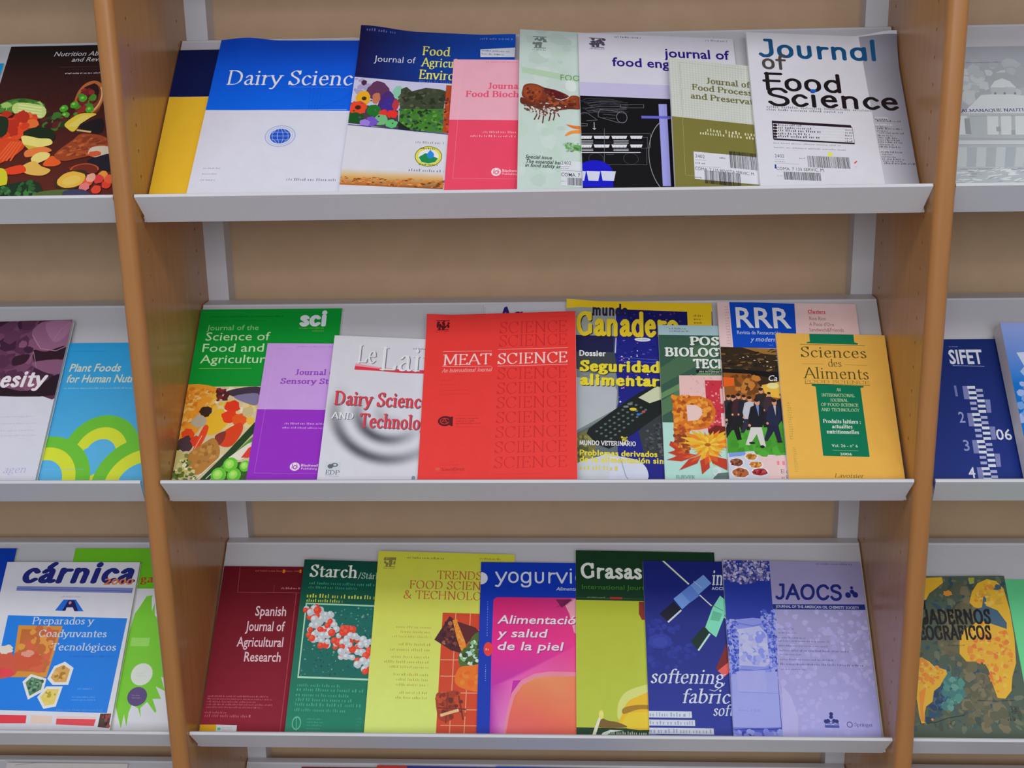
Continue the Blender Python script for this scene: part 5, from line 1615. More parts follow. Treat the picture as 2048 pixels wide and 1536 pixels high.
journal('magazine', 'magazine with big white letters on a blue box above a photo of men walking', 'magazine', 'journals on the second shelf of the middle bay',
        1, (0.25876, 0.00563, 0.01265, -0.00327, -0.04025), (196.0, 295.0, 5), (247, 247, 249), 'g', [], [
 ('r',(244,211,211),0,0,196,295),
 ('l',(209,176,181),0.3,14.39,292.9,15.79,221.5),
 ('k',(187,155,165),10.28,223.7,16.35,289.3,14,3,0.5,0),
 ('p',(5,78,205),17.14,295.6,109.6,294.2,106.8,218.8,18.17,219.3),
 ('t','s','RRR',3,(238,240,249),25.11,252.8,33,77,1.5,0),
 ('t','s','Revista de Restauración',21,(221,230,249),25.13,241.4,6.05,54.5,0,0),
 ('t','s','y moderna',8,(226,232,249),43,229.8,7.39,35.2,0,0.25),
 ('k',(176,198,242),68.4,222.6,73.9,225.4,1,3,0.5,0),
 ('t','H','Clusters',8,(227,54,84),127.5,278.4,5.22,24.52,2,0),
 ('l',(227,54,84),0.5,126.6,277,152.3,277.5),
 ('t','s','Rico Rico',9,(155,93,84),128.4,266.6,6.13,23.26,-0.3,0),
 ('t','s',"A Piece d'Oro",13,(155,93,84),127.4,256.9,6.09,34.6,-0.3,0),
 ('t','s','Sandwich&Friends',16,(155,93,84),126.5,247.7,6.06,48.2,-0.3,0),
 ('p',(58,41,25),0.32,220.1,80.7,218.2,119.5,217.9,113.9,158.3,0.14,156),
 ('p',(165,122,56),30.2,219.5,107.8,217.6,106.7,205.1,58.7,209.8),
 ('sc',[(34,25,21),(89,65,34),(133,100,56),(52,41,34)],90,2,6,51,1.03,219,88.4,217.2,85,177.7,1.35,176,{'asp':0.3,'rot':0.15}),
 ('sc',[(249,244,231),(220,209,187)],16,0.7,2,52,21.86,210.2,79.7,206.8,77.9,184.2,27.93,185.5,{'asp':0.4,'rot':0.1}),
 ('p',(17,14,17),0.93,184.9,85.2,179.9,84.1,166.5,50.2,174.7,1.35,176),
 ('p',(165,95,34),1.48,178.2,38.9,176.8,52.6,154.8,82.3,168.7,88.8,133.7,1.52,131.9),
 ('sc',[(209,133,56),(122,71,28),(100,56,23)],40,2,5,53,15.78,176.3,50.1,172.5,48.1,146,15.67,145.3,{'asp':1,'rot':None}),
 ('p',(249,106,32),1.05,171.1,16.14,170.1,15.32,157.4,0.71,156),
 ('p',(249,197,70),52.9,159.3,84.1,166.5,85.4,138,57.3,141.8),
 ('e',(249,235,160),68.1,158.5,8.6,4.87,0,18,0,0),
 ('t','s','Ca',2,(242,242,246),61.9,166.2,8.91,12.57,1,0.3),
 ('p',(74,165,45),0.91,97.4,82.8,107.6,81.8,52.8,0.02,53.2),
 ('sc',[(67,155,39),(84,181,54)],30,3,8,54,0.62,86.8,81.7,94.8,80.1,54.9,0.09,54.3,{'asp':1,'rot':None}),
 ('p',(23,23,28),-0.59,112.9,8.86,113.1,12.01,89.2,7.28,88.5,3.97,102.8,-3.84,90.4,-7.56,90.9),
 ('p',(45,45,58),-0.31,133,4.1,135.2,8.38,135.3,12.44,132.1,12.51,118.6,9.63,110.5,-2.17,110.2,-3.47,119.9),
 ('e',(227,165,133),6.44,138.6,2.62,3.83,0,18,0,0),
 ('e',(45,30,25),6.12,141,2.76,2.19,0,18,0,0),
 ('e',(227,165,133),-2.51,112.4,1.32,1.62,0,18,0,0),
 ('p',(19,19,23),4.18,104.8,16.24,105,20.18,74.5,14.17,73.8,9.97,91.9,0,76.2,-4.74,76.7),
 ('p',(19,19,23),4.57,130.3,10.22,133.2,15.69,133.3,20.88,129.3,20.92,112,17.22,101.6,2.16,101.3,0.51,113.6),
 ('e',(227,165,133),13.22,137.5,3.35,4.9,0,18,0,0),
 ('e',(45,30,25),12.82,140.6,3.53,2.8,0,18,0,0),
 ('e',(227,165,133),1.73,104,1.69,2.05,0,18,0,0),
 ('p',(28,25,34),12.24,113,22.44,113.2,25.73,87.3,20.63,86.6,17.12,102.1,8.64,88.7,4.63,89.2),
 ('p',(67,34,45),12.62,134.6,17.4,137.1,22.02,137.2,26.39,133.7,26.41,119.1,23.26,110.3,10.52,110,9.16,120.5),
 ('e',(227,165,133),19.94,140.7,2.83,4.15,0,18,0,0),
 ('e',(45,30,25),19.61,143.3,2.98,2.38,0,18,0,0),
 ('e',(227,165,133),10.16,112.4,1.43,1.74,0,18,0,0),
 ('p',(23,23,28),20.19,113.4,29.63,113.5,32.6,89.6,27.9,89,24.68,103.3,16.8,90.8,13.08,91.3),
 ('p',(32,32,45),20.59,133.4,25.01,135.7,29.29,135.7,33.3,132.6,33.3,119,30.4,110.9,18.59,110.6,17.35,120.3),
 ('e',(227,165,133),27.37,139,2.62,3.83,0,18,0,0),
 ('e',(45,30,25),27.07,141.4,2.76,2.19,0,18,0,0),
 ('e',(227,165,133),18.26,112.8,1.32,1.62,0,18,0,0),
 ('p',(45,41,67),27.05,109,37.2,109.2,40.4,83.4,35.3,82.7,31.9,98.1,23.35,84.8,19.34,85.2),
 ('p',(209,209,220),27.52,130.6,32.3,133,36.9,133.1,41.3,129.7,41.2,115.1,38,106.3,25.32,106,24,116.5),
 ('e',(227,165,133),34.9,136.6,2.82,4.14,0,18,0,0),
 ('e',(45,30,25),34.5,139.2,2.98,2.36,0,18,0,0),
 ('e',(227,165,133),24.97,108.4,1.43,1.74,0,18,0,0),
 ('p',(23,23,34),48.4,114.9,58.2,115.1,61.1,90.2,56.2,89.5,53,104.4,44.7,91.5,40.8,92),
 ('p',(165,176,209),49,135.7,53.6,138.1,58,138.2,62.2,134.9,62.1,120.8,59,112.3,46.7,112.1,45.5,122.1),
 ('e',(227,165,133),56.1,141.6,2.72,3.99,0,18,0,0),
 ('e',(45,30,25),55.8,144.1,2.87,2.28,0,18,0,0),
 ('e',(227,165,133),46.4,114.3,1.37,1.69,0,18,0,0),
 ('p',(23,23,34),71,115.3,80.9,115.5,83.6,90.6,78.7,90,75.6,104.8,67.2,91.9,63.3,92.4),
 ('p',(34,30,45),71.8,136.2,76.4,138.6,80.9,138.7,85,135.3,84.8,121.2,81.6,112.8,69.3,112.5,68.2,122.6),
 ('e',(227,165,133),78.9,142,2.72,3.99,0,18,0,0),
 ('e',(45,30,25),78.6,144.6,2.88,2.29,0,18,0,0),
 ('e',(227,165,133),69,114.8,1.37,1.68,0,18,0,0),
 ('p',(23,23,34),42.8,121,53.4,121.2,56.6,94.3,51.3,93.6,47.8,109.7,38.8,95.7,34.7,96.2),
 ('p',(45,41,45),43.4,143.6,48.4,146.1,53.2,146.2,57.7,142.6,57.6,127.4,54.2,118.2,41,118,39.7,128.9),
 ('e',(227,165,133),51.1,149.9,2.93,4.32,0,18,0,0),
 ('e',(45,30,25),50.8,152.6,3.1,2.47,0,18,0,0),
 ('e',(227,165,133),40.6,120.4,1.48,1.82,0,18,0,0),
 ('p',(34,30,39),55.1,120.7,63.8,120.9,66.3,98.8,62,98.2,59.1,111.4,51.7,99.9,48.3,100.4),
 ('p',(67,45,56),55.6,139.2,59.7,141.3,63.7,141.4,67.3,138.5,67.2,126,64.4,118.5,53.6,118.2,52.5,127.2),
 ('e',(227,165,133),61.9,144.4,2.41,3.54,0,18,0,0),
 ('e',(45,30,25),61.7,146.7,2.54,2.02,0,18,0,0),
 ('e',(227,165,133),53.3,120.2,1.22,1.49,0,18,0,0),
 ('p',(30,32,67),58.6,100.6,70.2,100.9,73.6,71.4,67.7,70.7,64,88.2,54.1,73,49.5,73.5),
 ('p',(32,39,74),59.4,125.3,64.8,128.1,70.1,128.2,75.1,124.3,74.9,107.6,71.1,97.6,56.6,97.3,55.2,109.2),
 ('p',(209,198,198),66,127.5,69.5,127.5,68.2,112.1),
 ('e',(227,165,133),67.8,132.2,3.24,4.74,0,18,0,0),
 ('e',(45,30,25),67.5,135.2,3.42,2.71,0,18,0,0),
 ('e',(227,165,133),56.2,99.9,1.63,1.99,0,18,0,0),
 ('p',(227,225,220),34.6,97.1,47.5,97.4,51.5,64.7,45,63.9,40.7,83.3,29.8,66.4,24.71,67),
 ('p',(23,23,39),35.2,124.5,41.3,127.7,47.2,127.8,52.8,123.4,52.6,104.8,48.5,93.7,32.4,93.4,30.7,106.6),
 ('p',(122,155,220),42.6,126.9,46.5,127,45.2,109.9),
 ('e',(227,165,133),44.6,132.2,3.6,5.26,0,18,0,0),
 ('e',(45,30,25),44.2,135.6,3.8,3.01,0,18,0,0),
 ('e',(227,165,133),31.9,96.3,1.81,2.21,0,18,0,0),
 ('e',(23,21,25),33.4,69.8,4.1,1.68,0,18,0,0),
 ('e',(23,21,25),46.8,64.6,2.97,2.09,0,18,0,0),
 ('e',(23,21,25),70.5,72.6,3.73,1.47,0,18,0,0),
 ('p',(216,220,238),0.46,54.3,35,58.1,52.2,24.48,51.4,19.37,5.23,13.55,-0.63,13.43),
 ('p',(133,165,238),1.39,54.3,22.87,56.8,25.29,51.7,1.55,48.1),
 ('e',(245,245,249),11.08,41,9.61,6.83,0,18,0,0),
 ('e',(133,69,45),11.08,41,8.31,5.79,0,18,0.1,262),
 ('sc',[(89,25,0),(172,109,84)],14,0.8,2,262,5.48,44.4,17.13,44.6,16.66,37.7,5.03,37.5,{'asp':1,'rot':None}),
 ('e',(245,245,249),30.7,49.7,8.71,6.02,0,18,0,0),
 ('e',(209,144,56),30.7,49.7,7.41,4.98,0,18,0.1,365),
 ('sc',[(165,100,12),(249,183,95)],14,0.8,2,365,25.73,52.6,36.1,52.8,35.7,46.8,25.31,46.6,{'asp':1,'rot':None}),
 ('e',(245,245,249),36.3,37.9,9.78,5.56,0,18,0,0),
 ('e',(209,133,52),36.3,37.9,8.49,4.53,0,18,0.1,400),
 ('sc',[(165,89,7),(249,172,91)],14,0.8,2,400,30.6,40.5,42.5,40.7,42,35.3,30.2,35,{'asp':1,'rot':None}),
 ('e',(245,245,249),15.21,25.76,11.95,8.4,0,18,0,0),
 ('e',(187,106,60),15.21,25.76,10.67,7.37,0,18,0.1,290),
 ('sc',[(144,63,17),(227,146,100)],14,0.8,2,290,8.03,30,22.99,30.3,22.37,21.5,7.45,21.19,{'asp':1,'rot':None}),
 ('e',(245,245,249),40.7,27.3,11.4,6.35,0,18,0,0),
 ('e',(172,41,45),40.7,27.3,10.11,5.33,0,18,0.1,428),
 ('sc',[(128,0,0),(211,80,84)],14,0.8,2,428,33.8,30.4,48,30.6,47.5,24.26,33.4,23.97,{'asp':1,'rot':None}),
 ('k',(249,144,165),64.2,37,88.8,47.8,1,5,0.8,0),
 ('t','s','El o',4,(89,78,93),68.5,25.93,6.14,9.92,-0.5,0),
 ('t','s','es Es',5,(89,78,93),68.6,16.99,5.7,10.08,-0.5,0)])

journal('journal', 'small yellow-orange journal with a dark green column, at the right end of its shelf', 'journal', 'journals on the second shelf of the middle bay',
        1, (0.33544, 0.00709, 0.01566, -0.00756, -0.04025), (151.0, 237.8, 6), (247, 247, 249), 'm', [], [
 ('r',(249,193,88),0,0,151,237.8),
 ('p',(2,128,89),46.6,239.4,107.9,239.4,107.7,225.2,112.6,223.9,111.9,221.4,41.6,222.2,42.1,224.3,46.1,224.6),
 ('l',(74,78,34),0.6,32.3,220.2,121.8,220),
 ('t','L','Sciences',8,(84,82,32),31.9,199.8,16.83,89.9,0,0),
 ('t','L','des',3,(84,82,32),68.1,185.2,11.25,17.97,0,0),
 ('l',(84,82,32),0.3,32.4,188.7,62.2,189),
 ('l',(84,82,32),0.3,90.9,188.6,121.5,188.2),
 ('t','L','Aliments',8,(84,82,32),32.3,165.8,17.38,89,0,0),
 ('t','L','FOOD SCIENCE',12,(133,122,56),33.2,158.5,4.87,88.1,-1,0),
 ('l',(63,67,30),0.7,33.1,157.2,121.6,156.5),
 ('p',(2,128,89),42.4,157,113,155.6,112.3,153,108.1,152.2,108.6,47.5,47.6,47.8,47.5,152.9,42.7,153.9),
 ('t','r','AN',2,(216,235,187),75.1,146.3,4.83,6,0,0),
 ('t','r','INTERNATIONAL',13,(216,235,187),54.4,137.6,4.81,44.6,0,0),
 ('t','r','JOURNAL',7,(216,235,187),65,130,4.79,24.47,0,0),
 ('t','r','OF FOOD SCIENCE',15,(216,235,187),52.2,122.9,4.76,50,0,0),
 ('t','r','AND TECHNOLOGY',14,(216,235,187),51.5,115.1,4.74,51.8,0,0),
 ('t','R','Produits laitiers :',19,(245,249,239),52.4,97.1,5.54,50,1,0),
 ('t','R','actualites',10,(245,249,239),63.6,89.5,5.52,27.14,1,0),
 ('t','R','nutritionnelles',15,(245,249,239),55.7,81.4,5.49,42.7,1,0),
 ('t','s','Vol. 26 - n° 6',14,(238,249,227),60.3,61.2,4.17,34.3,0.3,0),
 ('l',(198,227,187),0.3,61,56.4,94.5,56.4),
 ('t','s','2006',4,(243,249,232),70.2,49.2,3.52,15.43,1,0),
 ('t','r','Lavoisier',9,(133,115,49),59.5,16.34,6.09,37.9,0,0.25),
 ('k',(165,155,74),6.31,70.5,12.98,128.1,16,3,0.6,0),
 ('k',(165,155,74),8.77,23.12,13.77,60.2,14,4,0.6,0)])

journal('journal', 'maroon journal with white right-aligned lettering, leftmost on its shelf', 'journal', 'journals on the third shelf of the middle bay',
        2, (-0.4885, 0.00355, 0.0005, -0.00766, 0.0), (210.0, 269.48, 5), (247, 247, 249), 'm', [], [
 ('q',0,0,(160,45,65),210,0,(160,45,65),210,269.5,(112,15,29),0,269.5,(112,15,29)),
 ('l',(193,86,103),0.6,25.41,268,26.88,227.1,124.9,227.2),
 ('l',(193,86,103),0.4,82.4,239.4,82.7,227.7),
 ('l',(193,86,103),0.9,118,226.3,118.2,15.05),
 ('l',(145,50,62),0.5,38.4,101.2,113.3,100.9),
 ('k',(217,110,86),50.2,259.8,120.6,264.9,1,3,0.5,0),
 ('r',(249,136,35),92.7,259.2,96.2,264.7),
 ('r',(249,136,35),118.7,259.5,121.7,264.9),
 ('k',(248,181,193),93.8,232.2,123.8,236.9,1,4,0.6,0),
 ('t','s','Spanish',7,(249,216,227),58.8,190.5,14.86,47.1,1.2,0),
 ('t','s','Journal of',10,(249,216,227),47,166.7,14.67,59.5,1.2,0),
 ('t','s','Agricultural',12,(249,216,227),37.2,142.3,14.49,69.8,1.2,0),
 ('t','s','Research',8,(249,216,227),51.4,119.7,14.3,54.8,1.2,0),
 ('k',(212,117,136),5.45,49,106.6,69.3,5,5,0.6,0),
 ('k',(212,117,136),4.44,41,37.4,45.5,1,6,0.6,0),
 ('k',(212,117,136),5.32,35.3,74.4,41.7,1,7,0.6,0)], [
 ('strip_label', 'yellow and white strip label', (249, 195, 44), [-11.62,24.92,-10.7,13.58,24.81,14.16,24,25.5], [
  ('r',(181,110,38),-4.66,15.07,0.64,23.28)]),
 ('strip_label', 'white half of the strip label', (238, 242, 249), [24,25.5,24.81,14.16,54.9,14.66,54.4,25.11], [
  ('e',(98,229,181),28.91,19.46,2.66,2.18,0,18,0,0),
  ('k',(181,193,217),33.8,16.49,51.7,23.32,2,4,0.5,0)])])

journal('journal', 'dark green journal with a photo of clustered red and white beads on its front', 'journal', 'journals on the third shelf of the middle bay',
        2, (-0.3603, 0.00412, 0.01468, -0.00471, -0.06655), (210.0, 274.7, 5), (247, 247, 249), 'g', [], [
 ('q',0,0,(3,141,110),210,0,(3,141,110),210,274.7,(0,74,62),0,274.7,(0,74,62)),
 ('t','r','Starch',6,(245,249,236),10.39,247.2,19.12,72.5,3,0),
 ('t','r','/Stärke',5,(181,217,193),84.2,246.2,9.78,26.62,1,0),
 ('k',(74,169,134),11.66,232.9,111.2,241,1,3,0.55,0),
 ('k',(74,169,134),11.19,226.6,86.4,233.9,1,4,0.55,0),
 ('k',(236,236,74),9.95,212.5,112.8,221.2,1,5,0.7,0),
 ('k',(236,236,74),10.21,205.8,64.9,212.9,1,6,0.7,0),
 ('p',(181,236,205),9.35,205.3,132.4,204.5,132.2,89.5,9.41,90.2),
 ('p',(0,112,100),11.43,203,132.6,202.1,132,92.2,11.32,93),
 ('sc',[(50,122,145),(98,157,145),(26,74,110),(145,181,169),(0,74,62)],220,0.6,1.6,61,11.99,202.1,116.7,200.7,118.5,94.1,11.63,94.1,{'asp':1,'rot':None}),
 ('e',(249,68,41),40.8,183.9,3.88,4.04,0,10,0,0),
 ('e',(249,104,76),39.8,184.9,1.94,2.02,0,8,0,0),
 ('e',(205,214,222),49.4,187.2,4.94,5.15,0,10,0,0),
 ('e',(236,243,249),48.1,188.4,2.47,2.58,0,8,0,0),
 ('e',(205,214,222),46.6,186.1,5.38,5.6,0,10,0,0),
 ('e',(236,243,249),45.1,187.4,2.69,2.81,0,8,0,0),
 ('e',(205,214,222),32.8,195,4.94,5.16,0,10,0,0),
 ('e',(236,243,249),31.5,196.2,2.47,2.58,0,8,0,0),
 ('e',(205,214,222),47.6,188.5,4.87,5.08,0,10,0,0),
 ('e',(236,243,249),46.2,189.8,2.44,2.54,0,8,0,0),
 ('e',(205,214,222),29.44,191.3,4.85,5.07,0,10,0,0),
 ('e',(236,243,249),28.1,192.6,2.43,2.53,0,8,0,0),
 ('e',(205,214,222),35.4,189,5.18,5.41,0,10,0,0),
 ('e',(236,243,249),33.9,190.3,2.59,2.7,0,8,0,0),
 ('e',(205,214,222),47.2,177.2,4.21,4.38,0,10,0,0),
 ('e',(236,243,249),46.1,178.3,2.1,2.19,0,8,0,0),
 ('e',(249,68,41),40.2,182.3,5.73,5.98,0,10,0,0),
 ('e',(249,104,76),38.6,183.7,2.87,2.98,0,8,0,0),
 ('e',(249,68,41),47.2,177.3,5.66,5.89,0,10,0,0),
 ('e',(249,104,76),45.6,178.7,2.83,2.95,0,8,0,0),
 ('e',(249,68,41),45,179.4,5.23,5.45,0,10,0,0),
 ('e',(249,104,76),43.6,180.7,2.62,2.73,0,8,0,0),
 ('e',(205,214,222),47.8,177.5,6.11,6.36,0,10,0,0),
 ('e',(236,243,249),46.1,179,3.05,3.18,0,8,0,0),
 ('e',(205,214,222),27.03,191.6,5.24,5.48,0,10,0,0),
 ('e',(236,243,249),25.58,192.9,2.62,2.74,0,8,0,0),
 ('e',(205,214,222),34.9,177.5,4.7,4.89,0,10,0,0),
 ('e',(236,243,249),33.6,178.7,2.35,2.44,0,8,0,0),
 ('e',(205,214,222),40.5,185.2,5.98,6.24,0,10,0,0),
 ('e',(236,243,249),38.9,186.7,3,3.12,0,8,0,0),
 ('e',(205,214,222),31.9,189.8,5.04,5.27,0,10,0,0),
 ('e',(236,243,249),30.5,191.1,2.52,2.63,0,8,0,0),
 ('e',(205,214,222),62.6,148.3,3.86,3.99,0,10,0,0),
 ('e',(236,243,249),61.5,149.3,1.93,1.99,0,8,0,0),
 ('e',(205,214,222),78.5,166.8,4.88,5.07,0,10,0,0),
 ('e',(236,243,249),77.2,168,2.44,2.54,0,8,0,0),
 ('e',(205,214,222),83.3,123.8,3.84,3.94,0,10,0,0),
 ('e',(236,243,249),82.3,124.8,1.93,1.97,0,8,0,0),
 ('e',(249,68,41),28.19,151,4.84,5,0,10,0,0),
 ('e',(249,104,76),26.85,152.2,2.42,2.5,0,8,0,0),
 ('e',(249,68,41),72.3,148.4,4.64,4.8,0,10,0,0),
 ('e',(249,104,76),71.1,149.6,2.32,2.4,0,8,0,0),
 ('e',(205,214,222),72.3,147.5,3.88,4,0,10,0,0),
 ('e',(236,243,249),71.3,148.5,1.94,1.99,0,8,0,0),
 ('e',(249,68,41),77.2,152.8,5.62,5.82,0,10,0,0),
 ('e',(249,104,76),75.7,154.2,2.81,2.9,0,8,0,0),
 ('e',(205,214,222),34.6,166.7,4.06,4.22,0,10,0,0),
 ('e',(236,243,249),33.5,167.7,2.03,2.11,0,8,0,0),
 ('e',(205,214,222),47.7,141.2,5.72,5.9,0,10,0,0),
 ('e',(236,243,249),46.1,142.7,2.86,2.95,0,8,0,0),
 ('e',(205,214,222),31.4,160,4.84,5.02,0,10,0,0),
 ('e',(236,243,249),30.1,161.2,2.42,2.51,0,8,0,0),
 ('e',(249,68,41),32.5,162.6,5.65,5.85,0,10,0,0),
 ('e',(249,104,76),31,164.1,2.82,2.92,0,8,0,0),
 ('e',(205,214,222),93.9,139.6,5.25,5.4,0,10,0,0),
 ('e',(236,243,249),92.5,140.9,2.63,2.7,0,8,0,0),
 ('e',(249,68,41),92.8,150.6,5.6,5.79,0,10,0,0),
 ('e',(249,104,76),91.3,152,2.8,2.9,0,8,0,0),
 ('e',(205,214,222),40.7,165.7,4.75,4.93,0,10,0,0),
 ('e',(236,243,249),39.4,166.9,2.38,2.47,0,8,0,0),
 ('e',(205,214,222),100.2,150.9,5.8,5.99,0,10,0,0),
 ('e',(236,243,249),98.6,152.4,2.9,2.99,0,8,0,0),
 ('e',(205,214,222),105.8,106.4,5.24,5.35,0,10,0,0),
 ('e',(236,243,249),104.4,107.7,2.63,2.67,0,8,0,0),
 ('e',(249,68,41),64.3,154.1,3.97,4.11,0,10,0,0),
 ('e',(249,104,76),63.2,155.1,1.99,2.05,0,8,0,0),
 ('e',(249,68,41),73.5,126,5.81,5.96,0,10,0,0),
 ('e',(249,104,76),71.9,127.5,2.9,2.98,0,8,0,0),
 ('e',(205,214,222),96,112.1,5.06,5.18,0,10,0,0),
 ('e',(236,243,249),94.6,113.3,2.53,2.58,0,8,0,0),
 ('e',(249,68,41),20.32,194.8,5.37,5.62,0,10,0,0),
 ('e',(249,104,76),18.83,196.2,2.69,2.81,0,8,0,0),
 ('e',(205,214,222),70,123.5,4.55,4.67,0,10,0,0),
 ('e',(236,243,249),68.7,124.7,2.27,2.33,0,8,0,0),
 ('e',(205,214,222),48.4,164,4.63,4.79,0,10,0,0),
 ('e',(236,243,249),47.1,165.2,2.31,2.39,0,8,0,0),
 ('e',(249,68,41),38.7,149.9,5.59,5.78,0,10,0,0),
 ('e',(249,104,76),37.1,151.3,2.8,2.89,0,8,0,0),
 ('e',(249,68,41),116,102.5,5.17,5.27,0,10,0,0),
 ('e',(249,104,76),114.6,103.8,2.59,2.63,0,8,0,0),
 ('e',(249,68,41),93.9,138.4,4.99,5.14,0,10,0,0),
 ('e',(249,104,76),92.5,139.7,2.5,2.56,0,8,0,0),
 ('e',(249,68,41),60.1,138,3.93,4.05,0,10,0,0),
 ('e',(249,104,76),59,139,1.97,2.02,0,8,0,0),
 ('e',(205,214,222),20.12,192.7,5.8,6.06,0,10,0,0),
 ('e',(236,243,249),18.51,194.1,2.9,3.03,0,8,0,0),
 ('e',(249,68,41),24.16,182.6,4.64,4.84,0,10,0,0),
 ('e',(249,104,76),22.87,183.7,2.32,2.42,0,8,0,0),
 ('e',(249,68,41),82.4,146.7,4.55,4.7,0,10,0,0),
 ('e',(249,104,76),81.2,147.8,2.28,2.35,0,8,0,0),
 ('e',(205,214,222),31.1,159.6,4,4.14,0,10,0,0),
 ('e',(236,243,249),29.99,160.6,2,2.07,0,8,0,0),
 ('e',(205,214,222),32.8,161.8,4.69,4.86,0,10,0,0),
 ('e',(236,243,249),31.5,163,2.34,2.42,0,8,0,0),
 ('e',(249,68,41),98.8,132.9,4.92,5.05,0,10,0,0),
 ('e',(249,104,76),97.5,134.2,2.45,2.52,0,8,0,0),
 ('e',(205,214,222),86.8,123.2,4.34,4.45,0,10,0,0),
 ('e',(236,243,249),85.7,124.3,2.17,2.22,0,8,0,0),
 ('e',(205,214,222),72,167.1,4.8,4.97,0,10,0,0),
 ('e',(236,243,249),70.7,168.3,2.39,2.49,0,8,0,0),
 ('e',(205,214,222),112,131.7,5.57,5.72,0,10,0,0),
 ('e',(236,243,249),110.5,133.1,2.79,2.86,0,8,0,0),
 ('e',(205,214,222),40.4,181.5,5.35,5.57,0,10,0,0),
 ('e',(236,243,249),38.9,182.8,2.67,2.79,0,8,0,0),
 ('e',(205,214,222),111.6,113.8,5.04,5.15,0,10,0,0),
 ('e',(236,243,249),110.2,115,2.51,2.58,0,8,0,0),
 ('e',(249,68,41),25.76,197.7,5.62,5.88,0,10,0,0),
 ('e',(249,104,76),24.2,199.2,2.81,2.95,0,8,0,0),
 ('e',(205,214,222),11.24,196.2,4.27,4.47,0,10,0,0),
 ('e',(236,243,249),10.05,197.3,2.13,2.24,0,8,0,0),
 ('e',(205,214,222),22.85,196.8,5.4,5.65,0,10,0,0),
 ('e',(236,243,249),21.36,198.2,2.69,2.82,0,8,0,0),
 ('e',(205,214,222),109,122.2,3.87,3.97,0,10,0,0),
 ('e',(236,243,249),107.9,123.2,1.93,1.99,0,8,0,0),
 ('e',(249,68,41),95,118.1,5.45,5.58,0,10,0,0),
 ('e',(249,104,76),93.5,119.4,2.73,2.79,0,8,0,0),
 ('e',(205,214,222),101.5,130.9,5.65,5.8,0,10,0,0),
 ('e',(236,243,249),100,132.3,2.83,2.9,0,8,0,0),
 ('e',(205,214,222),33.9,176,5.54,5.77,0,10,0,0),
 ('e',(236,243,249),32.3,177.4,2.78,2.89,0,8,0,0),
 ('e',(249,68,41),53.4,159.1,4.77,4.94,0,10,0,0),
 ('e',(249,104,76),52,160.3,2.38,2.46,0,8,0,0),
 ('e',(205,214,222),27.38,149,5.49,5.67,0,10,0,0),
 ('e',(236,243,249),25.86,150.3,2.74,2.84,0,8,0,0),
 ('e',(205,214,222),37.5,155.4,4.98,5.16,0,10,0,0),
 ('e',(236,243,249),36.1,156.6,2.5,2.58,0,8,0,0),
 ('e',(249,68,41),69.8,128.3,4.01,4.12,0,10,0,0),
 ('e',(249,104,76),68.7,129.3,2,2.06,0,8,0,0),
 ('e',(205,214,222),99.3,131.2,5.4,5.55,0,10,0,0),
 ('e',(236,243,249),97.8,132.6,2.7,2.78,0,8,0,0),
 ('e',(205,214,222),29.47,182.2,4.56,4.76,0,10,0,0),
 ('e',(236,243,249),28.21,183.3,2.28,2.38,0,8,0,0),
 ('e',(249,68,41),45.7,140.9,5.38,5.55,0,10,0,0),
 ('e',(249,104,76),44.2,142.2,2.69,2.78,0,8,0,0),
 ('e',(249,68,41),65,148.6,4.3,4.45,0,10,0,0),
 ('e',(249,104,76),63.8,149.6,2.16,2.22,0,8,0,0),
 ('e',(249,68,41),17.69,183.1,4.66,4.87,0,10,0,0),
 ('e',(249,104,76),16.39,184.2,2.33,2.43,0,8,0,0),
 ('e',(205,214,222),52.2,176.8,4.93,5.13,0,10,0,0),
 ('e',(236,243,249),50.8,178.1,2.47,2.57,0,8,0,0),
 ('e',(205,214,222),77.8,124.3,5.03,5.16,0,10,0,0),
 ('e',(236,243,249),76.5,125.5,2.52,2.58,0,8,0,0),
 ('e',(205,214,222),70.7,130.5,5.44,5.58,0,10,0,0),
 ('e',(236,243,249),69.2,131.9,2.72,2.79,0,8,0,0),
 ('e',(249,68,41),110.8,135.2,5.41,5.56,0,10,0,0),
 ('e',(249,104,76),109.4,136.5,2.71,2.79,0,8,0,0),
 ('e',(249,68,41),94.5,115.7,4.21,4.3,0,10,0,0),
 ('e',(249,104,76),93.4,116.8,2.11,2.15,0,8,0,0),
 ('e',(205,214,222),38,151.6,5.84,6.03,0,10,0,0),
 ('e',(236,243,249),36.4,153.1,2.92,3.01,0,8,0,0),
 ('e',(205,214,222),47.9,172.3,5.48,5.7,0,10,0,0),
 ('e',(236,243,249),46.4,173.7,2.74,2.85,0,8,0,0),
 ('e',(249,68,41),19.57,155.7,4.63,4.78,0,10,0,0),
 ('e',(249,104,76),18.29,156.8,2.31,2.39,0,8,0,0),
 ('e',(249,68,41),75.8,167.7,4.82,5,0,10,0,0),
 ('e',(249,104,76),74.5,168.9,2.41,2.5,0,8,0,0),
 ('e',(205,214,222),60.7,143.7,4.68,4.83,0,10,0,0),
 ('e',(236,243,249),59.4,144.9,2.34,2.41,0,8,0,0),
 ('e',(205,214,222),63.5,155.8,4.07,4.22,0,10,0,0),
 ('e',(236,243,249),62.3,156.8,2.04,2.11,0,8,0,0),
 ('e',(205,214,222),110.8,147.9,4.66,4.81,0,10,0,0),
 ('e',(236,243,249),109.6,149,2.33,2.4,0,8,0,0),
 ('e',(205,214,222),97.7,142.9,5.28,5.44,0,10,0,0),
 ('e',(236,243,249),96.2,144.2,2.64,2.72,0,8,0,0),
 ('e',(205,214,222),94.6,113.3,5.28,5.39,0,10,0,0),
 ('e',(236,243,249),93.2,114.6,2.64,2.7,0,8,0,0),
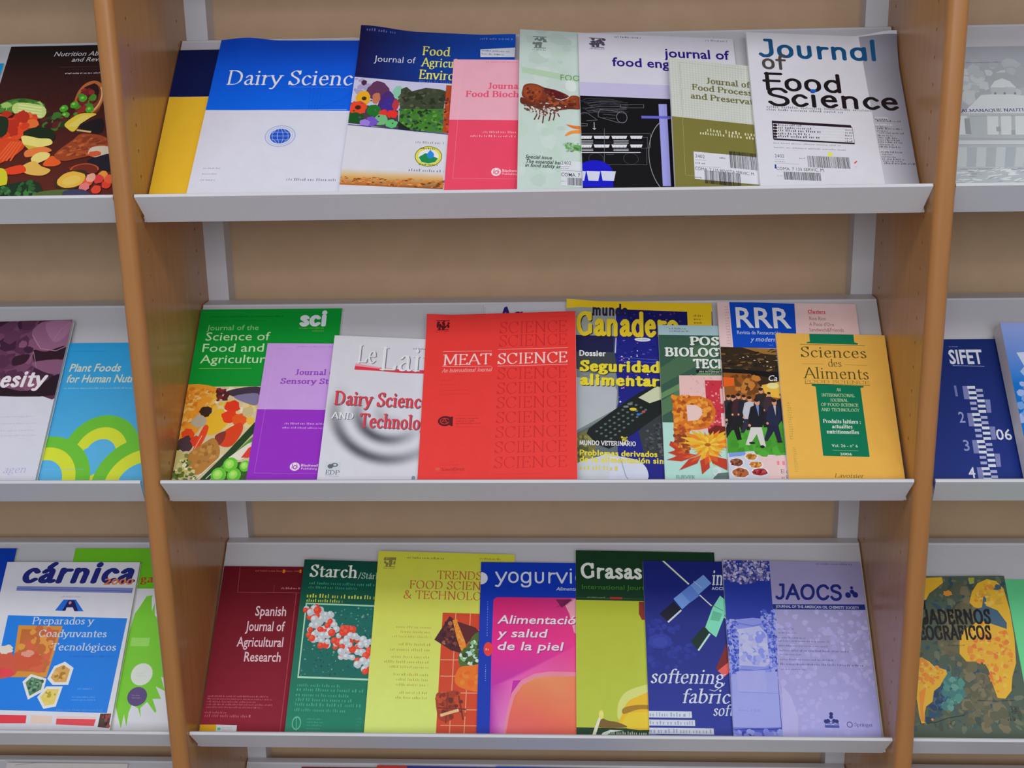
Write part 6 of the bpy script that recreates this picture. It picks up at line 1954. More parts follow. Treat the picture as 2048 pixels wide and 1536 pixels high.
 ('e',(249,68,41),63.6,145.2,5.42,5.6,0,10,0,0),
 ('e',(249,104,76),62.1,146.5,2.72,2.8,0,8,0,0),
 ('e',(205,214,222),84.3,155.5,5.24,5.42,0,10,0,0),
 ('e',(236,243,249),82.8,156.8,2.62,2.71,0,8,0,0),
 ('e',(249,68,41),42.4,159.5,5.92,6.14,0,10,0,0),
 ('e',(249,104,76),40.8,161,2.97,3.07,0,8,0,0),
 ('e',(205,214,222),28.88,158.2,5.07,5.26,0,10,0,0),
 ('e',(236,243,249),27.47,159.4,2.54,2.62,0,8,0,0),
 ('e',(249,68,41),79.9,149.4,3.98,4.1,0,10,0,0),
 ('e',(249,104,76),78.8,150.4,1.98,2.05,0,8,0,0),
 ('e',(205,214,222),93.3,131.6,4.6,4.73,0,10,0,0),
 ('e',(236,243,249),92,132.7,2.31,2.36,0,8,0,0),
 ('e',(249,68,41),43.2,142.8,4.94,5.1,0,10,0,0),
 ('e',(249,104,76),41.8,144,2.47,2.54,0,8,0,0),
 ('e',(249,68,41),45.6,170.6,4.75,4.94,0,10,0,0),
 ('e',(249,104,76),44.2,171.8,2.37,2.46,0,8,0,0),
 ('e',(205,214,222),75.3,152.4,4.07,4.21,0,10,0,0),
 ('e',(236,243,249),74.2,153.4,2.04,2.1,0,8,0,0),
 ('e',(205,214,222),34.6,181.3,5.49,5.73,0,10,0,0),
 ('e',(236,243,249),33,182.7,2.74,2.87,0,8,0,0),
 ('e',(205,214,222),29.09,171,5.68,5.9,0,10,0,0),
 ('e',(236,243,249),27.52,172.4,2.84,2.95,0,8,0,0),
 ('e',(205,214,222),91.6,153.3,4.26,4.4,0,10,0,0),
 ('e',(236,243,249),90.4,154.3,2.13,2.2,0,8,0,0),
 ('e',(249,68,41),69.5,160.8,5.59,5.79,0,10,0,0),
 ('e',(249,104,76),68,162.2,2.8,2.9,0,8,0,0),
 ('e',(205,214,222),27,156.6,4.69,4.85,0,10,0,0),
 ('e',(236,243,249),25.71,157.8,2.34,2.42,0,8,0,0),
 ('e',(205,214,222),74.3,137.3,5.34,5.5,0,10,0,0),
 ('e',(236,243,249),72.9,138.7,2.67,2.75,0,8,0,0),
 ('e',(205,214,222),53.1,160.8,5.46,5.66,0,10,0,0),
 ('e',(236,243,249),51.6,162.1,2.73,2.83,0,8,0,0),
 ('e',(205,214,222),22.36,170.1,5.02,5.21,0,10,0,0),
 ('e',(236,243,249),20.97,171.4,2.51,2.6,0,8,0,0),
 ('e',(249,68,41),57.6,148.1,4.94,5.09,0,10,0,0),
 ('e',(249,104,76),56.2,149.3,2.47,2.55,0,8,0,0),
 ('e',(205,214,222),80.9,134.3,5.8,5.96,0,10,0,0),
 ('e',(236,243,249),79.3,135.8,2.9,2.98,0,8,0,0),
 ('e',(249,68,41),36.1,163.8,4.64,4.81,0,10,0,0),
 ('e',(249,104,76),34.8,164.9,2.32,2.4,0,8,0,0),
 ('e',(205,214,222),32.7,161.6,4.56,4.72,0,10,0,0),
 ('e',(236,243,249),31.4,162.8,2.28,2.36,0,8,0,0),
 ('e',(205,214,222),105.5,146.5,5.17,5.33,0,10,0,0),
 ('e',(236,243,249),104.1,147.8,2.58,2.66,0,8,0,0),
 ('e',(249,68,41),114.5,107.1,5.57,5.68,0,10,0,0),
 ('e',(249,104,76),113,108.5,2.79,2.84,0,8,0,0),
 ('e',(205,214,222),116.1,124.8,4.88,5,0,10,0,0),
 ('e',(236,243,249),114.8,126,2.44,2.5,0,8,0,0),
 ('e',(249,68,41),16.87,193.2,4.22,4.42,0,10,0,0),
 ('e',(249,104,76),15.69,194.3,2.12,2.21,0,8,0,0),
 ('e',(205,214,222),70.4,145.7,5.27,5.44,0,10,0,0),
 ('e',(236,243,249),69,147,2.64,2.72,0,8,0,0),
 ('e',(205,214,222),47.9,146.3,4.22,4.35,0,10,0,0),
 ('e',(236,243,249),46.8,147.3,2.11,2.18,0,8,0,0),
 ('e',(249,68,41),110,130.8,4.98,5.11,0,10,0,0),
 ('e',(249,104,76),108.7,132.1,2.5,2.56,0,8,0,0),
 ('e',(249,68,41),69.3,166.6,5.6,5.82,0,10,0,0),
 ('e',(249,104,76),67.7,168,2.81,2.91,0,8,0,0),
 ('e',(249,68,41),28.59,185.2,4.24,4.42,0,10,0,0),
 ('e',(249,104,76),27.42,186.3,2.12,2.21,0,8,0,0),
 ('e',(249,68,41),48.9,177.3,4.22,4.39,0,10,0,0),
 ('e',(249,104,76),47.7,178.4,2.12,2.2,0,8,0,0),
 ('e',(205,214,222),55.7,172.1,4.76,4.95,0,10,0,0),
 ('e',(236,243,249),54.4,173.3,2.38,2.47,0,8,0,0),
 ('e',(205,214,222),78.7,140.3,3.86,3.99,0,10,0,0),
 ('e',(236,243,249),77.7,141.3,1.93,1.99,0,8,0,0),
 ('e',(205,214,222),106.2,142.8,4.18,4.3,0,10,0,0),
 ('e',(236,243,249),105.1,143.8,2.09,2.15,0,8,0,0),
 ('e',(249,68,41),74.4,162.3,5.47,5.67,0,10,0,0),
 ('e',(249,104,76),72.9,163.7,2.73,2.84,0,8,0,0),
 ('e',(205,214,222),49.3,163.2,4.51,4.67,0,10,0,0),
 ('e',(236,243,249),48,164.3,2.25,2.34,0,8,0,0),
 ('e',(205,214,222),39.2,146.6,4.58,4.73,0,10,0,0),
 ('e',(236,243,249),37.9,147.8,2.3,2.37,0,8,0,0),
 ('e',(205,214,222),31.7,148.6,3.82,3.95,0,10,0,0),
 ('e',(236,243,249),30.6,149.6,1.92,1.98,0,8,0,0),
 ('e',(249,68,41),10.18,193.4,3.98,4.16,0,10,0,0),
 ('e',(249,104,76),9.07,194.4,1.99,2.08,0,8,0,0),
 ('e',(205,214,222),88,156,4.9,5.07,0,10,0,0),
 ('e',(236,243,249),86.6,157.2,2.45,2.53,0,8,0,0),
 ('e',(249,68,41),106.9,102.9,4.44,4.53,0,10,0,0),
 ('e',(249,104,76),105.7,104,2.22,2.27,0,8,0,0),
 ('e',(249,68,41),83.4,165.8,5.75,5.96,0,10,0,0),
 ('e',(249,104,76),81.8,167.3,2.87,2.98,0,8,0,0),
 ('e',(205,214,222),25.14,179.8,5.94,6.2,0,10,0,0),
 ('e',(236,243,249),23.49,181.3,2.97,3.1,0,8,0,0),
 ('e',(205,214,222),39.6,155.7,5.07,5.25,0,10,0,0),
 ('e',(236,243,249),38.2,156.9,2.54,2.62,0,8,0,0),
 ('e',(249,68,41),106.3,126.3,5.53,5.67,0,10,0,0),
 ('e',(249,104,76),104.8,127.7,2.77,2.84,0,8,0,0),
 ('e',(205,214,222),59.2,165.3,5.19,5.4,0,10,0,0),
 ('e',(236,243,249),57.8,166.6,2.6,2.69,0,8,0,0),
 ('e',(249,68,41),85.9,135.1,5.39,5.54,0,10,0,0),
 ('e',(249,104,76),84.4,136.4,2.69,2.77,0,8,0,0),
 ('e',(205,214,222),19.51,163.7,4.05,4.2,0,10,0,0),
 ('e',(236,243,249),18.39,164.7,2.02,2.1,0,8,0,0),
 ('e',(205,214,222),47.4,156.5,5.79,5.99,0,10,0,0),
 ('e',(236,243,249),45.8,158,2.89,3,0,8,0,0),
 ('e',(249,68,41),70.1,138.8,4.63,4.77,0,10,0,0),
 ('e',(249,104,76),68.9,139.9,2.32,2.39,0,8,0,0),
 ('e',(249,68,41),24.34,150.5,5.09,5.26,0,10,0,0),
 ('e',(249,104,76),22.93,151.8,2.55,2.63,0,8,0,0),
 ('e',(249,68,41),20.81,163.6,3.94,4.09,0,10,0,0),
 ('e',(249,104,76),19.72,164.6,1.97,2.04,0,8,0,0),
 ('e',(249,68,41),34.9,164.6,4.35,4.51,0,10,0,0),
 ('e',(249,104,76),33.7,165.7,2.17,2.26,0,8,0,0),
 ('e',(205,214,222),108.8,114.8,5.52,5.64,0,10,0,0),
 ('e',(236,243,249),107.3,116.2,2.76,2.83,0,8,0,0),
 ('e',(249,68,41),82.8,138.9,4.2,4.32,0,10,0,0),
 ('e',(249,104,76),81.6,140,2.1,2.17,0,8,0,0),
 ('e',(249,68,41),28.21,193.8,6.05,6.33,0,10,0,0),
 ('e',(249,104,76),26.53,195.3,3.03,3.17,0,8,0,0),
 ('e',(205,214,222),41.5,187.6,4.36,4.55,0,10,0,0),
 ('e',(236,243,249),40.4,188.7,2.18,2.27,0,8,0,0),
 ('e',(205,214,222),102.6,118.7,5.73,5.86,0,10,0,0),
 ('e',(236,243,249),101,120.1,2.87,2.93,0,8,0,0),
 ('e',(249,68,41),53,159.7,5.7,5.92,0,10,0,0),
 ('e',(249,104,76),51.5,161.1,2.85,2.96,0,8,0,0),
 ('e',(205,214,222),80.7,156.6,4.87,5.04,0,10,0,0),
 ('e',(236,243,249),79.3,157.9,2.43,2.52,0,8,0,0),
 ('e',(205,214,222),81.3,142.2,3.97,4.09,0,10,0,0),
 ('e',(236,243,249),80.2,143.2,1.99,2.05,0,8,0,0),
 ('e',(205,214,222),76.1,148.1,5.18,5.34,0,10,0,0),
 ('e',(236,243,249),74.7,149.4,2.59,2.68,0,8,0,0),
 ('e',(249,68,41),38,139.7,4.77,4.91,0,10,0,0),
 ('e',(249,104,76),36.7,140.9,2.39,2.46,0,8,0,0),
 ('e',(205,214,222),17.98,190.3,5.5,5.75,0,10,0,0),
 ('e',(236,243,249),16.45,191.7,2.75,2.88,0,8,0,0),
 ('e',(205,214,222),113.5,117.9,4.98,5.09,0,10,0,0),
 ('e',(236,243,249),112.2,119.2,2.49,2.55,0,8,0,0),
 ('e',(205,214,222),68.8,132.1,4.88,5.02,0,10,0,0),
 ('e',(236,243,249),67.4,133.3,2.44,2.51,0,8,0,0),
 ('k',(74,181,145),10.71,76.6,74.1,83.5,1,992,0.6,0),
 ('k',(74,181,145),10.36,69.9,108.8,77.8,1,1022,0.6,0),
 ('k',(74,181,145),10.1,62.3,87.5,69.6,1,1056,0.6,0),
 ('k',(74,181,145),10.89,55.3,92.5,62.7,1,1088,0.6,0),
 ('k',(74,181,145),10.59,48.2,107.4,56,1,1120,0.6,0),
 ('k',(74,181,145),10.37,40.5,85.1,47.7,1,1155,0.6,0),
 ('o',(110,205,169),15.43,24.58,6.5,9.76,1.3,0,360,40),
 ('l',(110,205,169),0.8,14.46,33.2,16.64,13.81),
 ('k',(86,181,150),30.4,10.99,58,33.5,5,8,0.5,0),
 ('k',(62,157,126),101.4,12.07,110.2,36.2,5,8,0.5,0)])

journal('journal', 'yellow journal with brown capitals and a photo of food on red tiles', 'journal', 'journals on the third shelf of the middle bay',
        2, (-0.24636, 0.00252, 0.01319, -0.00195, -0.06055), (209.09, 290.84, 5), (247, 247, 249), 'g', [], [
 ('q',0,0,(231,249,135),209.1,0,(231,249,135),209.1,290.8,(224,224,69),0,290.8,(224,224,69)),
 ('tree',(145,136,74),9.53,262.1,27.9,280.9,9),
 ('k',(134,110,62),44.3,278.4,102.2,284.2,1,3,0.6,0),
 ('k',(134,110,62),155.8,280.2,188.2,284.9,1,4,0.6,0),
 ('t','L','TRENDS IN',6,(205,103,57),91.5,248.1,13.19,67.8,1,0),
 ('t','L','FOOD SCIENCE',10,(205,103,57),51.1,231.7,13.07,107.6,1,0),
 ('t','L','& TECHNOLOGY',10,(205,103,57),42.9,215.5,12.97,117,1,0),
 ('k',(193,176,81),26.65,152.8,88.3,174.9,3,789,0.5,2),
 ('k',(193,176,81),26.99,132.5,88.7,148.9,2,896,0.5,2),
 ('k',(193,176,81),21.07,106.8,87.9,129.5,3,945,0.5,2),
 ('k',(193,176,81),27.43,80.5,87.8,103.2,3,1081,0.5,2),
 ('k',(193,176,81),40.9,61.8,88.3,76.3,2,1256,0.5,2),
 ('p',(224,76,41),103.2,194.7,206.6,194.4,207.6,9.91,102.5,7.18),
 ('l',(249,169,136),1.3,123,194.5,121.9,7.69),
 ('l',(249,169,136),1.3,144.8,195.1,142.6,8.23),
 ('l',(249,169,136),1.3,167,195.7,163.8,8.77),
 ('l',(249,169,136),1.3,189.5,196.3,185.1,9.33),
 ('l',(249,169,136),1.3,101.1,168.1,206,169.5),
 ('l',(249,169,136),1.3,103.5,122.7,207.1,124.1),
 ('l',(249,169,136),1.3,104.7,98.2,207.7,99.6),
 ('l',(249,169,136),1.3,106,73.7,208.2,75.1),
 ('l',(249,169,136),1.3,107.2,49.5,208.8,50.8),
 ('l',(249,169,136),1.3,108.4,26.68,209.3,28.02),
 ('p',(86,34,45),92.9,152.7,113.7,189.5,125.4,181.6,135.6,153.8,133.8,133.1,118.4,137.2),
 ('sc',[(110,45,50),(145,74,50),(69,26,45),(181,110,74)],40,1.5,4,71,95.2,152.8,113.8,187.2,125.5,179.2,134,137.7,{'asp':1,'rot':None}),
 ('p',(249,153,48),118.5,183.8,125.2,185.1,137.7,156.2,140.7,140.1,134.1,135.4,126.6,153.6),
 ('p',(103,38,43),125.4,181.6,152.9,173,159.9,166.1,140.4,147),
 ('sc',[(249,174,87),(241,134,38)],16,1,2.5,72,119.7,182.6,126.4,182.8,138.3,142.4,131.6,142.2,{'asp':1,'rot':None}),
 ('s',(86,117,55),129.9,130.7,140.6,142.4,153.2,163.6,175.7,166.6,177.3,113.7,137.4,110.4),
 ('sc',[(145,205,145),(205,236,229),(74,110,50),(50,86,38),(238,249,238)],50,1.5,4.5,73,132.1,130.7,153.4,159,173.6,161.8,175,115.9,139.6,112.7,{'asp':1,'rot':None}),
 ('s',(249,127,38),126.2,89.8,130.8,110.2,146.1,114.7,177.2,116,178.4,77.8,143.2,79.1),
 ('sc',[(249,147,53),(249,113,32)],24,2,5,74,129.5,89.9,133.1,108,175.1,113.7,176.2,80,{'asp':1,'rot':None}),
 ('s',(181,65,38),99.6,70.2,112.6,73.9,130.1,76.5,126.7,54.4,123.2,34.6,105.7,36.4),
 ('sc',[(145,50,36),(205,81,45),(117,43,34)],30,2,4.5,75,100.7,69.1,130.1,76.5,144.8,39.6,107.9,36.4,{'asp':1,'rot':None}),
 ('l',(145,50,34),2,117,74,115.8,30.1),
 ('l',(134,45,34),2,132.6,70,140.6,35.1),
 ('l',(134,45,34),2,102.8,51.6,144.3,50.5),
 ('l',(249,214,169),4,107.7,40.8,133.5,49.1),
 ('l',(249,199,133),3,110.9,41.9,131.3,47.9)])

journal('magazine', 'blue-edged magazine with a magenta panel and an orange rounded shape', 'magazine', 'journals on the third shelf of the middle bay',
        2, (-0.08559, 0.00252, 0.00959, 0.0078, -0.04416), (205.0, 274.77, 4), (247, 247, 249), 'g', [], [
 ('r',(0,57,193),0,0,205,274.8),
 ('e',(236,238,249),1.08,248.6,9.66,9.75,0,18,0,0),
 ('t','m','yogurvida',6,(227,234,249),21.91,242.7,23.91,110.2,0.5,0),
 ('t','s','Alimentación',8,(216,227,249),114.1,230.4,5.3,30.4,1,0.25),
 ('p',(212,45,181),20.14,216.2,156.9,218.8,153.5,8.97,18.58,7.33),
 ('q',20.19,213.8,(236,31,117),24.65,218.7,(224,31,117),156.9,218.8,(212,50,134),155.8,152,(249,56,148),18.89,145.8,(249,39,155)),
 ('q',18.89,145.8,(249,39,155),155.8,152,(249,56,148),155,99.7,(249,96,159),49.1,91.7,(249,105,197),18.91,82.5,(205,50,181)),
 ('q',18.91,82.5,(205,50,181),51.3,94,(249,105,197),39.4,8.65,(248,145,217),18.56,8.4,(181,38,181)),
 ('p',(249,148,176),36.2,7.55,42.1,43.1,49.4,73.9,62.3,91.9,82.1,102.2,104.2,105.8,155.1,105.3,153.5,8.97),
 ('q',40.5,7.6,(249,109,113),46.5,43.2,(249,113,102),53.8,69.6,(249,123,90),65.7,86.3,(249,141,98),84.4,96.2,(249,162,104),106.4,99.1,(249,157,104),155,99.3,(249,141,98),153.5,8.97,(249,111,91)),
 ('p',(249,169,191),125,212.7,138.7,217.6,156.9,217.8,155.8,147.4,140.3,165.8,133.9,193.8),
 ('p',(134,26,86),113.6,216.1,138.6,216.4,122.6,203.1),
 ('l',(74,26,62),0.35,113.5,203,131.8,216.3),
 ('l',(74,26,62),0.35,116.7,203.8,133.6,216.3),
 ('l',(74,26,62),0.35,119.9,204.5,135.5,216.4),
 ('l',(74,26,62),0.35,123.1,205.3,137.3,216.4),
 ('l',(74,26,62),0.35,126.3,206,139.1,216.4),
 ('l',(74,26,62),0.35,129.4,206.8,140.9,216.4),
 ('p',(0,57,193),17.78,219.8,26.91,219.9,21.27,216.7,19.33,211.4),
 ('t','s','Alimentación',11,(181,38,134),27.73,176.5,12.68,116.1,1.2,0.22),
 ('t','s','Alimentación',11,(249,234,245),26.58,177.7,12.68,116.1,1.2,0.22),
 ('t','s','y salud',7,(181,38,134),28.11,155.8,12.53,72,1.2,0.22),
 ('t','s','y salud',7,(249,234,245),26.97,156.9,12.54,72,1.2,0.22),
 ('t','s','de la piel',10,(181,38,134),27.81,136.2,12.4,95.9,1.2,0.22),
 ('t','s','de la piel',10,(249,234,245),26.67,137.3,12.41,95.9,1.2,0.22),
 ('k',(171,193,249),11.47,157.3,12.9,213.7,14,3,0.6,0),
 ('e',(249,67,58),13.91,138.4,6.7,10.58,0,18,0,0),
 ('k',(249,190,190),10.18,135.6,16.76,140.7,1,2,0.7,0),
 ('k',(171,193,249),10.37,90.2,12.42,116,8,3,0.6,0)])

journal('journal', 'dark green journal with an olive-yellow panel and a golden oil drop', 'journal', 'journals on the third shelf of the middle bay',
        2, (0.0562, 0.00364, 0.00842, -0.00161, -0.03738), (210.85, 293.32, 5), (247, 247, 249), 'g', [], [
 ('r',(17,62,34),0,0,210.8,293.3),
 ('q',0,23.86,(198,214,74),210.8,23.86,(198,214,74),210.8,213.6,(193,203,55),0,213.6,(193,203,55)),
 ('t','H','Grasas y Aceites',6,(245,249,240),7.41,249.3,22.45,92.2,0,0),
 ('t','s','International Journal of',18,(74,145,50),9.13,231,7.22,89.9,0,0),
 ('l',(74,110,62),0.6,0.66,217.4,103.1,216.5),
 ('r',(181,50,50),51.1,215.8,69.1,219.3),
 ('k',(145,181,134),16.99,216.3,44.3,220.1,1,3,0.5,0),
 ('s',(229,236,134),58.8,39.6,60.3,59.2,70.4,74.8,90.3,84,116.7,89,116.2,75.7,85.5,68.5,70,55.1,65.2,35.5),
 ('s',(249,203,45),62.8,25.74,65.4,44.1,72.2,59.5,85.5,68.5,116.2,75.7,114.4,26.12),
 ('s',(181,136,38),67.7,52.8,89.5,57.6,115.5,56,115.3,51.6,89.3,51.1,67.5,44.1),
 ('s',(249,218,53),65.1,31.1,74,44.3,93.5,46.8,115.1,45.1,114.4,26.12,67.1,25.18),
 ('s',(134,103,45),28.4,25.06,35,37,45.8,34,58.6,32.1,71.4,25.27),
 ('p',(245,249,223),20.71,8.47,27.36,28.26,33.3,41.3,36.2,47.9,35,37,29.41,19.73,25.64,8.57),
 ('e',(249,240,129),35.5,42.4,3.46,6.51,0,18,0,0),
 ('p',(241,249,239),32.9,9.14,36.9,16.67,47.7,21.16,67,20.47,47.6,17.52,39.4,9.27),
 ('k',(217,236,217),41.1,13.98,114.2,20.34,1,6,0.65,0),
 ('p',(145,50,45),94,212.5,112.1,212.8,111.1,184.5,97.6,184.3,93.4,193.6)])

journal('magazine', 'navy magazine with coloured clothes pegs on a line and white script lettering', 'magazine', 'journals on the third shelf of the middle bay',
        2, (0.1595, 0.00398, 0.01066, 0.00524, -0.03738), (205.0, 275.37, 4), (247, 247, 249), 'g', [], [
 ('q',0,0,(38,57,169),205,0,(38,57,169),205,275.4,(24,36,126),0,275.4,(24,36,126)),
 ('sc',[(41,57,167),(45,62,172),(36,53,160)],60,2,5,81,4.23,182.1,44.3,177.9,93.2,105.6,1.55,113.4,{'asp':1,'rot':None}),
 ('e',(48,65,176),20.72,150,17.76,11.5,0,18,0.1,3),
 ('e',(57,74,186),20.67,148.8,11.1,7.35,0,18,0.1,3),
 ('l',(241,248,229),2.2,28.19,278.1,67.8,238.5),
 ('l',(86,98,74),0.7,27.2,276.6,66.8,237),
 ('l',(241,248,229),1.8,82.7,221.9,99.7,204.8),
 ('l',(229,236,217),1.8,112.3,192.8,122.8,182.4),
 ('p',(126,171,249),43.5,215.5,90.3,253.9,101.5,240.6,55.7,199.1),
 ('p',(105,145,236),55.7,225.2,70,237.3,82.6,220.7,68.4,209.9),
 ('p',(22,22,50),21.43,191.7,43.2,210.8,54.4,199.1,33.7,179.7),
 ('l',(221,232,249),2.6,33.6,179,54.3,197.9),
 ('l',(205,217,241),0.8,74.9,243.4,86.7,232.7),
 ('p',(141,241,205),87.4,170.3,100.6,202,113.1,221.1,119.5,215.2,119,192.8,103.2,156.7),
 ('p',(110,205,169),96,183.2,101.4,197.3,114.6,192.8,109.3,181.1),
 ('p',(17,50,45),65.5,150.5,86.5,173.8,93.7,164.7,75.4,136.9),
 ('l',(204,249,234),2.6,75.8,136.5,94.2,161.9),
 ('l',(86,117,74),0.8,99.8,206.7,116,197.5),
 ('p',(134,38,45),99.7,110.2,120.7,153.5,131.1,144.5,110.3,99.2),
 ('p',(248,103,98),102.1,106.9,118.3,119.4,119.5,106,111.3,98),
 ('t','L','inform',2,(236,243,249),101.8,238,23.2,16.32,4,0.12),
 ('t','s','AOCS',4,(231,238,249),101.3,230.1,4.31,18.58,1.5,0),
 ('t','L','softening',9,(227,234,249),3.83,87.8,20.5,106.1,2,0.25),
 ('t','L','fabric',6,(227,234,249),47,59.4,20.17,69.1,2,0.25),
 ('t','L','softeners',3,(227,234,249),90.9,41.9,15.6,24.07,2,0.25),
 ('l',(227,234,249),0.9,88.3,79,95.7,76.9,109.4,85.8,110.7,89.2),
 ('r',(227,234,249),-4.06,38.1,61,47.2),
 ('k',(169,181,217),-2.65,39,59.7,46.3,1,1160,0.8,0),
 ('r',(227,234,249),-4.52,26.62,65,35.1),
 ('k',(169,181,217),-3.1,27.45,63.8,34.3,1,1216,0.8,0),
 ('r',(227,234,249),-4.96,15.02,90.8,23.58),
 ('k',(169,181,217),-3.56,15.5,89.6,23.09,1,1270,0.8,0),
 ('e',(110,134,229),10.31,9.95,12.81,4.67,0,18,0.2,4)])

journal('journal', 'lavender journal with a blue-tinted foaming glass strip, rightmost on its shelf', 'journal', 'journals on the third shelf of the middle bay',
        2, (0.27698, 0.00537, 0.01196, -0.00133, -0.04279), (207.29, 274.49, 5), (247, 247, 249), 'g', [], [
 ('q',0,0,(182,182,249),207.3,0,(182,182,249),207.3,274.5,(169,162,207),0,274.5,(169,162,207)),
 ('sc',[(191,186,248),(184,179,242),(193,188,249)],260,1.5,5,91,71.8,195.8,208.3,198.6,203.2,14.05,69.2,11.24,{'asp':1,'rot':None}),
 ('sc',[(197,193,249),(201,198,249)],26,1.2,3.4,92,162,183.7,210,175.4,203.4,85.1,155.6,84.1,{'asp':1,'rot':None}),
 ('p',(38,62,176),0.69,275.7,70.7,276.4,68.2,9.11,-2.22,7.64),
 ('sc',[(169,164,212),(110,110,181),(212,205,241),(74,74,145)],320,1,2.8,93,1.57,275.2,70.2,275.9,69.3,243.2,50.8,242.8,32.1,235.2,1.44,244.2,{'asp':1,'rot':None}),
 ('p',(145,157,245),8.12,180.5,39.6,184.6,66.1,181.7,66,23.89,-0.31,20.38,1.2,125.5),
 ('sc',[(50,74,193),(144,155,249),(167,179,249),(74,98,217)],260,1,3,94,-0.8,180.3,17.05,180.7,16.9,114.5,2.14,89.8,-0.26,103,{'asp':1,'rot':None}),
 ('sc',[(74,98,217),(167,179,249),(134,145,245)],160,1,3,95,58,190.8,71.8,191.1,68.5,91.1,59.3,97.6,59.1,149.3,{'asp':1,'rot':None}),
 ('sc',[(74,98,212),(155,167,249)],50,1,3,96,51.6,195.4,72,198.2,70.2,163.3,55.7,163,{'asp':1,'rot':None}),
 ('p',(193,197,249),17.21,166.8,47.6,172.1,57.8,160.7,58.5,115.4,51.6,110.8,14.55,112.2),
 ('sc',[(203,207,249),(174,181,249),(145,157,248)],50,2,6,97,19.27,164.6,55.7,163,56.3,115.4,15.8,114.5,{'asp':1,'rot':None}),
 ('l',(117,129,229),1.6,7.89,177,38.7,171.9,63.6,178.2),
 ('l',(110,122,224),1.4,14.17,106.7,38,104.9,59.1,108.7),
 ('p',(169,176,249),2.72,98.6,68.5,104.4,67.3,24.34,-0.24,21.44),
 ('p',(177,181,249),9.57,103.2,51.2,106.3,50.8,73.2,9.79,74.5),
 ('l',(134,145,241),0.7,11.88,73.5,68,72.5),
 ('l',(134,145,241),0.5,7.92,47.3,25.05,46.6),
 ('t','s','150',3,(145,157,248),27.07,45,4.32,12.89,0,0),
 ('l',(86,103,212),1.2,-0.63,22.07,68,22.23),
 ('p',(81,98,212),-0.81,19.31,68.5,20.76,68.4,9.11,-2.22,7.64),
 ('sc',[(134,145,248),(159,171,249),(50,69,181)],40,2,6,98,-0.45,18.25,67.8,19.68,68,10.16,-1.51,8.71,{'asp':1,'rot':None}),
 ('p',(197,192,249),73.4,84.6,85,69.5,93,39.4,90.3,9.57,68.2,9.11),
 ('t','M','JAOCS',5,(29,43,134),75.1,215.2,21.92,98.5,3,0.1),
 ('e',(29,43,134),190,234.1,2.26,2.39,0,18,0,0),
 ('e',(29,43,134),183.5,222.6,4.29,4.52,0,18,0,0),
 ('e',(29,43,134),194.2,223.3,4.28,4.53,0,18,0,0),
 ('e',(29,43,134),190,227.7,3.39,3.58,0,18,0,0),
 ('p',(29,43,134),69.9,206.1,206.3,208.4,206.7,200,70.4,198.1),
 ('t','s',"JOURNAL OF THE AMERICAN OIL CHEMISTS' SOCIETY",45,(217,221,249),74.8,201,3.99,122.8,0.8,0),
 ('k',(103,98,157),140.5,268.8,195.7,274.3,1,3,0.6,0),
 ('k',(105,103,169),74.9,166.8,99.6,170.6,1,618,0.55,0),
 ('k',(105,103,169),74.4,160.6,102.4,164.4,1,645,0.55,0),
 ('k',(105,103,169),74.4,153.1,115,157.1,1,678,0.55,0),
 ('k',(105,103,169),74.4,148,148.8,152.8,1,700,0.55,0),
 ('k',(105,103,169),74.2,140.8,146.5,145.4,1,732,0.55,0),
 ('k',(105,103,169),74.3,133.5,175.9,138.8,1,764,0.55,0),
 ('k',(105,103,169),74.5,128.1,107.1,131.9,1,788,0.55,0),
 ('k',(105,103,169),74.3,120.4,151.3,125.2,1,822,0.55,0),
 ('k',(105,103,169),74.1,113,195.4,118.7,1,855,0.55,0),
 ('k',(105,103,169),74.2,106.3,110.5,110.2,1,885,0.55,0),
 ('e',(29,43,134),134.3,34.9,2.78,2.79,0,18,0,0),
 ('e',(29,43,134),142.8,35.1,2.78,2.79,0,18,0,0),
 ('e',(29,43,134),139.1,40.4,2.78,2.79,0,18,0,0),
 ('e',(29,43,134),139.6,44.7,2.79,2.81,0,18,0,0),
 ('e',(29,43,134),131,34.2,2.79,2.79,0,18,0,0),
 ('e',(29,43,134),146.4,34.5,2.78,2.78,0,18,0,0),
 ('t','s','AOCS',4,(29,43,134),129.9,30.1,4.28,19.45,2,0),
 ('r',(74,86,181),129.2,25.21,149.2,29.04),
 ('o',(98,98,169),164.2,30.2,4.28,4.28,1.28,0,360,40),
 ('t','r','Springer',8,(103,98,169),170.4,27.94,5.13,26.44,2,0)])

journal('magazine', 'cyan-blue magazine peeking out at the left photo edge behind a dark vegetable cover', 'magazine', 'journals in the left bay',
        0, (-0.94332, 0.00181, 0.0005, 0.0, 0.0), (210.0, 272.82, 4), (247, 247, 249), 'g', [], [
 ('r',(0,158,232),0,0,210,272.8)])

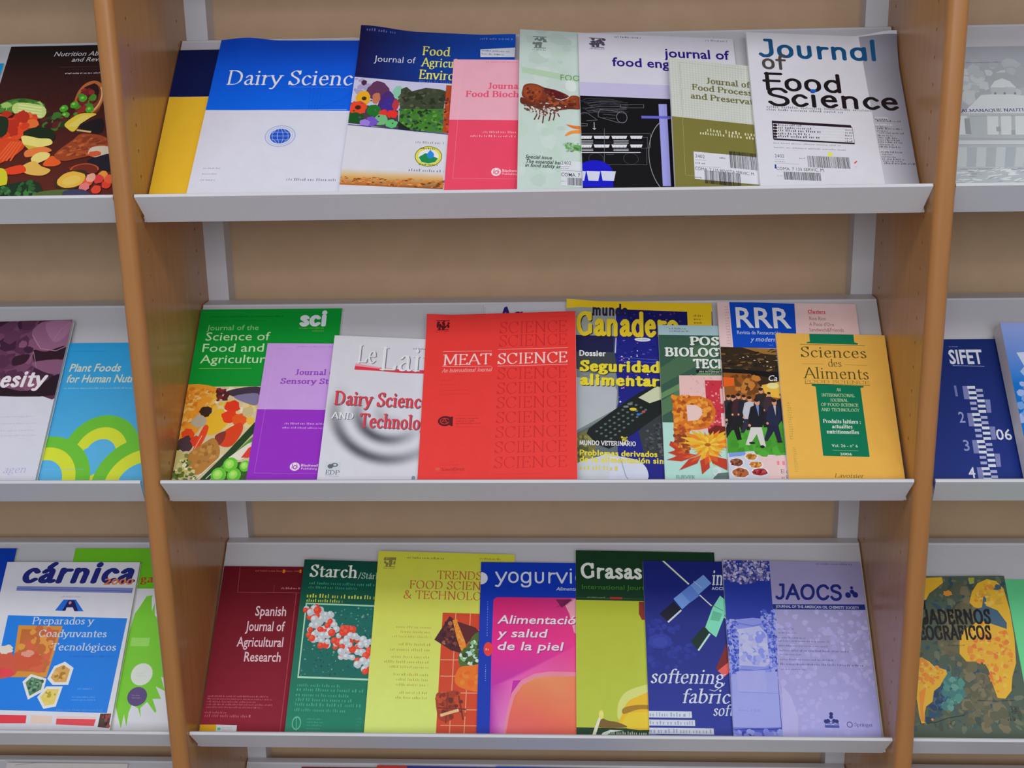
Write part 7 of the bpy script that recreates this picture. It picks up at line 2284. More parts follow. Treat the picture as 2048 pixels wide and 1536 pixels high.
journal('journal', 'black and brown journal with a photo of vegetables spilling from an upturned basket', 'journal', 'journals in the left bay',
        0, (-0.72877, 0.00208, 0.0005, 0.0, 0.0), (210.0, 302.11, 6), (247, 247, 249), 'g', [], [
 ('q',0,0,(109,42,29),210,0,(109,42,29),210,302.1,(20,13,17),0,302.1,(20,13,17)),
 ('l',(51,20,20),0.8,13.67,269.2,19.02,197.2),
 ('l',(51,20,20),0.8,27.59,268.8,32.6,196.9),
 ('l',(51,20,20),0.8,41.5,268.5,46.3,196.6),
 ('l',(51,20,20),0.8,55.4,268.1,59.9,196.3),
 ('l',(51,20,20),0.8,69.3,267.8,73.4,196),
 ('l',(51,20,20),0.8,83.1,267.4,87,195.7),
 ('l',(51,20,20),0.8,97,267.1,100.6,195.4),
 ('l',(51,20,20),0.8,110.8,266.7,114.1,195.1),
 ('t','s','Nutrition Abstracts',12,(232,226,232),65.2,282,8.43,62.4,0.6,0.2),
 ('t','s','and Reviews',7,(232,226,232),92.1,271.2,7.89,37.5,0.6,0.2),
 ('k',(125,91,96),76.3,260.3,130.9,262.6,1,3,0.5,0),
 ('k',(232,226,232),88.1,247.4,151.2,251.6,1,6,0.6,0),
 ('s',(136,62,33),109.6,195.2,125.7,232.6,145.7,222.6,148.3,180.3,128.6,171.5),
 ('o',(199,114,58),131.2,204,19.87,30.9,3.97,-70,200,40),
 ('e',(51,22,24),130.3,208.8,12.66,21.42,0,18,0.1,3),
 ('o',(237,192,125),129.4,204.1,18.96,30.9,2.17,-60,40,40),
 ('sc',[(125,35,40),(96,24,33),(80,147,46),(158,46,46)],40,3,6,101,111.5,185.8,119.9,216.1,138,215.6,138.5,175.9,115.2,167.2,{'asp':1,'rot':None}),
 ('e',(80,176,46),122.5,202.3,5.79,6.13,0,18,0.08,640),
 ('e',(147,226,98),121.2,203.8,2.17,2.13,0,18,0,0),
 ('e',(80,176,46),112.5,191.3,5.76,6.1,0,18,0.08,572),
 ('e',(147,226,98),111.2,192.8,2.17,2.11,0,18,0,0),
 ('e',(80,176,46),99.1,185.1,5.77,6.08,0,18,0.08,490),
 ('e',(147,226,98),97.7,186.6,2.16,2.11,0,18,0,0),
 ('e',(80,176,46),103.3,173.2,5.74,6.03,0,18,0.08,500),
 ('e',(147,226,98),101.9,174.7,2.15,2.09,0,18,0,0),
 ('e',(80,176,46),105.8,159.4,5.71,5.98,0,18,0.08,498),
 ('e',(147,226,98),104.4,160.8,2.15,2.07,0,18,0,0),
 ('e',(80,176,46),83.4,161.5,5.73,6,0,18,0.08,375),
 ('e',(147,226,98),82.1,162.9,2.15,2.07,0,18,0,0),
 ('e',(80,176,46),135.3,182.9,5.75,6.07,0,18,0.08,690),
 ('e',(147,226,98),134,184.3,2.15,2.1,0,18,0,0),
 ('sc',[(102,35,35),(69,29,29),(69,125,46),(46,69,31)],40,3,6,102,72,177.4,94.4,181.5,116.1,162.6,95.8,149.3,76.9,154.3,{'asp':1,'rot':None}),
 ('s',(69,125,46),4.12,183.6,11.75,197.4,28.33,204.1,46.5,203.6,70.3,193.7,71.2,172.8,39.5,178.1),
 ('sc',[(91,147,58),(58,102,40),(170,214,114)],30,3,8,103,11.02,192.7,36.1,201.5,63.6,191.5,39.5,178.1,11.37,183.4,{'asp':1,'rot':None}),
 ('s',(210,232,136),31.7,196.9,71.3,189,72.2,168.2,32.3,178.3),
 ('l',(238,249,177),2,34.3,193.4,68.2,186.8),
 ('l',(238,249,177),2,35.5,188.2,69.3,181.6),
 ('l',(238,249,177),2,36.6,183.1,70.4,176.5),
 ('l',(238,249,177),2,37.8,177.9,71.5,171.4),
 ('s',(241,214,69),106.3,158.2,121,174,136.7,176,146.1,173.4,130.4,162.3,121.6,144.3,111.8,149),
 ('l',(249,228,117),2,111.1,152.4,130.2,172.6),
 ('l',(249,228,117),2,114.3,152.4,134.1,172.6),
 ('l',(249,228,117),2,117.5,152.3,138.1,172.5),
 ('l',(249,228,117),2,120.7,152.2,142,172.4),
 ('sc',[(232,69,35),(248,80,42),(203,51,33),(249,122,56)],60,5,10,104,9.38,176.5,58.1,175.4,68,154.5,49.6,141.2,35.9,123.5,15.58,119.4,{'asp':1,'rot':None}),
 ('s',(232,76,35),13.46,128.4,44.5,132.3,59.9,118.5,42,96.7,22.39,90.4),
 ('l',(249,107,52),2.4,24.87,94.8,40.2,127.9),
 ('l',(249,107,52),2.4,30.2,94.7,44.1,127.8),
 ('l',(249,107,52),2.4,35.4,94.6,48,127.7),
 ('l',(249,107,52),2.4,40.7,94.5,51.9,127.7),
 ('l',(249,107,52),2.4,46,94.4,55.8,127.6),
 ('s',(29,46,26),52.6,143.4,68.5,152.2,90.9,147.2,96.5,129,65.8,131.9),
 ('s',(33,53,31),7.39,169.6,25.42,169.2,29.93,141.6,16.69,137.4),
 ('s',(29,24,29),126.9,153.2,154.5,166.4,160.6,143.4,145.1,141.5),
 ('s',(249,236,133),52,134.4,57.5,137.7,76.2,132.8,91.5,131.3,96.1,122.3,79.6,117,61.7,118.5),
 ('p',(221,192,69),57.1,123,79.6,117,66.2,113.9),
 ('s',(249,133,67),63.2,111.8,84.7,118,98.5,111.1,82.3,104.7,65.6,100.6),
 ('s',(249,229,136),73.2,98.3,81.5,108.1,95.9,106.7,96,97.8,80.3,89.3),
 ('s',(241,192,91),62.5,83.1,77.6,93.8,90,84.8,103.7,78,95,69.4,73.7,72),
 ('s',(249,100,41),91.3,86.9,100.3,102.2,114.9,90.9,107.5,84.5),
 ('s',(243,73,33),36,77,61.5,87.5,71,76.4,53,71.3),
 ('s',(170,76,40),103.4,104.3,123,128.4,134.9,139.5,168.1,132,172.2,109.6,136.3,97.1,116.2,93),
 ('sc',[(192,91,46),(147,62,35),(214,114,58)],90,2,6,105,106.4,106.5,135.4,137.2,168.5,129.8,171.8,111.8,135.8,99.3,{'asp':0.4,'rot':0.3}),
 ('l',(232,192,125),3,124.7,146.5,144.9,142.6),
 ('s',(232,214,192),149,103.4,151.9,115.6,172.8,116.3,178.7,102.8,164,97.6),
 ('e',(232,102,58),157.5,104.4,8.75,4.89,0,18,0.1,3),
 ('s',(35,31,46),149.4,92.4,163.6,99.8,180.5,102.8,185.3,76.5,163.7,81.2),
 ('s',(125,46,31),127.6,79.7,138.5,86,155.5,87.9,168,76.8,158.8,70.5),
 ('o',(214,91,51),148.9,77.1,19.45,10.94,2.43,0,180,40),
 ('s',(69,46,24),114.3,51.9,118.1,66.9,133.5,76.3,152.8,74.9,151.8,53.4,133.1,44.1),
 ('e',(249,194,74),134.5,61.2,18.16,13.46,0.25,18,0.05,2),
 ('e',(249,211,97),135,60.1,12.1,7.79,0.25,18,0.05,3),
 ('e',(249,97,65),157.9,57.5,6.56,7.34,0,18,0.1,680),
 ('e',(249,78,56),170.7,44.5,6.53,7.28,0,18,0.1,740),
 ('e',(249,166,67),174.8,68,6.57,7.39,0,18,0.1,790),
 ('e',(248,69,46),182.8,52.8,6.54,7.32,0,18,0.1,820),
 ('e',(249,133,133),154.4,49,6.54,7.3,0,18,0.1,650),
 ('e',(241,69,69),170.9,61.6,6.56,7.36,0,18,0.1,760),
 ('e',(249,180,159),160.1,64,6.57,7.37,0,18,0.1,700),
 ('e',(249,100,67),184.7,61.4,6.55,7.35,0,18,0.1,840),
 ('s',(221,214,46),28.48,79.4,40.2,81.3,48.5,68.1,49,50.9,35.1,51.1),
 ('s',(31,53,33),35.6,49,57.9,57.1,81.3,61,94.8,54.4,97.7,33,39.1,34),
 ('sc',[(51,102,51),(69,136,69),(24,58,29)],40,2,5,106,42.5,48.8,81.8,58.9,96.8,37.2,45.5,36,{'asp':1,'rot':None}),
 ('s',(91,114,58),95.9,41.5,132.9,45.1,155.2,36.2,97.7,33),
 ('s',(69,69,102),129.9,43,153.5,44.8,166.3,31.8,132.1,32.4)])

journal('journal', 'sky-blue journal with green and yellow ring arcs, left bay', 'journal', 'journals in the left bay',
        1, (-0.69146, 0.00194, 0.0005, 0.0, 0.0), (172.85, 245.2, 5), (247, 247, 249), 'g', [], [
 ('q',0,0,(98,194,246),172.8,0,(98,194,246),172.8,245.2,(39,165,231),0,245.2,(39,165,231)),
 ('k',(23,133,209),25.02,229.3,73.7,233.2,1,3,0.5,0),
 ('t','s','Plant Foods',11,(227,231,209),25.81,197.2,12.6,74.1,1.6,0.15),
 ('t','s','for Human Nutrition',13,(227,231,209),24.89,179.1,12.48,92.3,1.6,0.15),
 ('k',(165,220,238),24.28,167.5,133.6,171.8,1,4,0.55,0),
 ('e',(115,205,56),96.6,63.5,54.8,62.4,0,48,0,0),
 ('e',(227,238,56),96.6,63.5,37.6,43.5,0,48,0,0),
 ('e',(93,190,244),96.6,63.5,21.93,24.89,0,40,0,0),
 ('p',(93,190,244),88.1,31.6,68.3,52.9,72.3,72.2,92.9,83,117.5,72,116,48.5),
 ('e',(115,205,56),23.47,24.36,65.7,68.3,0,48,0,0),
 ('e',(227,238,56),23.47,24.36,45.5,51.3,0,48,0,0),
 ('e',(93,190,244),23.47,24.36,27.23,31.9,0,40,0,0),
 ('e',(115,205,56),171.8,17.83,79.7,76.8,0,48,0,0),
 ('e',(227,238,56),171.8,17.83,61.5,56.2,0,48,0,0),
 ('e',(93,190,244),171.8,17.83,43.8,36.3,0,40,0,0),
 ('k',(133,209,249),21.95,40.6,78,43.3,1,5,0.6,0)])

journal('journal', 'white journal with a purple close-up photo across its top, left bay', 'journal', 'journals in the left bay',
        1, (-0.88322, 0.00604, 0.00053, 0.0, 0.03209), (210.0, 275.76, 7), (247, 247, 249), 'g', [], [
 ('r',(227,227,242),0,0,210,275.8),
 ('r',(124,74,106),0,151.3,210,275.8),
 ('sc',[(93,49,78),(144,89,124),(106,60,93),(67,34,60)],60,6,16,111,78.5,276.7,210.2,275.1,210.9,152.1,97.9,153.7,{'asp':1,'rot':None}),
 ('s',(155,102,137),154.2,251.4,157.4,265.8,170.4,273.9,211.3,275.1,212.1,235.5,195.7,224.1,172.1,227.1),
 ('s',(172,120,155),171.2,270.2,208.6,272.7,205.4,247.6,188.5,238.5),
 ('s',(49,23,39),162.2,225,181.5,222.1,208.9,230.8,207.5,207.3,185.1,205.6,168.9,203.7),
 ('s',(144,93,128),164.8,203.8,209.6,207.3,208.2,184.1,182.4,189.4),
 ('l',(187,137,165),1.2,154.7,251.4,172.1,227.1,195.9,222.9,210.9,230.8),
 ('l',(176,122,155),1,160.6,208.6,162.7,222.7,173.1,194.3),
 ('l',(187,137,165),1,188,240.9,195,257.4,207,270.3),
 ('s',(56,28,45),135.4,214,157.4,218.1,154.3,204.1,136.6,199.9),
 ('s',(41,19,34),95.3,164,125.9,165.5,168.8,157.6,208.2,184.1,210.3,149.8,98.2,152.5),
 ('t','H','Obesity',7,(249,240,249),81.3,165.3,23.7,110.3,1,0.12),
 ('k',(198,200,227),117.6,114.3,187.6,118.5,1,3,0.6,0),
 ('k',(198,200,227),120.3,103.4,192.9,107.5,1,4,0.6,0),
 ('k',(198,200,227),122.9,92.3,192.5,96.5,1,5,0.6,0),
 ('k',(198,200,227),124.8,84.6,197,88.8,1,6,0.6,0),
 ('t','r','agen',4,(187,190,227),161.8,29.06,10.64,31.7,-2,0.2)])

journal('magazine', 'plain deep blue magazine at the left photo edge beside a white and blue one', 'magazine', 'journals in the left bay',
        2, (-1.03059, 0.00194, 0.0005, 0.0, 0.0), (210.0, 300.23, 5), (247, 247, 249), 'g', [], [
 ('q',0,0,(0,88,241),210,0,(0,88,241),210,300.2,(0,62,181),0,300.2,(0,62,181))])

journal('magazine', 'white magazine with splashed green paint shapes and a purple dot, left bay', 'magazine', 'journals in the left bay',
        2, (-0.72677, 0.00194, 0.0005, 0.0, 0.0), (205.0, 300.34, 5), (247, 247, 249), 'g', [], [
 ('r',(238,240,249),0,0,205,300.3),
 ('r',(119,212,38),0,234.1,205,300.3),
 ('t','R','ga',2,(193,86,50),112.9,244.2,12.14,21.11,1,0),
 ('p',(134,224,55),147.5,189.1,133.9,198.9,135.7,223.7,126.5,221.2,118.7,203.8,113.2,193.9,110.3,169.5,107.7,131.1,107.4,93.4,106.8,58.8,115.1,38.4,123,20.52,123.9,40.8,130.6,22.82,130.4,43.1,133,54.5,143,50,149.9,36.5,146.4,50,155.2,59.2,169.4,43.4,171.3,45.7,162.5,63.8,175.2,63.9,164.1,82.2,179.1,75.4,169.9,96.2,181.9,93.9,175.9,131.4,164.9,155.3),
 ('p',(134,224,55),127.3,223.7,130.8,189.1,119.5,198.8),
 ('p',(134,224,55),135.3,218.7,141.1,184.2,129.9,194),
 ('p',(134,224,55),141.4,211.3,147.5,174.5,136.4,184.2),
 ('e',(242,249,242),140.1,100.2,16.32,16.87,0,18,0,0),
 ('e',(103,81,141),138.9,67.1,14.79,14.25,0,18,0,0),
 ('k',(181,169,217),131.4,63.6,146.4,70.6,2,4,0.5,0),
 ('k',(205,229,193),132.7,95.9,147.6,104.2,2,4,0.4,0),
 ('r',(169,241,110),115,143.2,143.3,156.2)])

journal('magazine', 'white magazine with blue panel, red food pictures and a big navy slanted title', 'magazine', 'journals in the left bay',
        2, (-0.82671, 0.00304, 0.0066, 0.0, 0.0), (210.0, 272.93, 7), (247, 247, 249), 'g', [], [
 ('r',(238,238,249),0,0,210,272.9),
 ('t','H','cárnica',7,(38,45,134),27.98,240.5,31.1,179,3.5,0.2),
 ('t','s','2000',4,(249,141,71),158.4,236.2,9.56,46,2,0.2),
 ('p',(134,145,212),24.66,233.4,206.6,231,206.1,222.5,24.4,225.9),
 ('l',(74,86,181),0.7,24.7,228.9,206.3,225.7),
 ('k',(181,188,229),97.5,214.2,127.9,219.2,1,3,0.6,0),
 ('p',(26,117,236),92,194.4,101.6,211.7,120.9,211.8,136.6,193.3,124.6,193.3,118.1,201.9,110.4,204.3,102.9,193.9),
 ('p',(22,26,98),102.9,193.9,109.1,210.5,118.8,210.5,128.2,193.3,122.2,193.3,118.6,199.4,109,199.4,108.2,193.9),
 ('e',(236,145,169),112.8,206.8,2.17,2.47,0,18,0,0),
 ('p',(25,137,249),20.69,186.7,206,182.6,201.3,39.1,22.96,42.7),
 ('p',(236,157,62),40.6,170.9,109,170,100.5,91.5,46.7,91.2),
 ('p',(212,117,55),46.7,164.9,104.3,163.9,96.7,98.5,51.6,100.5),
 ('sc',[(248,169,74),(217,117,62),(236,110,74)],40,4,9,121,47.3,162.4,102.1,162.7,95.7,103.2,52.9,105.2,{'asp':1,'rot':None}),
 ('e',(229,98,62),64.5,117.1,23.56,14.21,0,18,0.2,3),
 ('e',(248,169,145),64.7,126.6,9.45,5.23,0,18,0.2,5),
 ('s',(229,98,74),12.66,126.3,34.7,133.5,53.5,102.9,44.4,91.2,16.23,91),
 ('e',(248,236,224),29.98,133.5,10.67,7.16,0,18,0.2,3),
 ('e',(248,74,86),35.7,98.1,14.09,7.02,0,18,0.2,4),
 ('p',(247,249,247),65.8,84.3,76.1,96,101,89.2,100.3,70.7,79.8,57.9),
 ('p',(98,145,110),70.7,83.1,78.3,91.7,96.8,86.7,96.2,73,81.1,63.5),
 ('sc',[(134,181,145),(50,98,62)],16,1.5,3.5,221,73.4,82.4,79.5,89.4,94.5,85.4,94,74.2,81.7,66.6,{'asp':1,'rot':None}),
 ('p',(247,249,247),102.2,89.2,108.8,108,123.8,115.1,138.6,105.8,135.6,80.2,112.3,80),
 ('p',(236,181,98),106.9,91.1,111.8,104.9,122.8,110.2,133.8,103.3,131.6,84.4,114.3,84.2),
 ('sc',[(249,199,122),(188,134,50)],16,1.5,3.5,388,109.4,92.1,113.4,103.3,122.3,107.6,131.2,102,129.4,86.6,115.5,86.5,{'asp':1,'rot':None}),
 ('p',(247,249,247),93,61.5,103.5,77.6,127.9,77.8,123.6,48,105.9,44.5),
 ('p',(248,224,110),97.6,61.6,105.4,73.5,123.4,73.6,120.3,51.6,107.2,49),
 ('sc',[(249,228,127),(200,176,62)],16,1.5,3.5,317,100.1,61.6,106.4,71.3,121,71.4,118.5,53.5,107.8,51.4,{'asp':1,'rot':None}),
 ('t','r','Preparados y',12,(221,232,249),60.8,172.7,11.22,95.6,1,0),
 ('t','r','Coadyuvantes',12,(221,232,249),75.1,152.9,11.09,104,1,0),
 ('t','r','Tecnológicos',12,(221,232,249),98,132.3,10.97,99.2,1,0),
 ('k',(38,98,205),127.3,121,196.8,126.1,1,4,0.5,0),
 ('k',(122,188,249),151.1,72.2,173.4,77,1,3,0.5,0),
 ('k',(122,188,249),140.4,56.1,185.1,64.4,2,4,0.5,1),
 ('k',(103,171,249),125.3,40.1,195.4,46.3,1,5,0.5,0),
 ('p',(248,62,81),29.3,35.5,83,35,84,23.32,32.3,22.88),
 ('p',(249,221,204),89.5,35.1,121.8,34.4,122.4,23.19,90.9,23.37),
 ('p',(248,81,93),128,32.7,186.9,30.5,185.5,20.15,129,22.13),
 ('p',(249,221,221),127.6,34.5,186.3,33.6,186.6,30,128.2,30.4),
 ('p',(91,55,50),191.8,38.4,207.9,38.5,207.7,17.21,191.4,18.86),
 ('sc',[(62,86,50),(169,74,74),(38,34,38)],12,1.5,3,122,192.5,37.2,206.7,37.4,207.3,19.44,193.6,19.77,{'asp':1,'rot':None})])

journal('book', 'grey-white almanac with a faint photo of a domed building, right bay', 'book', (222, 150, 120),
        0, (0.5235, 0.00208, 0.0005, 0.0, 0.0), (210.0, 266.36, 6), (247, 247, 249), 'g', [], [
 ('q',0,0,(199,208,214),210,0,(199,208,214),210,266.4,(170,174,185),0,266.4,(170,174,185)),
 ('sc',[(176,183,190),(187,194,201),(203,210,214)],60,4,12,131,44.7,238.7,155.4,235.9,140.4,156.9,28.98,159.4,{'asp':1,'rot':None}),
 ('p',(221,228,232),76.1,194.2,82.8,204.3,93.7,209.3,102.7,203.8,108.4,193.5,106,180,118.1,178.6,127.4,175,122.5,148.5,34.2,150.4,46.1,163.5,54.2,172.2,62.2,181,74.8,181.8),
 ('p',(194,201,208),76.1,194.2,108.2,192.3,106.2,181.1,74.8,181.8),
 ('l',(170,176,185),0.5,94.3,193.8,106.7,193.1),
 ('p',(136,143,154),79.5,185.1,82.2,185,81.6,181.4,78.9,181.5),
 ('p',(136,143,154),91.4,184.8,94.1,184.8,93.5,181.2,90.8,181.2),
 ('p',(136,143,154),104.6,184.5,107.3,184.4,106.6,180.9,104,180.9),
 ('p',(187,196,201),27.61,150.6,138.8,148.1,130.6,104.9,20.85,107.1),
 ('p',(221,228,232),27.74,146.2,38.4,145.9,34,114.4,23.48,114.6),
 ('p',(221,228,232),63.8,145.4,77.7,145.1,72.9,113.6,59.2,113.9),
 ('p',(221,228,232),80.9,145,94,144.7,89.1,113.2,76.2,113.5),
 ('p',(221,228,232),98.9,144.6,115.2,144.2,110.1,112.8,93.9,113.1),
 ('p',(158,167,176),34.4,141.6,41,141.5,39.2,115.3,31.9,115.5),
 ('p',(170,179,187),89.8,120.8,94.6,120.7,93.6,113.1,88.8,113.2),
 ('p',(170,179,187),72,126.6,77.7,126.5,76.8,118.9,71.2,119),
 ('p',(214,221,228),19.7,105,130.2,102.7,128.9,96.3,18.71,98.6),
 ('l',(147,152,163),0.5,21.11,108.8,130.7,105.3),
 ('l',(170,174,181),0.4,18.71,98.6,128.9,96.3),
 ('p',(203,212,217),18.85,94.3,30.1,94.1,25.12,62.5,12.66,62.7),
 ('p',(181,192,199),30.9,94,42.2,93.8,36.6,62.3,24.48,62.5),
 ('p',(203,212,217),43,93.8,54.3,93.6,48.1,62.1,36.3,62.3),
 ('p',(181,192,199),55.1,93.6,66.4,93.3,59.6,61.9,48.1,62.1),
 ('p',(203,212,217),67.2,93.3,78.4,93.1,71,61.6,59.9,61.8),
 ('p',(181,192,199),79.2,93.1,90.5,92.9,82.5,61.4,71.7,61.6),
 ('p',(203,212,217),91.3,92.8,102.5,92.6,93.9,61.2,83.4,61.4),
 ('p',(181,192,199),103.3,92.6,114.5,92.4,105.4,61,95.2,61.2),
 ('p',(203,212,217),115.3,92.4,126.5,92.1,116.8,60.8,107,61),
 ('sc',[(221,230,234),(170,179,187),(232,239,243)],90,2,7,132,12.01,60.6,121.8,58.6,117.1,33.9,6.58,35.9,{'asp':0.2,'rot':0.1}),
 ('t','r','ALMANAQUE NAUTICO',15,(76,69,114),32,152.2,4.86,79.4,3,0),
 ('k',(102,96,140),42.2,144.1,122,145.8,1,4,0.5,0),
 ('k',(91,96,125),46.9,236.8,100.7,240.1,1,3,0.5,0),
 ('k',(91,96,136),16.35,57.6,106.1,59.7,1,4,0.6,0)])

journal('journal', 'navy journal with a zigzag of pale checkered bars down its front, right bay', 'journal', (222, 150, 120),
        1, (0.5245, 0.00194, 0.0005, 0.0, 0.0), (172.0, 240.81, 5), (247, 247, 249), 'g', [], [
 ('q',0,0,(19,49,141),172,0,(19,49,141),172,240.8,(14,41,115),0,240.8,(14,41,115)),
 ('k',(176,183,216),52.8,227.5,65.6,229.8,1,3,0.7,0),
 ('t','s','SIFET',5,(232,236,249),50,201,21.76,45.5,2.4,0),
 ('l',(165,174,216),0.8,52.7,198.1,95.7,196.4),
 ('p',(133,139,196),60.9,165.5,69.7,165.4,67.8,144.8,60.4,144.9),
 ('p',(236,239,249),67.2,165.4,77.8,165.4,77.6,161,67.2,161.1),
 ('p',(236,239,249),67.4,157.2,78,157.1,77.9,152.8,67.5,152.8),
 ('p',(236,239,249),67.3,148.9,77.8,148.9,77.7,144.6,67.4,144.6),
 ('p',(183,187,227),78.2,160.8,87.2,160.7,86.9,156.4,78.1,156.4),
 ('p',(183,187,227),78,152.5,87,152.5,86.7,148.2,77.9,148.2),
 ('p',(133,139,196),87.8,144.3,94.6,144.2,93.1,123.9,87.3,123.9),
 ('p',(236,239,249),77.1,144.3,87.2,144.3,87.1,140,77.2,140),
 ('p',(236,239,249),76.9,136.2,87,136.1,86.9,131.8,77,131.9),
 ('p',(236,239,249),76.4,128,86.4,128,86.3,123.7,76.4,123.8),
 ('p',(183,187,227),67.1,140.8,75.7,140.7,75.4,136.4,67,136.4),
 ('p',(183,187,227),66.9,132.2,75.5,132.1,75.2,127.8,66.8,127.9),
 ('p',(133,139,196),60.7,123.4,69.4,123.3,67.5,103.2,60.2,103.3),
 ('p',(236,239,249),66.9,123.4,77.3,123.3,77.2,119,67,119.1),
 ('p',(236,239,249),67.1,115.3,77.5,115.2,77.4,111,67.2,111),
 ('p',(236,239,249),67,107.3,77.4,107.2,77.3,103,67.1,103),
 ('p',(183,187,227),77.8,118.8,86.7,118.8,86.3,114.5,77.6,114.6),
 ('p',(183,187,227),77.6,110.8,86.5,110.7,86.1,106.5,77.5,106.5),
 ('p',(133,139,196),87.2,102.7,94,102.7,92.5,82.9,86.8,82.9),
 ('p',(236,239,249),76.7,102.8,86.7,102.7,86.5,98.5,76.7,98.6),
 ('p',(236,239,249),76.5,94.8,86.5,94.8,86.3,90.6,76.6,90.6),
 ('p',(236,239,249),76,86.9,85.9,86.8,85.8,82.7,76,82.7),
 ('p',(183,187,227),66.8,99.3,75.3,99.2,75,95,66.7,95.1),
 ('p',(183,187,227),66.6,90.9,75.1,90.8,74.8,86.7,66.5,86.7),
 ('p',(133,139,196),60.5,82.3,69.1,82.3,67.2,62.7,60,62.7),
 ('p',(236,239,249),66.6,82.3,76.9,82.3,76.8,78.1,66.7,78.1),
 ('p',(236,239,249),66.8,74.4,77.1,74.4,77,70.2,66.9,70.3),
 ('p',(236,239,249),66.7,66.6,77,66.5,76.9,62.4,66.8,62.5),
 ('p',(183,187,227),77.3,77.9,86.1,77.8,85.8,73.7,77.2,73.7),
 ('p',(183,187,227),77.2,70,85.9,70,85.6,65.9,77,65.9),
 ('p',(133,139,196),86.7,62.2,93.4,62.2,91.9,42.8,86.2,42.8),
 ('p',(236,239,249),76.2,62.2,86.1,62.2,86,58.1,76.3,58.1),
 ('p',(236,239,249),76.1,54.4,86,54.4,85.8,50.3,76.2,50.4),
 ('p',(236,239,249),75.6,46.7,85.4,46.7,85.3,42.6,75.6,42.6),
 ('p',(183,187,227),66.5,58.8,74.9,58.8,74.6,54.7,66.5,54.7),
 ('p',(183,187,227),66.3,50.6,74.7,50.6,74.4,46.5,66.2,46.5),
 ('p',(133,139,196),60.2,42.2,68.8,42.2,66.9,23.07,59.8,23.09),
 ('p',(236,239,249),66.3,42.2,76.5,42.2,76.4,38.1,66.4,38.2),
 ('p',(236,239,249),66.5,34.5,76.7,34.5,76.6,30.5,66.6,30.5),
 ('p',(236,239,249),66.4,26.89,76.6,26.87,76.5,22.84,66.5,22.86),
 ('p',(183,187,227),76.9,37.9,85.6,37.9,85.3,33.9,76.8,33.9),
 ('p',(183,187,227),76.8,30.3,85.4,30.2,85.1,26.21,76.7,26.23),
 ('t','s','1',1,(122,128,194),49.6,149.5,16.51,3.13,1,0),
 ('t','s','2',1,(165,172,220),48.7,108.9,16.11,7.72,1,0),
 ('t','s','3',1,(155,161,216),48.2,66.6,15.71,7.63,1,0),
 ('t','s','4',1,(235,239,249),48.3,26.7,15.34,8.67,1,0),
 ('t','s','06',2,(237,239,249),93.6,82.6,15.84,20.25,1,0)])

journal('book', 'thick blue book with a pale drawing, standing beside the navy checkered journal', 'book', (222, 150, 120),
        1, (0.64065, 0.00997, 0.00934, 0.0, -0.04618), (190.0, 240.83, 26), (247, 247, 249), 'g', [], [
 ('q',0,145.3,(0,122,216),190,145.3,(0,122,216),190,240.8,(155,172,235),0,240.8,(155,172,235)),
 ('r',(0,117,209),0,0,190,145.4),
 ('p',(211,221,249),13.67,192.7,34.7,194.3,43.5,178.3,21.49,154.9,13.14,162.8,20.53,170.9),
 ('p',(165,194,235),13.14,162.8,20.31,169.8,28.24,159.6,23.72,145.9),
 ('sc',[(165,187,242),(122,165,231)],20,2,7,141,6.11,145.6,25.68,146,22.78,79.4,-0.23,79,{'asp':1,'rot':None})])

journal('journal', 'mint green journal at the right photo edge beside a world-map cover', 'journal', (222, 150, 120),
        2, (0.68812, 0.00167, 0.0005, 0.0, 0.0), (205.0, 253.19, 3), (247, 247, 249), 'g', [], [
 ('q',0,0,(129,249,175),205,0,(129,249,175),205,253.2,(105,214,148),0,253.2,(105,214,148))])

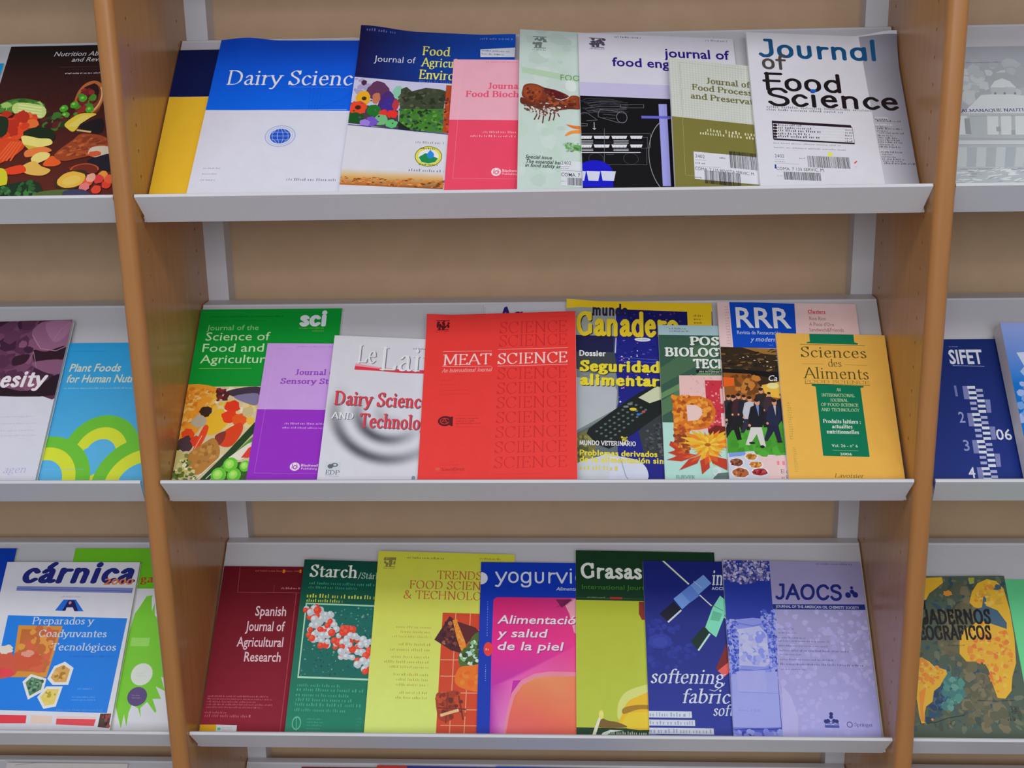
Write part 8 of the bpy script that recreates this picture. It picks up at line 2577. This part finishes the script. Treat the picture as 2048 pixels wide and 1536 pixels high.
journal('journal', 'journal with a yellow and teal relief map of continents on its front, right bay', 'journal', (222, 150, 120),
        2, (0.52333, 0.00373, 0.00051, 0.0, 0.0253), (170.0, 254.22, 6), (247, 247, 249), 'g', [], [
 ('r',(86,103,88),0,0,170,254.2),
 ('sc',[(72,98,103),(105,112,86),(74,86,72),(117,126,103),(57,88,105),(126,119,93)],420,2,8,151,15.69,254.3,166.7,254.2,162.6,25.29,-25.23,24.87,{'asp':0.5,'rot':None}),
 ('sc',[(117,112,86),(134,126,98),(103,103,81)],160,3,9,152,107.3,246.3,125.3,246.2,126,89.9,144.9,26.32,85.7,26.19,86.4,112.5,57.7,153.8,{'asp':1,'rot':None}),
 ('sc',[(45,86,122),(62,110,145),(38,69,103)],110,2,6,153,39.8,121.6,64.7,112.5,72.2,76.6,37.5,45.7,25.58,36.9,{'asp':1,'rot':None}),
 ('sc',[(86,157,145),(110,169,157),(74,134,134)],60,2,6,154,63.7,105.7,84.3,98.9,79.4,67.7,51,50.1,{'asp':1,'rot':None}),
 ('p',(249,194,54),50.5,251.6,79,252.7,79.9,244.1,67.2,234.5,57.2,227.3,51.3,217.7,44.3,215.3,29.87,225,30.9,249.3),
 ('e',(249,155,56),83.8,227.6,6.27,4.35,0,18,0.2,3),
 ('p',(181,181,74),117.1,251.2,126.2,251.6,124.7,242.6,117.8,241.4),
 ('p',(249,194,54),112.8,212.5,119.2,229.3,129.2,242.5,143.8,249,156.7,246,165.8,233.8,168.9,200.3,168.1,158.1,163.8,121.4,154.9,101.1,150.3,81,139.8,69.9,129.3,71,126,89.9,123.3,112.4,118.7,123.8,94.7,123.8,86.7,135.3,89.6,153.7,100.2,172.3,114.5,179.3,125.3,191,129.5,202.9,118.7,205.3),
 ('p',(74,110,134),120.6,202.9,129.8,205.2,135.2,224.4,140.1,226.8,135.8,207.6,151.2,200.4,161.2,181.4,159.6,172.1,141,179.2,128.6,183.9,114.9,181.7),
 ('p',(74,110,134),155.9,241.2,163.3,238.7,160.9,230.9,150,232.7),
 ('p',(241,193,62),150.6,158.2,157.4,146.6,161.9,135.1,159.1,131.7,152.2,142),
 ('p',(249,194,54),-5.27,128.6,32.2,129.7,42.4,123.9,47.9,117.1,64.5,111.3,64.8,105.7,58,96.7,52.3,87.7,42.7,81,38.3,65.5,28.7,58.8,25.3,50,23.44,36.9,26.18,33.6,18.86,34.7,17.18,45.6,17.02,67.7,15.78,90,-11.02,101.2),
 ('p',(249,155,56),10.11,128.6,32.1,129,40.2,123.9,21.07,112.5,7.34,108),
 ('p',(249,155,56),21.81,78.8,32.8,87.7,24.09,56.6,23.44,36.9,18.4,39.1),
 ('sc',[(249,155,56),(248,134,62),(249,207,85),(249,187,71)],170,1.2,4,155,104.6,172.3,128.2,181.6,161,167.4,159.5,121.4,140.9,76.6,128.4,78.8,121.9,116.9,97.6,128.4,{'asp':1,'rot':None}),
 ('sc',[(249,155,56),(249,207,85),(248,145,62)],60,1.2,4,156,5.41,126.3,40.2,123.9,60,110.2,38.4,81,19.81,87.7,{'asp':1,'rot':None}),
 ('sc',[(249,155,56),(249,211,96),(229,181,62)],60,1.2,3.5,157,116.2,217.3,143.3,246.1,163.2,231.4,163.9,209.8,139.5,210,{'asp':1,'rot':None}),
 ('e',(249,155,56),34.6,40.2,1.92,1.75,0,18,0,0),
 ('l',(38,50,62),0.8,18.8,34.3,40.5,36.9,56.3,42.4,80.4,46.8),
 ('l',(38,50,62),0.7,100.9,67.7,126.4,66.6,152.2,67.7),
 ('l',(50,62,74),0.6,78.7,191.2,95.4,212.6,102.4,214.9),
 ('t','H','CUADERNOS',9,(24,19,19),25.65,180.8,20.39,113.8,3,0),
 ('t','H','GEOGRÁFICOS',11,(24,19,19),22.44,157.2,19.2,113.7,3,0),
 ('t','H','C',1,(24,19,19),28.19,180.1,35.7,21.11,4,0),
 ('k',(62,57,57),72,146.4,96.6,149.5,1,3,0.6,0),
 ('t','s','33',2,(50,50,55),144.6,51,7.89,8.07,0.5,0),
 ('k',(50,50,55),138.5,38,150.5,43.6,1,4,0.7,0)])

journal('journal', 'dark red top edge of a journal on the cut-off lowest shelf, leftmost there', 'journal', 'journals on the lowest shelf',
        3, (-0.39613, 0.00181, 0.0005, 0.0, 0.0), (150.0, 304.4, 4), (247, 247, 249), 'g', [], [
 ('r',(133,37,50),0,0,150,304.4)])

journal('journal', 'blue journal with a red left corner on the cut-off lowest shelf', 'journal', 'journals on the lowest shelf',
        3, (-0.27038, 0.0019, 0.00636, 0.0, -0.02786), (210.0, 306.61, 4), (247, 247, 249), 'g', [], [
 ('r',(58,63,165),0,0,210,306.6),
 ('r',(231,63,58),-1.16,284.3,49,331.6)])

journal('journal', 'bright blue journal with a red corner on the cut-off lowest shelf', 'journal', 'journals on the lowest shelf',
        3, (-0.07532, 0.00228, 0.00603, 0.0, -0.02692), (205.0, 306.23, 4), (247, 247, 249), 'g', [], [
 ('r',(18,85,218),0,0,205,306.2)])

journal('journal', 'white magazine with a curved grey line, partly cut off on the lowest shelf', 'journal', 'journals on the lowest shelf',
        3, (0.20039, 0.00181, 0.0005, 0.0, 0.0), (150.0, 306.7, 4), (247, 247, 249), 'g', [], [
 ('r',(249,241,236),0,0,150,306.7),
 ('l',(165,159,159),0.8,3.42,316.8,72.3,321.4,136.7,319.7,192.6,316.2)])

journal('magazine', 'pale magazine with a faint grey curve on the lowest shelf of the left bay', 'magazine', 'journals on the lowest shelf',
        3, (-0.89241, 0.00181, 0.0005, 0.0, 0.0), (205.0, 306.7, 4), (247, 247, 249), 'g', [], [
 ('r',(239,234,234),0,0,205,306.7),
 ('l',(178,173,175),0.8,14.34,302.8,89,311.7,182.6,310.2,267.8,305.3)])

journal('journal', 'dark journal just showing at the photo bottom in the right bay', 'journal', 'journals on the lowest shelf',
        3, (0.68895, 0.00181, 0.0005, 0.0, 0.0), (160.0, 306.7, 4), (247, 247, 249), 'g', [], [
 ('r',(63,45,50),0,0,160,306.7)])
